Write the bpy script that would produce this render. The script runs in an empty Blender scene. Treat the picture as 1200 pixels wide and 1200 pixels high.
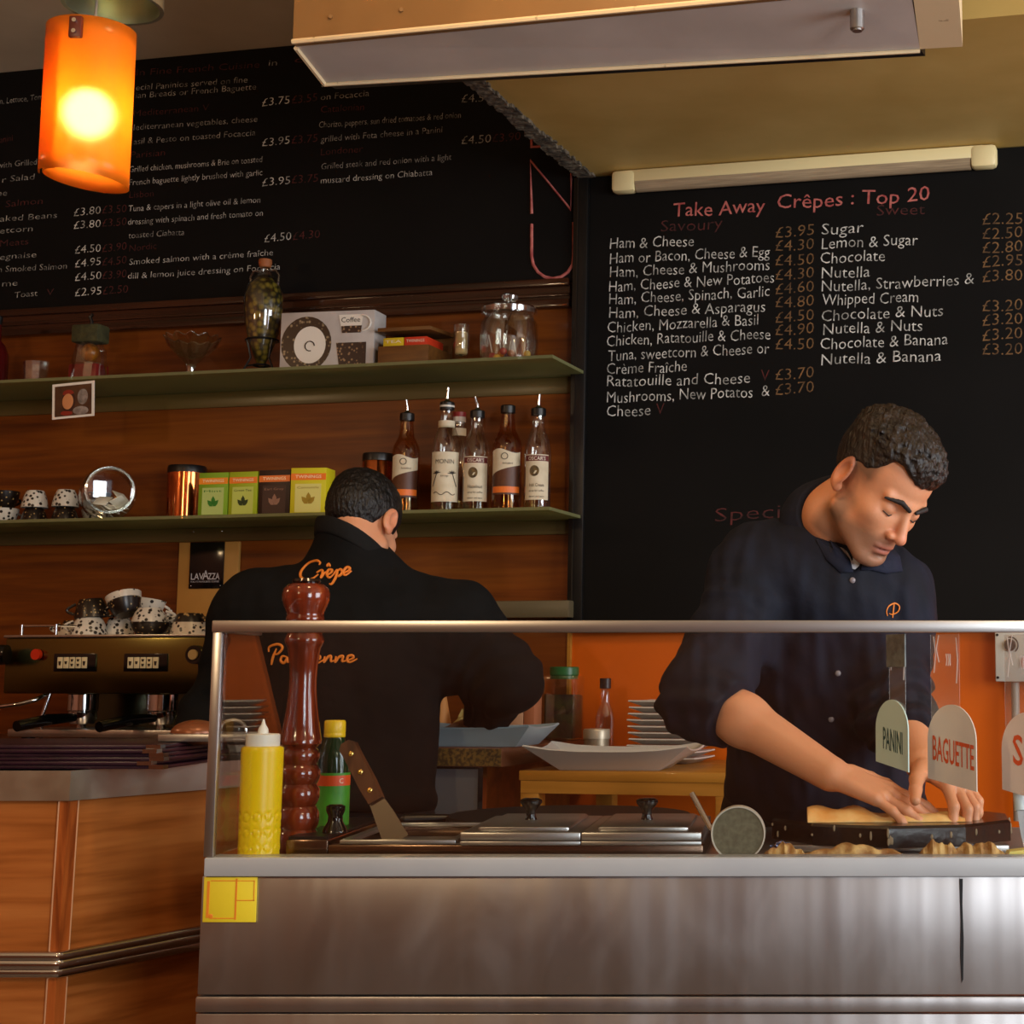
import bpy, bmesh, math, random
import numpy as np
from mathutils import Vector, Matrix
random.seed(7)
SC = bpy.context.scene
COL = SC.collection
PI = math.pi
# ---------------------------------------------------------------- camera (metres, z up, camera looks along +Y)
F, U0, V0 = 1950.0, 920.0, 552.0
PITCH = math.atan(0.1245)
EYE = Vector((0, 0, 1.2))
cd = bpy.data.cameras.new('camera'); cam = bpy.data.objects.new('camera', cd); COL.objects.link(cam)
cam.location = EYE; cam.rotation_euler = (PI/2 + PITCH, 0, 0)
cd.sensor_width = 36; cd.lens = F*36/1200
cd.shift_x = -(U0-600)/1200; cd.shift_y = (V0-600)/1200
cd.clip_start = 0.02
SC.camera = cam
SC.view_settings.view_transform = 'Standard'; SC.view_settings.look = 'None'
SC.view_settings.gamma = 1; SC.view_settings.exposure = 0.0
try: SC.view_settings.use_curve_mapping = False
except Exception: pass
# ---------------------------------------------------------------- world and large lights
wd = bpy.data.worlds.new('world'); SC.world = wd; wd.use_nodes = True
wd.node_tree.nodes['Background'].inputs[0].default_value = (0.55, 0.62, 0.75, 1)
wd.node_tree.nodes['Background'].inputs[1].default_value = 0.9
def area(name, loc, target, sx, sy, power, color):
    l = bpy.data.lights.new(name, 'AREA'); l.shape = 'RECTANGLE'; l.size = sx; l.size_y = sy; l.energy = power; l.color = color
    o = bpy.data.objects.new(name, l); COL.objects.link(o); o.location = loc
    o.rotation_euler = (Vector(target)-Vector(loc)).to_track_quat('-Z', 'Y').to_euler()
    return o
area('window_daylight', (2.5, -2.1, 1.7), (0.7, 3.0, 1.25), 1.45, 1.9, 112, (0.86, 0.93, 1.0))
area('side_window_daylight', (2.9, 1.6, 1.7), (0.4, 2.75, 1.2), 1.5, 1.7, 84, (0.9, 0.95, 1.0))
def point_fill(name, loc, power, color, r=0.06):
    l = bpy.data.lights.new(name, 'POINT'); l.energy = power; l.color = color; l.shadow_soft_size = r
    o = bpy.data.objects.new(name, l); COL.objects.link(o); o.location = loc; return o
point_fill('room_fill_left', (-1.5, 0.5, 2.05), 36, (1.0, 0.70, 0.40))  # added warm fill without a fitting, lifts ceiling and room walls
point_fill('room_fill_right', (0.9, 0.7, 2.15), 14, (1.0, 0.74, 0.44))  # second added room fill, no lamp built around it
point_fill('bar_end_fill', (-2.55, 2.7, 2.1), 11, (1.0, 0.68, 0.36))  # added fill out of view, brightens the ceiling at the left
point_fill('counter_end_fill', (2.0, 2.75, 2.1), 11, (1.0, 0.74, 0.42))  # added fill out of view, warms the soffit and orange wall
area('counter_ceiling_lamp', (-0.35, 2.15, 2.8), (-0.55, 4.3, 1.7), 0.22, 0.22, 9, (1.0, 0.66, 0.33))
# ---------------------------------------------------------------- pixel -> place helpers (1200 px frame)
def ray(u, v):
    a = (u-U0)/F; b = (V0-v)/F
    return Vector((a, math.cos(PITCH)-b*math.sin(PITCH), math.sin(PITCH)+b*math.cos(PITCH)))
def P(u, v, Y): r = ray(u, v); return EYE + r*(Y/r.y)
def PZ(u, v, z): r = ray(u, v); return EYE + r*((z-EYE.z)/r.z)
TH = math.atan(0.231)                       # the back wall stands 13 degrees off the counter
W0 = P(671, 600, 4.33); W0.z = 0
WD = Vector((math.cos(TH), -math.sin(TH), 0)); WN = Vector((-math.sin(TH), -math.cos(TH), 0))
def W(s, n, z): return W0 + WD*s + WN*n + Vector((0, 0, z))
def WP(u, v, n=0.0):
    r = ray(u, v); t = ((W0 + WN*n - EYE).dot(WN))/r.dot(WN); q = EYE + r*t
    return (q-W0).dot(WD), q.z
# ---------------------------------------------------------------- materials
def lin(c):
    if isinstance(c, str): c = [int(c[i:i+2], 16) for i in (0, 2, 4)]
    o = []
    for x in c[:3]:
        x /= 255.0
        o.append(x/12.92 if x <= 0.04045 else ((x+0.055)/1.055)**2.4)
    return (o[0], o[1], o[2], 1.0)
def newmat(name):
    m = bpy.data.materials.new(name); m.use_nodes = True
    nt = m.node_tree; return m, nt, nt.nodes['Principled BSDF'], nt.links
def mat(name, col, rough=0.5, metal=0.0, col2=None, scale=8.0, stretch=(1, 1, 1), bump=0.0, bscale=None, coat=0.0, detail=4.0, lo=0.35, hi=0.65, trans=0.0, ior=1.45, emit=None, estr=0.0, sub=0.0, rvar=0.0, spec=0.5, aniso=0.0):
    m, nt, b, L = newmat(name)
    b.inputs['Base Color'].default_value = lin(col); b.inputs['Roughness'].default_value = rough; b.inputs['Metallic'].default_value = metal
    b.inputs['Specular IOR Level'].default_value = spec
    if coat: b.inputs['Coat Weight'].default_value = coat; b.inputs['Coat Roughness'].default_value = 0.08
    if trans: b.inputs['Transmission Weight'].default_value = trans; b.inputs['IOR'].default_value = ior
    if emit: b.inputs['Emission Color'].default_value = lin(emit); b.inputs['Emission Strength'].default_value = estr
    if sub: b.inputs['Subsurface Weight'].default_value = sub; b.inputs['Subsurface Scale'].default_value = 0.01
    if aniso: b.inputs['Anisotropic'].default_value = aniso
    if col2 or bump or rvar:
        tc = nt.nodes.new('ShaderNodeTexCoord'); mp = nt.nodes.new('ShaderNodeMapping'); mp.inputs['Scale'].default_value = stretch
        nz = nt.nodes.new('ShaderNodeTexNoise'); nz.inputs['Scale'].default_value = scale; nz.inputs['Detail'].default_value = detail
        L.new(tc.outputs['Object'], mp.inputs[0]); L.new(mp.outputs[0], nz.inputs[0])
        if col2:
            cr = nt.nodes.new('ShaderNodeValToRGB'); cr.color_ramp.elements[0].position = lo; cr.color_ramp.elements[1].position = hi
            cr.color_ramp.elements[0].color = lin(col); cr.color_ramp.elements[1].color = lin(col2)
            L.new(nz.outputs[0], cr.inputs[0]); L.new(cr.outputs[0], b.inputs['Base Color'])
        if rvar:
            mr = nt.nodes.new('ShaderNodeMapRange'); mr.inputs['To Min'].default_value = max(0.02, rough-rvar); mr.inputs['To Max'].default_value = rough+rvar
            mr.inputs['From Min'].default_value = 0.3; mr.inputs['From Max'].default_value = 0.7
            L.new(nz.outputs[0], mr.inputs[0]); L.new(mr.outputs[0], b.inputs['Roughness'])
        if bump:
            n2 = nt.nodes.new('ShaderNodeTexNoise'); n2.inputs['Scale'].default_value = bscale or scale; n2.inputs['Detail'].default_value = 5
            L.new(mp.outputs[0], n2.inputs[0])
            bp = nt.nodes.new('ShaderNodeBump'); bp.inputs['Strength'].default_value = bump; bp.inputs['Distance'].default_value = 0.01
            L.new(n2.outputs[0], bp.inputs['Height']); L.new(bp.outputs[0], b.inputs['Normal'])
    return m
def glassmat(name, tint, rough=0.02, ior=1.45, base=0.0, gloss=(1, 1, 1)):   # clear pane: transparent with a Fresnel reflection
    m, nt, b, L = newmat(name); nt.nodes.remove(b)
    out = nt.nodes['Material Output']
    tr = nt.nodes.new('ShaderNodeBsdfTransparent'); tr.inputs[0].default_value = (*tint, 1)
    gl = nt.nodes.new('ShaderNodeBsdfGlossy'); gl.inputs['Roughness'].default_value = rough; gl.inputs[0].default_value = (*gloss, 1)
    lw = nt.nodes.new('ShaderNodeLayerWeight'); lw.inputs['Blend'].default_value = 0.5
    fr = nt.nodes.new('ShaderNodeMath'); fr.operation = 'POWER'; fr.inputs[1].default_value = 5.0; L.new(lw.outputs['Facing'], fr.inputs[0])
    base += ((ior-1)/(ior+1))**2
    mx = nt.nodes.new('ShaderNodeMixShader')
    if base:
        ad = nt.nodes.new('ShaderNodeMath'); ad.operation = 'ADD'; ad.use_clamp = True; ad.inputs[1].default_value = base
        L.new(fr.outputs[0], ad.inputs[0]); L.new(ad.outputs[0], mx.inputs[0])
    else: L.new(fr.outputs[0], mx.inputs[0])
    L.new(tr.outputs[0], mx.inputs[1]); L.new(gl.outputs[0], mx.inputs[2]); L.new(mx.outputs[0], out.inputs[0])
    return m
def woodmat(name, c1, c2, c3, along='X', scale=1.0, rough=0.25, coat=0.3, croug=0.06):
    m, nt, b, L = newmat(name)
    tc = nt.nodes.new('ShaderNodeTexCoord'); mp = nt.nodes.new('ShaderNodeMapping')
    st = {'XY': (0.6, 0.6, 9), 'X': (0.6, 9, 9), 'Z': (9, 9, 0.6), 'Y': (9, 0.6, 9)}[along]
    mp.inputs['Scale'].default_value = [k*scale for k in st]
    n1 = nt.nodes.new('ShaderNodeTexNoise'); n1.inputs['Scale'].default_value = 2.0; n1.inputs['Detail'].default_value = 6; n1.inputs['Distortion'].default_value = 0.8
    n2 = nt.nodes.new('ShaderNodeTexNoise'); n2.inputs['Scale'].default_value = 9.0; n2.inputs['Detail'].default_value = 3
    cr = nt.nodes.new('ShaderNodeValToRGB'); e = cr.color_ramp.elements
    e[0].position = 0.33; e[0].color = lin(c1); e[1].position = 0.68; e[1].color = lin(c3)
    k = e.new(0.5); k.color = lin(c2)
    mx = nt.nodes.new('ShaderNodeMath'); mx.operation = 'MULTIPLY_ADD'; mx.inputs[1].default_value = 0.3
    L.new(tc.outputs['Object'], mp.inputs[0]); L.new(mp.outputs[0], n1.inputs[0]); L.new(mp.outputs[0], n2.inputs[0])
    sb = nt.nodes.new('ShaderNodeMath'); sb.operation = 'SUBTRACT'; sb.inputs[1].default_value = 0.5
    L.new(n2.outputs[0], sb.inputs[0]); L.new(sb.outputs[0], mx.inputs[0]); L.new(n1.outputs[0], mx.inputs[2])
    L.new(mx.outputs[0], cr.inputs[0]); L.new(cr.outputs[0], b.inputs['Base Color'])
    b.inputs['Roughness'].default_value = rough
    b.inputs['Coat Weight'].default_value = coat; b.inputs['Coat Roughness'].default_value = croug; b.inputs['Specular IOR Level'].default_value = 0.22
    return m
M = {}
M['wall_wood'] = woodmat('reddish wood laminate', (84, 38, 6), (108, 52, 8), (126, 66, 13), 'X', 1.0, 0.42, 0.12, 0.3)
M['bar_wood'] = woodmat('cherry wood laminate', (142, 78, 30), (176, 102, 46), (192, 118, 58), 'XY', 1.2, 0.3, 0.3)
M['bar_post'] = woodmat('cherry wood lipping', (130, 62, 24), (176, 92, 38), (190, 104, 48), 'Z', 1.5, 0.35, 0.2)
M['dark_wood'] = woodmat('dark wood moulding', (30, 16, 8), (48, 24, 12), (64, 32, 16), 'X', 1.0, 0.25, 0.5)
M['pine'] = woodmat('ochre pine', (150, 98, 28), (176, 120, 40), (190, 132, 52), 'X', 1.0, 0.5, 0.1)
M['mill_wood'] = woodmat('varnished mahogany', (70, 22, 8), (104, 36, 14), (128, 48, 20), 'Z', 1.2, 0.16, 0.9)
M['board'] = mat('black chalkboard', (8, 7, 6), 0.7, col2=(13, 11, 10), scale=3, detail=6, spec=0.15)
M['black_frame'] = mat('black painted wood', (13, 11, 10), 0.4)
M['chalk_white'] = mat('white chalk', (215, 212, 205), 0.9, col2=(140, 138, 132), scale=60, lo=0.4, hi=0.6)
M['chalk_dim'] = mat('worn white chalk', (176, 172, 164), 0.9, col2=(84, 82, 78), scale=50, lo=0.38, hi=0.62)
M['chalk_red'] = mat('dark red chalk', (88, 30, 26), 0.9, col2=(46, 17, 14), scale=50)
M['chalk_pink'] = mat('pinkish red chalk', (194, 112, 102), 0.9, col2=(150, 62, 60), scale=40)
M['chalk_brown'] = mat('brown chalk', (128, 92, 54), 0.9, col2=(74, 52, 30), scale=45)
M['ceiling'] = mat('grey beige paint', (206, 190, 166), 0.8, col2=(192, 176, 152), scale=3)
M['soffit'] = mat('yellowed cream paint', (205, 172, 100), 0.55, col2=(190, 156, 84), scale=4, bump=0.05)
M['plaster'] = mat('broken plaster edge', (120, 108, 90), 0.9, col2=(50, 42, 34), scale=60, bump=0.8)
M['hood_tan'] = mat('tan painted fascia', (132, 96, 54), 0.5, col2=(122, 88, 48), scale=5)
M['hood_grey'] = mat('grey laminate', (196, 188, 182), 0.45, col2=(182, 174, 168), scale=4)
M['white_chip'] = mat('chipped white paint', (222, 200, 160), 0.5, col2=(120, 96, 60), scale=30, lo=0.66, hi=0.74)
M['black'] = mat('black plastic', (10, 10, 11), 0.35)
M['gloss_black'] = mat('glossy black bakelite', (8, 8, 9), 0.14)
M['steel'] = mat('brushed steel', (186, 184, 182), 0.34, 1.0, scale=6, rvar=0.05)
M['chrome'] = mat('chrome', (205, 205, 208), 0.1, 1.0)
M['rail_steel'] = mat('satin steel rail', (190, 186, 182), 0.32, 1.0)
M['ledge'] = mat('pale grey enamel', (178, 182, 184), 0.35, 0.0, col2=(168, 172, 176), scale=6)
M['pane'] = glassmat('clear guard glass', (0.97, 0.98, 0.97), 0.0, 1.5)
def shelfmat():
    m = glassmat('greenish shelf glass', (0.70, 0.78, 0.66), 0.05, 1.5, 0.05, (0.9, 0.95, 0.8)); nt = m.node_tree; L = nt.links
    mx = [n for n in nt.nodes if n.type == 'MIX_SHADER'][0]; df = nt.nodes.new('ShaderNodeBsdfDiffuse'); df.inputs[0].default_value = lin((176, 176, 124))
    tl = nt.nodes.new('ShaderNodeBsdfTranslucent'); tl.inputs[0].default_value = lin((176, 182, 128)); a = nt.nodes.new('ShaderNodeMixShader'); a.inputs[0].default_value = 0.5
    b = nt.nodes.new('ShaderNodeMixShader'); b.inputs[0].default_value = 0.58
    L.new(df.outputs[0], a.inputs[1]); L.new(tl.outputs[0], a.inputs[2]); L.new(mx.outputs[0], b.inputs[1]); L.new(a.outputs[0], b.inputs[2]); L.new(b.outputs[0], nt.nodes['Material Output'].inputs[0]); return m
M['shelf_glass'] = shelfmat()
M['clear'] = glassmat('clear glass', (0.91, 0.91, 0.87), 0.05, 1.5, 0.085)
M['rim_glass'] = glassmat('thick glass rim', (0.88, 0.88, 0.82), 0.12, 1.5, 0.28)
M['amber_glass'] = glassmat('amber syrup glass', (0.80, 0.55, 0.30), 0.05, 1.5, 0.02)
M['syrup'] = glassmat('pale syrup', (0.86, 0.72, 0.42), 0.1, 1.33)
M['green_glass'] = mat('dark green glass', (14, 48, 26), 0.08, trans=0.35)
M['white_china'] = mat('white china', (214, 206, 194), 0.25)
M['plate_china'] = mat('pale stoneware', (200, 196, 190), 0.3)
M['orange_panel'] = mat('orange wall panel', (214, 96, 2), 0.35, col2=(204, 90, 2), scale=2)
M['tube_plastic'] = mat('ivory plastic', (232, 214, 160), 0.4)
M['tube_diff'] = mat('grey ribbed diffuser', (168, 148, 120), 0.3, col2=(140, 122, 98), scale=6, stretch=(2, 60, 60))
M['floor'] = mat('dark floor tile', (96, 80, 66), 0.4, col2=(112, 94, 80), scale=6)
M['room'] = mat('brown room paint', (156, 98, 66), 0.7, col2=(138, 84, 54), scale=2)
# ---------------------------------------------------------------- mesh helpers
I4 = Matrix.Identity(4)
def T(x=0, y=0, z=0): return Matrix.Translation((x, y, z))
def Rz(a): return Matrix.Rotation(a, 4, 'Z')
def Rx(a): return Matrix.Rotation(a, 4, 'X')
def Ry(a): return Matrix.Rotation(a, 4, 'Y')
def align(a, b):                      # matrix taking +Z at origin to segment a->b
    a = Vector(a); d = Vector(b)-a
    return Matrix.Translation(a) @ d.to_track_quat('Z', 'Y').to_matrix().to_4x4()
class MB:
    def __init__(s): s.v = []; s.f = []
    def add(s, vs, fs, m=None):
        o = len(s.v)
        s.v += [tuple(m @ Vector(p)) for p in vs] if m is not None else [tuple(p) for p in vs]
        s.f += [tuple(i+o for i in f) for f in fs]; return s
    def box(s, x0, x1, y0, y1, z0, z1, m=None, bev=0.0):
        bm = bmesh.new(); bmesh.ops.create_cube(bm, size=1)
        for v in bm.verts: v.co = Vector(((x0+x1)/2+v.co.x*(x1-x0), (y0+y1)/2+v.co.y*(y1-y0), (z0+z1)/2+v.co.z*(z1-z0)))
        if bev: bmesh.ops.bevel(bm, geom=bm.edges[:], offset=bev, segments=2, profile=0.5, affect='EDGES')
        bm.verts.index_update(); s.add([v.co[:] for v in bm.verts], [[v.index for v in f.verts] for f in bm.faces], m); bm.free(); return s
    def lathe(s, prof, m=None, n=32, a0=0.0, a1=2*PI):     # prof: (r, z) list
        full = abs(a1-a0-2*PI) < 1e-6; k = n if full else n+1
        vs = []; fs = []
        for r, z in prof:
            for i in range(k):
                a = a0+(a1-a0)*i/n; vs.append((max(r, 1e-5)*math.cos(a), max(r, 1e-5)*math.sin(a), z))
        for j in range(len(prof)-1):
            for i in range(n):
                i2 = (i+1) % k if full else i+1
                fs.append((j*k+i, j*k+i2, (j+1)*k+i2, (j+1)*k+i))
        return s.add(vs, fs, m)
    def cyl(s, r, z0, z1, m=None, n=24, bev=0.0):
        if bev: return s.lathe([(0, z0), (r-bev, z0), (r, z0+bev), (r, z1-bev), (r-bev, z1), (0, z1)], m, n)
        return s.lathe([(0, z0), (r, z0), (r, z0), (r, z1), (r, z1), (0, z1)], m, n)
    def rod(s, a, b, r, r2=None, n=12):
        L = (Vector(b)-Vector(a)).length; r2 = r if r2 is None else r2
        return s.lathe([(0, 0), (r, 0), (r2, L), (0, L)], align(a, b), n)
    def tube(s, pts, r, n=8, closed=False, m=None):
        pts = [Vector(p) for p in pts]; N = len(pts); vs = []; fs = []
        up = Vector((0, 0, 1)); prev = None
        for i, p in enumerate(pts):
            a = pts[(i-1) % N] if (closed or i > 0) else p; b = pts[(i+1) % N] if (closed or i < N-1) else p
            t = (b-a).normalized()
            if prev is None:
                x = t.cross(up)
                if x.length < 0.05: x = t.cross(Vector((1, 0, 0)))
            else: x = prev - t*prev.dot(t)
            x.normalize(); prev = x; y = t.cross(x)
            rr = r[i] if isinstance(r, (list, tuple)) else r
            for k in range(n):
                an = 2*PI*k/n; vs.append(tuple(p + x*(rr*math.cos(an)) + y*(rr*math.sin(an))))
        for i in range(N if closed else N-1):
            j = (i+1) % N
            for k in range(n): fs.append((i*n+k, i*n+(k+1) % n, j*n+(k+1) % n, j*n+k))
        if not closed: fs.append(tuple(range(n))[::-1]); fs.append(tuple((N-1)*n+k for k in range(n)))
        return s.add(vs, fs, m)
    def prism(s, poly, y0, y1, m=None):     # poly in (x,z), extruded along y
        n = len(poly)
        vs = [(x, y0, z) for x, z in poly]+[(x, y1, z) for x, z in poly]
        fs = [tuple(range(n)), tuple(range(2*n-1, n-1, -1))]+[(i, i+n, (i+1) % n+n, (i+1) % n) for i in range(n)]
        return s.add(vs, fs, m)
    def slab(s, poly, z0, z1, m=None):      # poly in (x,y), extruded along z
        n = len(poly)
        vs = [(x, y, z0) for x, y in poly]+[(x, y, z1) for x, y in poly]
        fs = [tuple(range(n))[::-1], tuple(range(n, 2*n))]+[(i, (i+1) % n, (i+1) % n+n, i+n) for i in range(n)]
        return s.add(vs, fs, m)
    def sphere(s, c, r, n=20, sc=(1, 1, 1), m=None):
        k = 12; prof = [(math.sin(PI*i/k)*r, -math.cos(PI*i/k)*r) for i in range(k+1)]
        mm = Matrix.Translation(c) @ Matrix.Diagonal((*sc, 1))
        return s.lathe(prof, (m @ mm) if m is not None else mm, n)
    def build(s, name, material, parent=None, loc=(0, 0, 0), rot=(0, 0, 0), sharp=40, weld=True):
        me = bpy.data.meshes.new(name)
        me.from_pydata(s.v, [], s.f)
        bm = bmesh.new(); bm.from_mesh(me)
        if weld: bmesh.ops.remove_doubles(bm, verts=bm.verts[:], dist=2e-5)
        bmesh.ops.recalc_face_normals(bm, faces=bm.faces[:]); bm.to_mesh(me); bm.free()
        for p in me.polygons: p.use_smooth = True
        me.set_sharp_from_angle(angle=math.radians(sharp))
        o = bpy.data.objects.new(name, me); COL.objects.link(o)
        if isinstance(material, (list, tuple)):
            for q in material: me.materials.append(q)
        else: me.materials.append(material)
        o.location = loc; o.rotation_euler = rot
        if parent: o.parent = parent
        return o
def thing(name, label, cat, loc=(0, 0, 0), rotz=0.0, group=None, rot=None):
    o = bpy.data.objects.new(name, None); COL.objects.link(o); o.empty_display_size = 0.05
    o.location = loc; o.rotation_euler = rot or (0, 0, rotz)
    return tag(o, label, cat, group)
def tag(o, label, cat, group=None):
    o['label'] = label; o['category'] = cat
    if group: o['group'] = group
    return o
def struct(o): o['kind'] = 'structure'; return o
def copytree(o, parent=None):
    c = o.copy(); COL.objects.link(c)
    if parent: c.parent = parent
    for ch in [x for x in COL.objects if x.parent == o]: copytree(ch, c)
    return c
# ---- lettering: outlines of the built-in font, as flat meshes (x right, y up)
_tc = {}
def glyphs(s, thin=0.0, shear=0.0):
    key = (s, thin, shear)
    if key not in _tc:
        cu = bpy.data.curves.new('t', 'FONT'); cu.body = s; cu.size = 1; cu.resolution_u = 2; cu.offset = thin; cu.shear = shear
        ob = bpy.data.objects.new('t', cu); COL.objects.link(ob)
        dg = bpy.context.evaluated_depsgraph_get(); me = bpy.data.meshes.new_from_object(ob.evaluated_get(dg))
        vs = [v.co[:2] for v in me.vertices]; fs = [tuple(p.vertices) for p in me.polygons]
        bpy.data.objects.remove(ob); bpy.data.curves.remove(cu); bpy.data.meshes.remove(me)
        x0 = min((v[0] for v in vs), default=0); x1 = max((v[0] for v in vs), default=1)
        _tc[key] = (vs, fs, x0, x1)
    return _tc[key]
CAP = 0.73
def put_text(mb, s, width, height, m, thin=0.0, shear=0.0, jit=0.0):   # text of given width and cap height, origin at baseline left, in local x/z plane facing -y
    vs, fs, x0, x1 = glyphs(s, thin, shear)
    kx = width/max(x1-x0, 1e-6); ky = height/CAP
    ph = random.random()*6
    mb.add([((x-x0)*kx, 0, y*ky + jit*height*math.sin((x-x0)*2.1+ph)) for x, y in vs], fs, m)
def wrap_text(mb, s, width, height, R, zc, thin=0.0, ac=0.0):      # text bent round a vertical cylinder of radius R, centred at the -y side
    vs, fs, x0, x1 = glyphs(s, thin)
    kx = width/(x1-x0); ky = height/CAP
    mb.add([(R*math.sin(ac+((x-(x0+x1)/2)*kx)/R), -R*math.cos(ac+((x-(x0+x1)/2)*kx)/R), zc+y*ky-height/2) for x, y in vs], fs)
def arc(cx, cy, r, a0, a1, n=12, ry=None): return [(cx+r*math.cos(math.radians(a0+(a1-a0)*i/n)), cy+(ry or r)*math.sin(math.radians(a0+(a1-a0)*i/n))) for i in range(n+1)]
# ================================================================ the room
WROT = -TH
def wallbox(name, s0, s1, n0, n1, z0, z1, m, parent=None, bev=0.0):   # box in wall coordinates
    if parent is None:
        return MB().box(s0, s1, -n1, -n0, z0, z1, None, bev).build(name, m, None, W0, (0, 0, WROT))
    return MB().box(s0, s1, -n1, -n0, z0, z1, None, bev).build(name, m, parent)
def wthing(name, label, cat, s, n, z, group=None, turn=0.0):
    return thing(name, label, cat, W(s, n, z), WROT+turn, group)
CEIL = 2.97
struct(MB().box(-3.6, 3.6, -3.0, 6.0, -0.05, 0).build('floor', M['floor']))
struct(MB().box(-3.6, 3.6, -3.0, 6.0, CEIL, CEIL+0.05).build('ceiling', M['ceiling']))
struct(MB().box(-3.6, -3.3, -3.0, 6.0, 0, CEIL).build('wall_left', M['room']))
b = MB()
b.box(-3.3, 1.35, -3.0, -2.8, 0, CEIL); b.box(1.35, 3.25, -3.0, -2.8, 0, 0.55); b.box(1.35, 3.25, -3.0, -2.8, 2.65, CEIL); b.box(3.25, 3.6, -3.0, -2.8, 0, CEIL)
struct(b.build('wall_front', M['room']))
b = MB()
for x in (1.35, 2.27, 3.19): b.box(x, x+0.06, -2.93, -2.85, 0.55, 2.65)
b.box(1.35, 3.25, -2.93, -2.85, 0.55, 0.62); b.box(1.35, 3.25, -2.93, -2.85, 2.58, 2.65)
w = struct(b.build('window_1', M['dark_wood'])); MB().box(1.4, 3.2, -2.9, -2.89, 0.6, 2.6).build('window_pane', M['pane'], w)
b = MB()
b.box(3.3, 3.6, -2.8, 0.6, 0, CEIL); b.box(3.3, 3.6, 0.6, 2.7, 0, 0.7); b.box(3.3, 3.6, 0.6, 2.7, 2.6, CEIL); b.box(3.3, 3.6, 2.7, 6.0, 0, CEIL)
struct(b.build('wall_right', M['room']))
b = MB()
for y in (0.6, 1.62, 2.64): b.box(3.38, 3.46, y, y+0.06, 0.7, 2.6)
b.box(3.38, 3.46, 0.6, 2.7, 0.7, 0.77); b.box(3.38, 3.46, 0.6, 2.7, 2.53, 2.6)
w = struct(b.build('window_2', M['dark_wood'])); MB().box(3.42, 3.43, 0.65, 2.65, 0.75, 2.55).build('window_pane', M['pane'], w)
struct(wallbox('wall_back', -2.9, 4.1, -0.12, -0.012, 0, CEIL, M['orange_panel']))
struct(wallbox('wall_back_panel', -2.75, -0.006, -0.012, 0.0, 0, 2.3, M['wall_wood']))
struct(wallbox('wall_back_trim', -0.008, 0.0, -0.012, 0.003, 0, 1.36, M['pine']))
zs = WP(690, 210)[1]
struct(wallbox('ceiling_soffit', 0.03, 3.9, 0.0, 0.86, zs, CEIL, M['soffit']))
b = MB(); random.seed(3)
N = 60
for i in range(N):
    n0 = 0.86*i/N
    b.box(0.018-random.random()*0.010, 0.05+random.random()*0.012, -n0-0.86/N, -n0, zs-0.004-random.random()*0.006, zs+0.03)
struct(b.build('trim_1', M['plaster'], None, W0, (0, 0, WROT)))
# ---------------------------------------------------------------- the two chalkboards
zb = 2.247
brd = wthing('menu_board', 'large black chalkboard of panini prices high on the wood wall', 'menu board', -1.38, 0.0, zb)
MB().box(-1.37, 1.376, -0.02, 0, 0, CEIL-zb-0.002).build('board', M['board'], brd)
mo = MB(); hm = zb-WP(500, 369)[1]
mo.prism([(-1.37, 0), (1.37, 0), (1.37, -hm), (-1.37, -hm)], -0.022, 0)
mo.box(-1.37, 1.37, -0.034, 0, -0.016, 0.004, None, 0.003); mo.box(-1.37, 1.37, -0.030, 0, -hm-0.004, -hm+0.018, None, 0.003); mo.box(-1.37, 1.37, -0.027, 0, -hm*0.62, -hm*0.5, None, 0.002)
mo.build('moulding', M['dark_wood'], brd)
def board_line(mb, s, p0, p1, h, off_s, off_z, n, thin=-0.012, jit=0.03):     # p0,p1: baseline ends in pixels; h: cap height in pixels
    a = WP(p0[0], p0[1], n); c = WP(p1[0], p1[1], n)
    ppm = F/ (P(p0[0], p0[1], 4.2).y)
    dx = c[0]-a[0]; dz = c[1]-a[1]
    put_text(mb, s, math.hypot(dx, dz), h/ppm, T(a[0]-off_s, -n-0.0006, a[1]-off_z) @ Ry(-math.atan2(dz, dx)), thin, 0.04, jit)
LW, LD, LR = MB(), MB(), MB()
def L1(mb, s, x0, y0, x1, y1, h=26): board_line(mb, s, (x0/3, y0/3), (x1/3, y1/3), h/3, -1.38, zb, 0.02)
def L2(mb, s, x0, y0, x1, y1, h=26): board_line(mb, s, (280+x0/3, y0/3), (280+x1/3, y1/3), h/3, -1.38, zb, 0.02)
for s, a in [("n, Lettuce, Tom", (0, 366, 150, 350)), ("with Grilled", (-8, 592, 130, 578)), ("r Salad", (8, 642, 122, 630)), ("ne", (-10, 690, 25, 688)), ("aked Beans", (0, 780, 200, 766)), ("etcorn", (0, 822, 115, 812)), ("egnaise", (0, 914, 128, 904)), ("n Smoked Salmon", (-6, 958, 235, 945)), ("me", (8, 1008, 62, 1003)), ("Toast", (52, 1048, 132, 1040)),
             ("ecial Paninios served on fine", (478, 318, 870, 290)), ("ian Breads or French Baguette", (478, 346, 900, 315)), ("lediterranean vegetables, cheese", (470, 458, 905, 428)), ("asil & Pesto on toasted Focaccia", (470, 508, 898, 476)), ("toasted Ciabatta", (452, 838, 648, 826)), ("in", (945, 232, 974, 230))]: L1(LD, s, *a)
for s, a in [("Grilled chicken, mushrooms & Brie on toasted", (455, 606, 922, 570)), ("French baguette lightly brushed with garlic", (455, 652, 922, 616)), ("Tuna & capers in a light olive oil & lemon", (452, 744, 915, 712)), ("dressing with spinach and fresh tomato on", (450, 791, 924, 758)), ("Smoked salmon with a crème fraîche", (455, 931, 960, 898)), ("dill & lemon juice dressing on Focaccia", (450, 981, 985, 948))]: L1(LW, s, *a)
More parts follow.
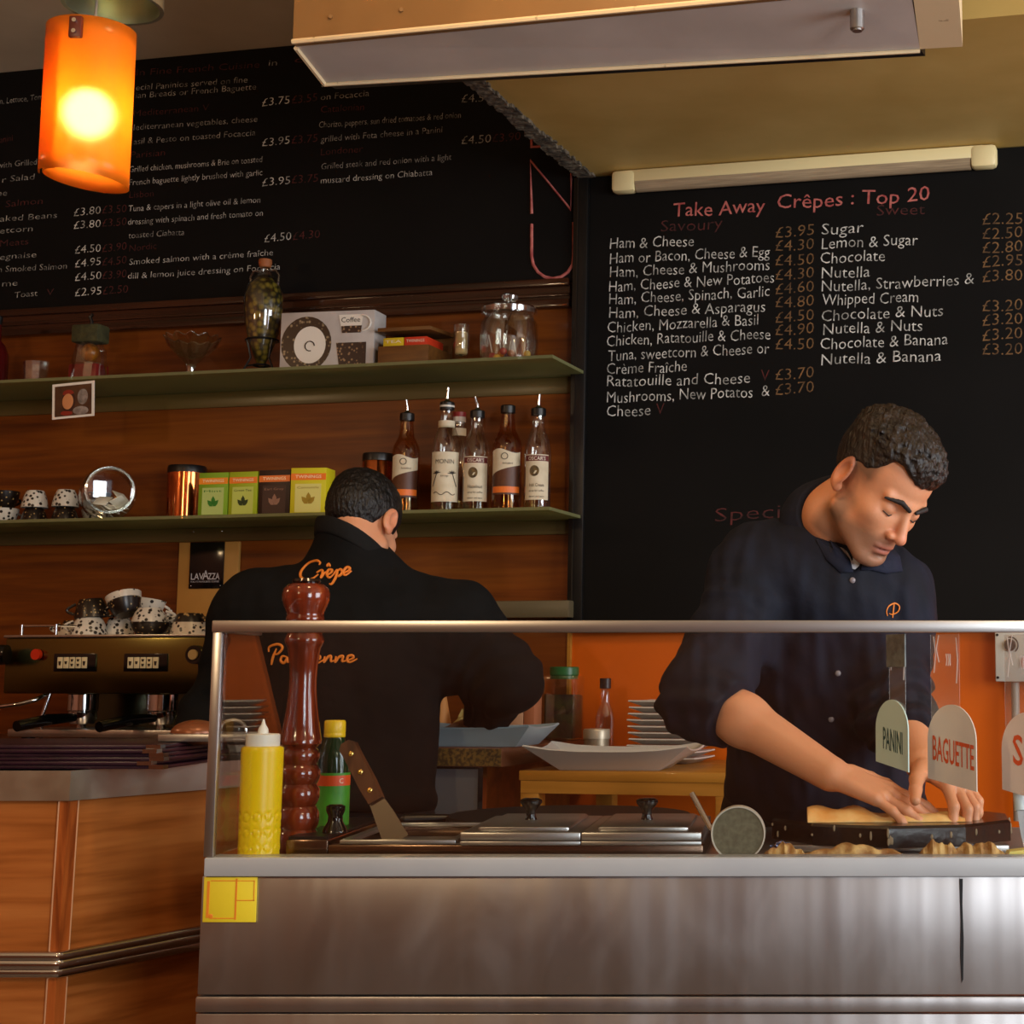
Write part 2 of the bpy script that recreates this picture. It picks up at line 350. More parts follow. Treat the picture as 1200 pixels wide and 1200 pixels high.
for s, a in [("£3.80", (260, 760, 354, 752)), ("£3.80", (260, 806, 354, 798)), ("£4.50", (264, 892, 354, 885)), ("£4.95", (264, 940, 354, 932)), ("£4.50", (264, 988, 356, 981)), ("£2.95", (264, 1042, 356, 1035)), ("£3.75", (922, 374, 1018, 364)), ("£3.95", (922, 514, 1018, 506)), ("£3.95", (922, 656, 1020, 646)), ("£4.50", (930, 852, 1024, 844))]: L1(LW, s, *a, h=34)
for s, a in [("£3.50", (360, 752, 445, 745)), ("£3.50", (360, 798, 445, 791)), ("£3.90", (360, 886, 445, 879)), ("£4.50", (360, 934, 445, 927)), ("£3.90", (360, 982, 445, 975)), ("£2.50", (362, 1036, 450, 1029)), ("£3.55", (1026, 364, 1115, 356)), ("£3.75", (1026, 506, 1116, 498)), ("£3.75", (1026, 646, 1118, 638)), ("£4.30", (1030, 844, 1125, 836))]: L1(LR, s, *a, h=34)
for s, a in [("In Fine French Cuisine", (480, 266, 912, 238)), ("Mediterranean V", (470, 410, 735, 388)), ("Parisian", (460, 556, 580, 547)), ("Lisbon", (455, 697, 540, 690)), ("Nordic", (455, 884, 550, 875)), ("Salmon", (20, 728, 150, 716)), ("Meats", (0, 868, 100, 858)), ("V", (165, 1038, 190, 1036)), ("Panini", (-10, 505, 45, 495))]: L1(LR, s, *a, h=28)
for s, a in [("& co", (290, 306, 352, 301)), ("on Focaccia", (288, 352, 458, 338)), ("Chorizo, peppers, sun dried tomatoes & red onion", (282, 450, 780, 414)), ("grilled with Feta cheese in a Panini", (288, 500, 715, 466)), ("Grilled steak and red onion with a light", (290, 596, 747, 562)), ("mustard dressing on Chiabatta", (288, 646, 680, 616))]: L2(LW if 'mus' in s else LD, s, *a)
for a in [(783, 362, 886, 354), (783, 508, 886, 500)]: L2(LD, "£4.50", *a, h=34)
for a in [(892, 354, 990, 346), (892, 500, 990, 492)]: L2(LR, "£3.90", *a, h=34)
for s, a in [("Catalonian", (288, 396, 440, 386)), ("Londoner", (288, 546, 436, 534)), ("di", (195, 222, 262, 216))]: L2(LR, s, *a, h=28)
LW.build('white_lettering', M['chalk_white'], brd, weld=False)['label'] = 'white chalk writing'
LD.build('faded_lettering', M['chalk_dim'], brd, weld=False)['label'] = 'worn white chalk writing'
LR.build('red_lettering', M['chalk_red'], brd, weld=False)['label'] = 'dark red chalk writing'
big = MB()
def bigstroke(pts, r=0.0045):
    q = []
    for x, y in pts:
        s, z = WP(280+x/3, y/3, 0.02); q.append((s+1.38, -0.021, z-zb))
    big.tube(q, r, 6)
bigstroke([(1030, 752), (1026, 565), (1168, 738), (1170, 562)])
bigstroke([(1030, 788), (1030, 900)]+[(1030+75-75*math.cos(a/8*PI), 900+80*math.sin(a/8*PI)) for a in range(1, 8)]+[(1178, 895), (1178, 782)])
bigstroke([(1120, 360), (1030, 362), (1030, 518), (1150, 508)]); bigstroke([(1030, 440), (1110, 434)])
bigstroke([(1030, 330), (1030, 150), (1100, 250), (1165, 140), (1168, 320)])
big.build('large_lettering', M['chalk_pink'], brd)['label'] = 'tall pinkish red capital letters running down the edge'

zt = WP(800, 741)[1]
brd2 = wthing('crepe_board', 'black chalkboard of take away crepe prices under the tube light', 'menu board', 0.0, 0.0, zt)
MB().box(0.03, 2.4, -0.024, 0, 0, zs-zt-0.003).build('board', M['board'], brd2)
MB().box(0.0, 0.042, -0.034, 0, -0.0, zs-zt-0.003, None, 0.004).box(0.012, 0.016, -0.036, 0, 0, zs-zt-0.003).build('frame', M['black_frame'], brd2)
LW, LP, LR, LB = MB(), MB(), MB(), MB()
def L3(mb, s, x0, y0, x1, y1, h=33, thin=-0.008): board_line(mb, s, (680+x0*0.4333, y0*0.4333), (680+x1*0.4333, y1*0.4333), h*0.4333, 0.0, zt, 0.024, thin, 0.05)
L3(LP, "Take Away", 252, 588, 500, 574, 42, 0.0); L3(LP, "Crêpes : Top 20", 533, 566, 945, 543, 42, 0.0)
L3(LR, "Savoury", 218, 628, 385, 618, 34); L3(LR, "Sweet", 802, 585, 932, 578, 32)
for s, x0, c0, x1, c1 in [("Ham & Cheese", 80, 657, 307, 649), ("Ham or Bacon, Cheese & Egg", 80, 697, 513, 678), ("Ham, Cheese & Mushrooms", 80, 735, 512, 713), ("Ham, Cheese & New Potatoes", 78, 773, 524, 748), ("Ham, Cheese, Spinach, Garlic", 78, 808, 512, 786), ("Ham, Cheese & Asparagus", 78, 845, 500, 826), ("Chicken, Mozzarella & Basil", 74, 884, 482, 862), ("Chicken, Ratatouille & Cheese", 72, 920, 514, 901), ("Tuna, sweetcorn & Cheese or", 76, 960, 511, 940), ("Crème Fraîche", 72, 996, 288, 989), ("Ratatouille and Cheese", 72, 1030, 459, 1021), ("Mushrooms, New Potatos  &", 72, 1074, 512, 1056), ("Cheese", 72, 1112, 190, 1107),
                          ("Sugar", 653, 618, 766, 614), ("Lemon & Sugar", 653, 657, 913, 646), ("Chocolate", 650, 697, 824, 689), ("Nutella", 653, 738, 783, 732), ("Nutella, Strawberries &", 653, 774, 1065, 753), ("Whipped Cream", 655, 810, 914, 801), ("Chocolate & Nuts", 653, 852, 981, 838), ("Nutella & Nuts", 657, 889, 925, 878), ("Chocolate & Banana", 650, 929, 994, 915), ("Nutella & Banana", 652, 971, 976, 960)]:
    L3(LW, s, x0, c0+16, x1, c1+16)
for y, s in [(625, "£3.95"), (662, "£4.30"), (702, "£4.50"), (740, "£4.30"), (778, "£4.60"), (815, "£4.80"), (855, "£4.50"), (890, "£4.90"), (930, "£4.50"), (1010, "£3.70"), (1050, "£3.70")]: L3(LB, s, 528, y+17, 632, y+12, 33)
for y, s in [(592, "£2.25"), (630, "£2.50"), (668, "£2.80"), (706, "£2.95"), (746, "£3.80"), (826, "£3.20"), (864, "£3.20"), (904, "£3.20"), (944, "£3.20")]: L3(LB, s, 1088, y+17, 1196, y+12, 33)
L3(LR, "V", 489, 1030, 512, 1029, 33); L3(LR, "V", 206, 1122, 228, 1121, 33)
board_line(LR, "Specials", (838, 611), (955, 605), 17, 0.0, zt, 0.024)
LW.build('white_lettering', M['chalk_white'], brd2, weld=False)['label'] = 'white chalk list of fillings'
LP.build('heading_lettering', M['chalk_pink'], brd2, weld=False)['label'] = 'pinkish red chalk heading'
LR.build('red_lettering', M['chalk_red'], brd2, weld=False)['label'] = 'dark red chalk words'
LB.build('price_lettering', M['chalk_brown'], brd2, weld=False)['label'] = 'brown chalk prices'

# ---------------------------------------------------------------- hood / boxed cover under the ceiling
A = PZ(343, 50, 2.384); B = PZ(866, 0, 2.384); dAB = (B-A).normalized()
C_ = PZ(380, 97, 2.372); D_ = PZ(680, 80, 2.372); dCD = (D_-C_).normalized()
def alongpx(A0, d, u):
    lo, hi = 0.0, 4.0
    for _ in range(50):
        m_ = (lo+hi)/2; q = A0+d*m_-EYE
        fw = q.y*math.cos(PITCH)+q.z*math.sin(PITCH)
        if U0+F*q.x/fw < u: lo = m_
        else: hi = m_
    return A0+d*lo
B1 = alongpx(A, dAB, 1068); D1 = alongpx(C_, dCD, 1078); B2 = alongpx(A, dAB, 1122); D2 = alongpx(C_, dCD, 1128)
hood = thing('extractor_hood', 'long boxed extractor hood with tan front hanging from the ceiling', 'hood', A)
inv = lambda p: Vector(p)-A
up = Vector((0, 0, CEIL-0.002))
def top(p): return Vector((p.x, p.y, CEIL-0.002))
f_ = MB(); off = Vector((0, 0.02, 0))
f_.add([inv(A), inv(B1), inv(top(B1)), inv(top(A)), inv(A+off), inv(B1+off), inv(top(B1)+off), inv(top(A)+off)], [(0, 1, 2, 3), (4, 7, 6, 5), (0, 4, 5, 1), (3, 2, 6, 7), (0, 3, 7, 4), (1, 5, 6, 2)])
for u_, v_ in [(387, 20), (470, 12)]:
    q = alongpx(A, dAB, u_); q = Vector((q.x, q.y-0.001, P(u_, v_, q.y).z)); f_.cyl(0.004, -0.003, 0.003, T(*inv(q)) @ Rx(PI/2), 10)
f_.build('fascia', M['hood_tan'], hood)
g_ = MB(); th_ = Vector((0, 0, 0.02)); e1 = Vector((0, 0.022, 0.0))
A2, B3 = A+e1, B1+e1
g_.add([inv(A2), inv(B3), inv(D1), inv(C_), inv(A2+th_), inv(B3+th_), inv(D1+th_), inv(C_+th_)], [(0, 1, 2, 3), (4, 7, 6, 5), (0, 4, 5, 1), (2, 6, 7, 3), (1, 5, 6, 2), (0, 3, 7, 4)])
g_.build('underside_panel', M['hood_grey'], hood)
h_ = MB()
h_.add([inv(p) for p in (B1, B2, D2, D1, top(B1), top(B2), top(D2), top(D1))], [(0, 1, 2, 3), (4, 7, 6, 5), (0, 4, 5, 1), (1, 5, 6, 2), (2, 6, 7, 3), (3, 7, 4, 0)])
h_.build('end_cap', M['white_chip'], hood)
k_ = MB(); bk = Vector((0.006, 0.016, 0))
k_.add([inv(p) for p in (C_+bk*0.2, D1+bk*0.2, D1+bk*2.2, C_+bk*2.2, top(C_+bk*.2), top(D1+bk*.2), top(D1+bk*2.2), top(C_+bk*2.2))], [(0, 1, 2, 3), (4, 7, 6, 5), (0, 4, 5, 1), (1, 5, 6, 2), (2, 6, 7, 3), (3, 7, 4, 0)])
k_.build('back_plate', M['black_frame'], hood)
r_ = MB(); r_.tube([inv(A)+Vector((0, -0.002, 0.001)), inv(B1)+Vector((0, -0.002, 0.001))], 0.005, 6); r_.tube([inv(C_)+Vector((0, 0, -0.004)), inv(D1)+Vector((0, 0, -0.004))], 0.004, 6)
r_.tube([inv(A2)+Vector((0, 0, -0.002)), inv(C_)+Vector((0, 0, -0.002))], 0.005, 6)
r_.build('edge_trim', M['white_chip'], hood)
kn = MB(); q = A2.lerp(C_, 0.42) + (alongpx(A, dAB, 1004)-A)
kn.cyl(0.013, -0.034, 0.004, T(*inv(q)), 20, 0.002); kn.cyl(0.009, -0.036, -0.03, T(*inv(q)), 16)
kn.build('knob', M['steel'], hood)

# ---------------------------------------------------------------- strip light under the soffit
s0, s1 = 0.115, 1.125
tl = wthing('tube_light', 'unlit ivory plastic strip light above the crepe chalkboard', 'strip light', s0, 0.0, zs)
L_ = s1-s0
MB().box(0.03, L_-0.03, -0.062, -0.026, -0.036, -0.002, None, 0.004).build('housing', M['tube_plastic'], tl)
b = MB(); pr = [(-0.062, -0.034)]+[(-0.044+0.018*math.cos(a), -0.036+0.024*math.sin(a)) for a in [PI+PI*i/10 for i in range(11)]]
vs = [(x, y, z) for x in (0.066, L_-0.066) for y, z in pr]; n = len(pr)
b.add(vs, [(i, i+1, n+i+1, n+i) for i in range(n-1)]+[tuple(range(n)), tuple(range(2*n-1, n-1, -1))]); b.build('diffuser', M['tube_diff'], tl)
for x0, x1 in ((0.0, 0.066), (L_-0.066, L_)):
    MB().box(x0, x1, -0.066, -0.025, -0.06, -0.001, None, 0.012).build('end_cap', M['tube_plastic'], tl)

# ---------------------------------------------------------------- glass shelves
SH = {}
M['shelf_reflection'] = mat('olive brown shelf reflection', (88, 72, 34), 0.3, col2=(76, 60, 28), scale=4, stretch=(0.3, 4, 4))
for key, zsh, sR, lab in (('low', 1.6102, 0.036, 'lower green-edged glass shelf carrying the syrup bottles and cups'), ('high', 1.9896, 0.038, 'upper green-edged glass shelf carrying the glass jar and amphora bottle')):
    o = MB().slab([(-2.7-sR, -0.262), (0, -0.262), (0, -0.0385), (-sR-0.003, -0.0385), (-sR-0.003, -0.001), (-2.7-sR, -0.001)], 0, 0.008).build('glass_shelf', M['shelf_glass'], None, W(sR, 0, zsh), (0, 0, WROT))
    tag(o, lab, 'shelf', 'glass shelves on the wood wall'); SH[key] = zsh+0.0085
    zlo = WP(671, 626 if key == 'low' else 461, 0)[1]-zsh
    MB().box(-2.7-sR, -sR-0.004, -0.006, -0.0005, zlo, -0.0005, None, 0.001).build('reflection_strip', M['shelf_reflection'], o)  # olive strip painted in place of the shelf's reflection in the glossy wall
def on_shelf(u, v, key, n=0.12):
    s, _ = WP(u, v, n); return s
def ppm_at(s, n): return F/(W(s, n, 0).y)       # pixels per metre there

# ---------------------------------------------------------------- pendant lamp
YL = 2.35
pb = P(97, 212, YL); pt = P(110, 30, YL); hs = pt.z-pb.z; rs = 0.0635
lamp = thing('pendant_lamp', 'glowing orange rolled plastic pendant lamp in the top corner', 'lamp', (pb.x+0.003, YL, pb.z))
m, nt, bs, L = newmat('orange translucent plastic'); nt.nodes.remove(bs)
tl_ = nt.nodes.new('ShaderNodeBsdfTranslucent'); tl_.inputs[0].default_value = (0.66, 0.25, 0.012, 1)
tp_ = nt.nodes.new('ShaderNodeBsdfRefraction'); tp_.inputs[0].default_value = (1.0, 0.88, 0.66, 1); tp_.inputs['Roughness'].default_value = 0.55; tp_.inputs['IOR'].default_value = 1.25
gl_ = nt.nodes.new('ShaderNodeBsdfPrincipled'); gl_.inputs['Base Color'].default_value = (0.9, 0.28, 0.02, 1); gl_.inputs['Roughness'].default_value = 0.25
m1 = nt.nodes.new('ShaderNodeMixShader'); m1.inputs[0].default_value = 0.46; m2 = nt.nodes.new('ShaderNodeMixShader'); m2.inputs[0].default_value = 0.25
L.new(tl_.outputs[0], m1.inputs[1]); L.new(tp_.outputs[0], m1.inputs[2]); L.new(m1.outputs[0], m2.inputs[1]); L.new(gl_.outputs[0], m2.inputs[2]); L.new(m2.outputs[0], nt.nodes['Material Output'].inputs[0])
M['shade'] = m
vs, fs = [], []; NA, NZ = 72, 10
a_s, a_e = math.radians(-112), math.radians(-530)
for i in range(NA+1):
    t = i/NA; a = a_s+(a_e-a_s)*t; r = rs-0.007*(1-t)
    zl = 0.014 - 0.008*math.cos(a)
    for j in range(NZ+1): vs.append((r*math.cos(a), r*math.sin(a), zl-0.014+(hs+0.006-zl)*j/NZ))
for i in range(NA):
    for j in range(NZ): fs.append((i*(NZ+1)+j, (i+1)*(NZ+1)+j, (i+1)*(NZ+1)+j+1, i*(NZ+1)+j+1))
sh = MB().add(vs, fs).build('lamp_shade', M['shade'], lamp, weld=False)
sm = sh.modifiers.new('thick', 'SOLIDIFY'); sm.thickness = 0.0014
bulb = MB().sphere((0, 0, 0), 0.034, 24).build('bulb', mat('lit bulb', (255, 220, 150), 0.5, emit=(255, 216, 150), estr=80.0), lamp, (0.0, 0, hs*0.43))
MB().cyl(0.014, 0.024, 0.075, None, 20).build('bulb_holder', M['black'], bulb)
MB().tube([(0, 0, hs*0.43+0.07), (0.002, 0, hs*0.8), (0.004, 0.0, hs+0.08)], 0.0022, 8).build('cord', M['rail_steel'], lamp)
cl = MB(); cl.box(-0.006, 0.012, -0.068, -0.056, hs-0.044, hs-0.012, None, 0.002)
cl.build('clip', mat('dark red clip', (90, 30, 14), 0.4), lamp)
cs = MB()
for z in (hs-0.036, hs-0.020): cs.cyl(0.0032, 0, 0.004, T(0.003, -0.068, z) @ Rx(PI/2), 12)
cs.build('clip_screw', M['chrome'], lamp)
pc = P(132, 8, YL+0.03)-lamp.location
cn = MB(); cn.lathe([(0.020, 0.11), (0.060, 0.10), (0.070, 0.085), (0.072, 0.0), (0.066, 0.0), (0.064, 0.05), (0.030, 0.07), (0, 0.072)], T(*pc), 40)
cn.build('canopy', mat('grey green metal canopy', (150, 160, 148), 0.28, 0.9), lamp)
MB().rod((pc.x, pc.y, pc.z+0.1), (pc.x, pc.y, CEIL-lamp.location.z-0.004), 0.008).cyl(0.05, CEIL-lamp.location.z-0.03, CEIL-lamp.location.z-0.001, T(pc.x, pc.y, 0), 32, 0.004).build('suspension_rod', M['chrome'], lamp)

# ================================================================ things on the shelves
def local_noise_mat(name, c1, c2, scale, lo, hi, rough=0.3, zsplit=None, c3=None, c4=None, vor=True):
    """china with scattered dark marks; zsplit: other colours above that local height"""
    m, nt, b, L = newmat(name)
    tc = nt.nodes.new('ShaderNodeTexCoord')
    tx = nt.nodes.new('ShaderNodeTexVoronoi' if vor else 'ShaderNodeTexNoise'); tx.inputs['Scale'].default_value = scale
    L.new(tc.outputs['Object'], tx.inputs['Vector'])
    def ramp(a, c):
        cr = nt.nodes.new('ShaderNodeValToRGB'); cr.color_ramp.elements[0].position = lo; cr.color_ramp.elements[1].position = hi
        cr.color_ramp.elements[0].color = lin(a); cr.color_ramp.elements[1].color = lin(c); L.new(tx.outputs[0], cr.inputs[0]); return cr
    r1 = ramp(c1, c2)
    if zsplit is None: L.new(r1.outputs[0], b.inputs['Base Color'])
    else:
        r2 = ramp(c3, c4); sp = nt.nodes.new('ShaderNodeSeparateXYZ'); L.new(tc.outputs['Object'], sp.inputs[0])
        gt = nt.nodes.new('ShaderNodeMath'); gt.operation = 'GREATER_THAN'; gt.inputs[1].default_value = zsplit; L.new(sp.outputs[2], gt.inputs[0])
        mx = nt.nodes.new('ShaderNodeMix'); mx.data_type = 'RGBA'; L.new(gt.outputs[0], mx.inputs[0]); L.new(r1.outputs[0], mx.inputs[6]); L.new(r2.outputs[0], mx.inputs[7]); L.new(mx.outputs[2], b.inputs['Base Color'])
    b.inputs['Roughness'].default_value = rough
    return m
WHT, DRK, BRN = (206, 200, 188), (26, 18, 14), (78, 52, 26)
M['cup_white'] = local_noise_mat('white china with bean sprigs', DRK, WHT, 85, 0.32, 0.42)
M['cup_dark'] = local_noise_mat('dark brown china with gold script', (168, 140, 92), DRK, 95, 0.16, 0.24)
M['cup_dw'] = local_noise_mat('china dark below and white above', (168, 140, 92), DRK, 95, 0.16, 0.24, 0.3, 0.036, DRK, WHT)
M['cup_wd'] = local_noise_mat('china white below and dark above', DRK, WHT, 85, 0.26, 0.36, 0.3, 0.030, (168, 140, 92), DRK)
def cup(name, label, r, h, material, loc, group, flip=False, spin=0.0, tilt=0.0, handle=True, tz=0.0):
    t = thing(name, label, 'cup', loc, 0, group, rot=(tilt, tz, spin))
    w = 0.004
    pr = [(0, 0.0), (r*0.62, 0.0), (r*0.68, 0.004), (r*0.82, h*0.35), (r*0.95, h*0.75), (r, h), (r-w*0.5, h+0.001), (r-w, h), (r*0.95-w, h*0.75), (r*0.8-w, h*0.35), (r*0.55, 0.008), (0, 0.008)]
    fl = T(0, 0, h) @ Rx(PI) if flip else I4
    MB().lathe(pr, fl, 28).build('cup_body', material, t)
    if handle:
        pts = [(r*0.86+0.022*math.sin(k*PI/8)*1.0, 0, h*0.22+h*0.58*k/8) for k in range(9)]
        MB().tube(pts, 0.0036, 8, m=fl).build('handle', material, t)
    return t
zl, zh = SH['low'], SH['high']
gA = 'upside-down and upright coffee cups stacked in twos on the lower shelf'
for i, (u, mlow, mup, la, lb) in enumerate([(4, 'cup_white', 'cup_dark', 'white sprigged cup under a dark cup, leftmost pair on the lower shelf', 'dark scripted cup on top of the leftmost pair on the lower shelf'),
        (40, 'cup_dark', 'cup_white', 'dark cup under a pale cup, second pair from the left on the lower shelf', 'pale scripted cup upside down on the second pair from the left'),
        (76, 'cup_dark', 'cup_white', 'dark cup under a pale cup, third pair from the left on the lower shelf', 'pale scripted cup upside down on the third pair from the left'),
        (113, 'cup_white', 'cup_dark', 'white sprigged cup under a dark cup, beside the toppled glass jar', 'dark cup on top of the pair beside the toppled glass jar')]):
    n_ = 0.055 if i == 3 else 0.15; s = on_shelf(u, 605, 'low', n_); q = W(s, n_, zl)
    wide = 0.040 if i in (0, 3) else 0.036
    cup('coffee_cup', la, wide, 0.042, M[mlow], q, gA, i in (1, 2), (0.9, 2.2, 2.0, 2.5)[i])
    cup('coffee_cup', lb, wide*0.98, 0.046, M[mup], q+Vector((0, 0, 0.0435)), gA, i in (1, 2), (1.2, 2.4, 2.1, 2.6)[i])
# toppled glass jar of sachets
s = on_shelf(143, 604, 'low', 0.12); R_ = 0.072
jar = wthing('toppled_jar', 'clear glass jar lying on its side with paper sachets inside', 'jar', s, 0.185, zl+R_+0.001)
jar.rotation_euler = (0, 0, WROT+math.radians(38))
pr = [(0.052, -0.09), (0.060, -0.088), (0.061, -0.078), (0.056, -0.072), (0.068, -0.05), (R_, -0.02), (R_, 0.055), (0.064, 0.074), (0.03, 0.08), (0, 0.08)]
MB().lathe(pr, Rx(-PI/2), 40).build('jar_glass', M['clear'], jar, weld=False)
MB().lathe([(0.056, -0.091), (0.062, -0.088), (0.062, -0.080), (0.056, -0.080), (0.056, -0.091)], Rx(-PI/2), 40).build('mouth_rim', M['rim_glass'], jar)
random.seed(5)
pap = mat('white paper sachet', (215, 210, 190), 0.8)
for i in range(9):
    a = random.uniform(-0.7, 0.7); y = random.uniform(-0.06, 0.05); x = random.uniform(-0.03, 0.035)
    z = -math.sqrt(max((R_-0.004)**2-(abs(x)+0.022)**2, 0))+0.012+0.006*(i % 4)
    o = MB().box(-0.018, 0.018, -0.026, 0.026, -0.001, 0.001, None, 0.0008).build('paper_sachet', pap)
    tag(o, 'white paper sachet lying inside the toppled glass jar', 'sachet', 'sachets in the toppled jar')
    o.matrix_world = Matrix.Translation(jar.location) @ Rz(WROT+math.radians(38)) @ T(x, y, z) @ Rz(random.uniform(-1, 1)) @ Rx(random.uniform(-.6, .6)) @ Ry(a)
# copper canisters
cop = mat('polished copper', (214, 124, 70), 0.14, 1.0)
def canister(lab, u, n, h, r):
    s = on_shelf(u, 605, 'low', n); t = wthing('copper_canister', lab, 'canister', s, n, zl, 'copper canisters with black lids')
    MB().lathe([(0, 0), (r, 0), (r, 0.004), (r, h), (r*0.96, h+0.002), (0, h+0.002)], None, 40).build('canister_body', cop, t)
    MB().lathe([(r*0.9, h), (r*1.03, h), (r*1.03, h+0.014), (r*0.98, h+0.02), (0, h+0.021)], None, 40).build('lid', M['black'], t)
canister('shiny copper canister with black lid beside the green tea boxes', 217, 0.058, 0.137, 0.050)
canister('shiny copper canister with black lid behind the bent worker\'s head', 441, 0.12, 0.145, 0.039)
# tea boxes
def teabox(lab, u0, u1, n, h, col, band, pic, word, turn=0.0, textcol=(250, 240, 200)):
    s0 = on_shelf(u0, 605, 'low', n); s1 = on_shelf(u1, 605, 'low', n); w = s1-s0
    t = wthing('tea_box', lab, 'tea box', (s0+s1)/2, n, zl, 'tea boxes on the lower shelf', turn)
    MB().box(-w/2+0.001, w/2-0.001, 0, 0.062, 0, h, None, 0.0012).build('carton', mat('carton', col, 0.45), t)
    MB().box(-w/2+0.0015, w/2-0.0015, -0.0006, 0, h*0.74, h*0.88).build('name_band', mat('orange foil band', band, 0.3), t)
    b = MB(); put_text(b, word, w*0.72, h*0.07, T(-w*0.36, -0.0012, h*0.78)); b.build('lettering', mat('printed lettering', textcol, 0.5), t, weld=False)
    b = MB()
    b.box(-w*0.36, w*0.36, -0.0005, 0, h*0.06, h*0.66); b.build('printed_panel', mat('printed panel', pic[0], 0.5), t)
    b = MB()
    for k, (cx, cz, a) in enumerate([(-0.07*w, h*0.30, 2.3), (0.09*w, h*0.30, 0.8), (0.02*w, h*0.36, 1.6)]):
        L_ = 0.22*w
        b.add([(cx+math.cos(a)*x_*L_-math.sin(a)*y_*L_, -0.0010, cz+math.sin(a)*x_*L_+math.cos(a)*y_*L_) for x_, y_ in [(-0.5, 0), (-0.2, 0.3), (0.25, 0.28), (0.7, 0), (0.25, -0.28), (-0.2, -0.3)]], [(0, 1, 2, 3, 4, 5)])
    b.build('printed_leaf', mat('printed leaf', pic[1], 0.5), t, weld=False)
    b = MB(); put_text(b, pic[2], w*0.6, h*0.05, T(-w*0.3, -0.0010, h*0.56)); b.build('caption', mat('caption ink', pic[1], 0.5), t, weld=False)
teabox('bright green tea box with mint leaf, beside the copper canister', 231, 266, 0.20, 0.118, (122, 160, 30), (240, 140, 30), ((178, 196, 110), (40, 120, 30), 'Mint'), 'TWININGS')
teabox('yellow-green tea box with tea leaf, between green and brown boxes', 266.5, 300.5, 0.20, 0.118, (156, 172, 24), (236, 120, 20), ((190, 200, 90), (40, 60, 16), 'Green Tea'), 'TWININGS')
teabox('dark brown tea box between the green and the yellow boxes', 301.5, 339, 0.20, 0.12, (44, 24, 18), (228, 110, 20), ((62, 38, 30), (150, 110, 90), 'Earl Grey'), 'TWININGS')
teabox('pale yellow camomile tea box next to the bent worker\'s head', 340, 380, 0.20, 0.123, (208, 196, 26), (240, 120, 30), ((218, 210, 120), (160, 130, 30), 'Camomile'), 'TWININGS', 0.12)
# ---- syrup bottles
def bottle(name, lab, u, n, H, R, kind, cap, pour, liquid=None):
    s = on_shelf(u, 600, 'low', n); t = wthing(name, lab, 'bottle', s, n, zl, 'syrup bottles on the lower shelf', TH)
    face = math.atan2(0-W(s, n, 0).x, W(s, n, 0).y)     # labels look towards the room
    t.rotation_euler = (0, 0, face*0.6)
    sh_ = 0.62*H; nk = 0.0135
    if kind == 'round': sh_ = 0.66*H
    pr = [(0, 0.004), (R*0.7, 0.001), (R*0.94, 0.0), (R, 0.006), (R, sh_*0.92), (R*0.97, sh_)]
    if kind == 'taper': pr += [(R*0.86, sh_+0.09*H), (R*0.62, sh_+0.17*H), (R*0.46, sh_+0.23*H), (nk+0.001, H*0.93), (nk+0.002, H*0.95), (nk, H)]
    else: pr += [(R*0.92, sh_+0.03*H), (R*0.72, sh_+0.09*H), (R*0.56, sh_+0.13*H), (R*0.50, H*0.86), (nk+0.003, H*0.94), (nk+0.002, H)]
    MB().lathe(pr, None, 32).build('bottle_glass', M['clear'] if kind == 'taper' else M['amber_glass'], t)
    lv = sh_*0.62; MB().lathe([(0, 0.006), (R*0.92, 0.006), (R*0.93, lv), (0, lv)], None, 28).build('syrup', liquid or M['syrup'], t)
    if cap: MB().lathe([(nk+0.002, H*0.955), (nk+0.0055, H*0.957), (nk+0.0055, H*1.02), (nk+0.003, H*1.03), (0, H*1.03)], None, 24).build('cap', M['black'], t)
    if pour:
        p = MB(); p.lathe([(0.0, H*1.02), (0.010, H*1.02), (0.009, H*1.035), (0.0055, H*1.05), (0.0045, H*1.06)], None, 16)
        p.tube([(0, 0, H*1.05), (0.0, -0.001, H*1.09), (pour*0.004, -0.002, H*1.12), (pour*0.009, -0.004, H*1.165)], [0.0042, 0.004, 0.0036, 0.003], 10)
        p.build('pourer', M['chrome'], t)
    return t, sh_
def blabel(t, R, z0, z1, half, material, name='label'):
    vs = []; fs = []; n = 16
    for i in range(n+1):
        a = -half+2*half*i/n
        for z in (z0, z1): vs.append((R*math.sin(a), -R*math.cos(a), z))
    for i in range(n): fs.append((2*i, 2*i+2, 2*i+3, 2*i+1))
    return MB().add(vs, fs).build(name, material, t, weld=False)
ink_d = mat('dark print', (40, 28, 20), 0.6); ink_w = mat('cream print', (230, 214, 190), 0.6); ink_o = mat('orange print', (224, 110, 30), 0.5); ink_r = mat('maroon print', (96, 20, 16), 0.5)
lab_w = mat('cream paper label', (214, 200, 172), 0.6, col2=(200, 184, 154), scale=30); lab_b = mat('brown paper label', (84, 42, 18), 0.5, col2=(52, 24, 10), scale=12)
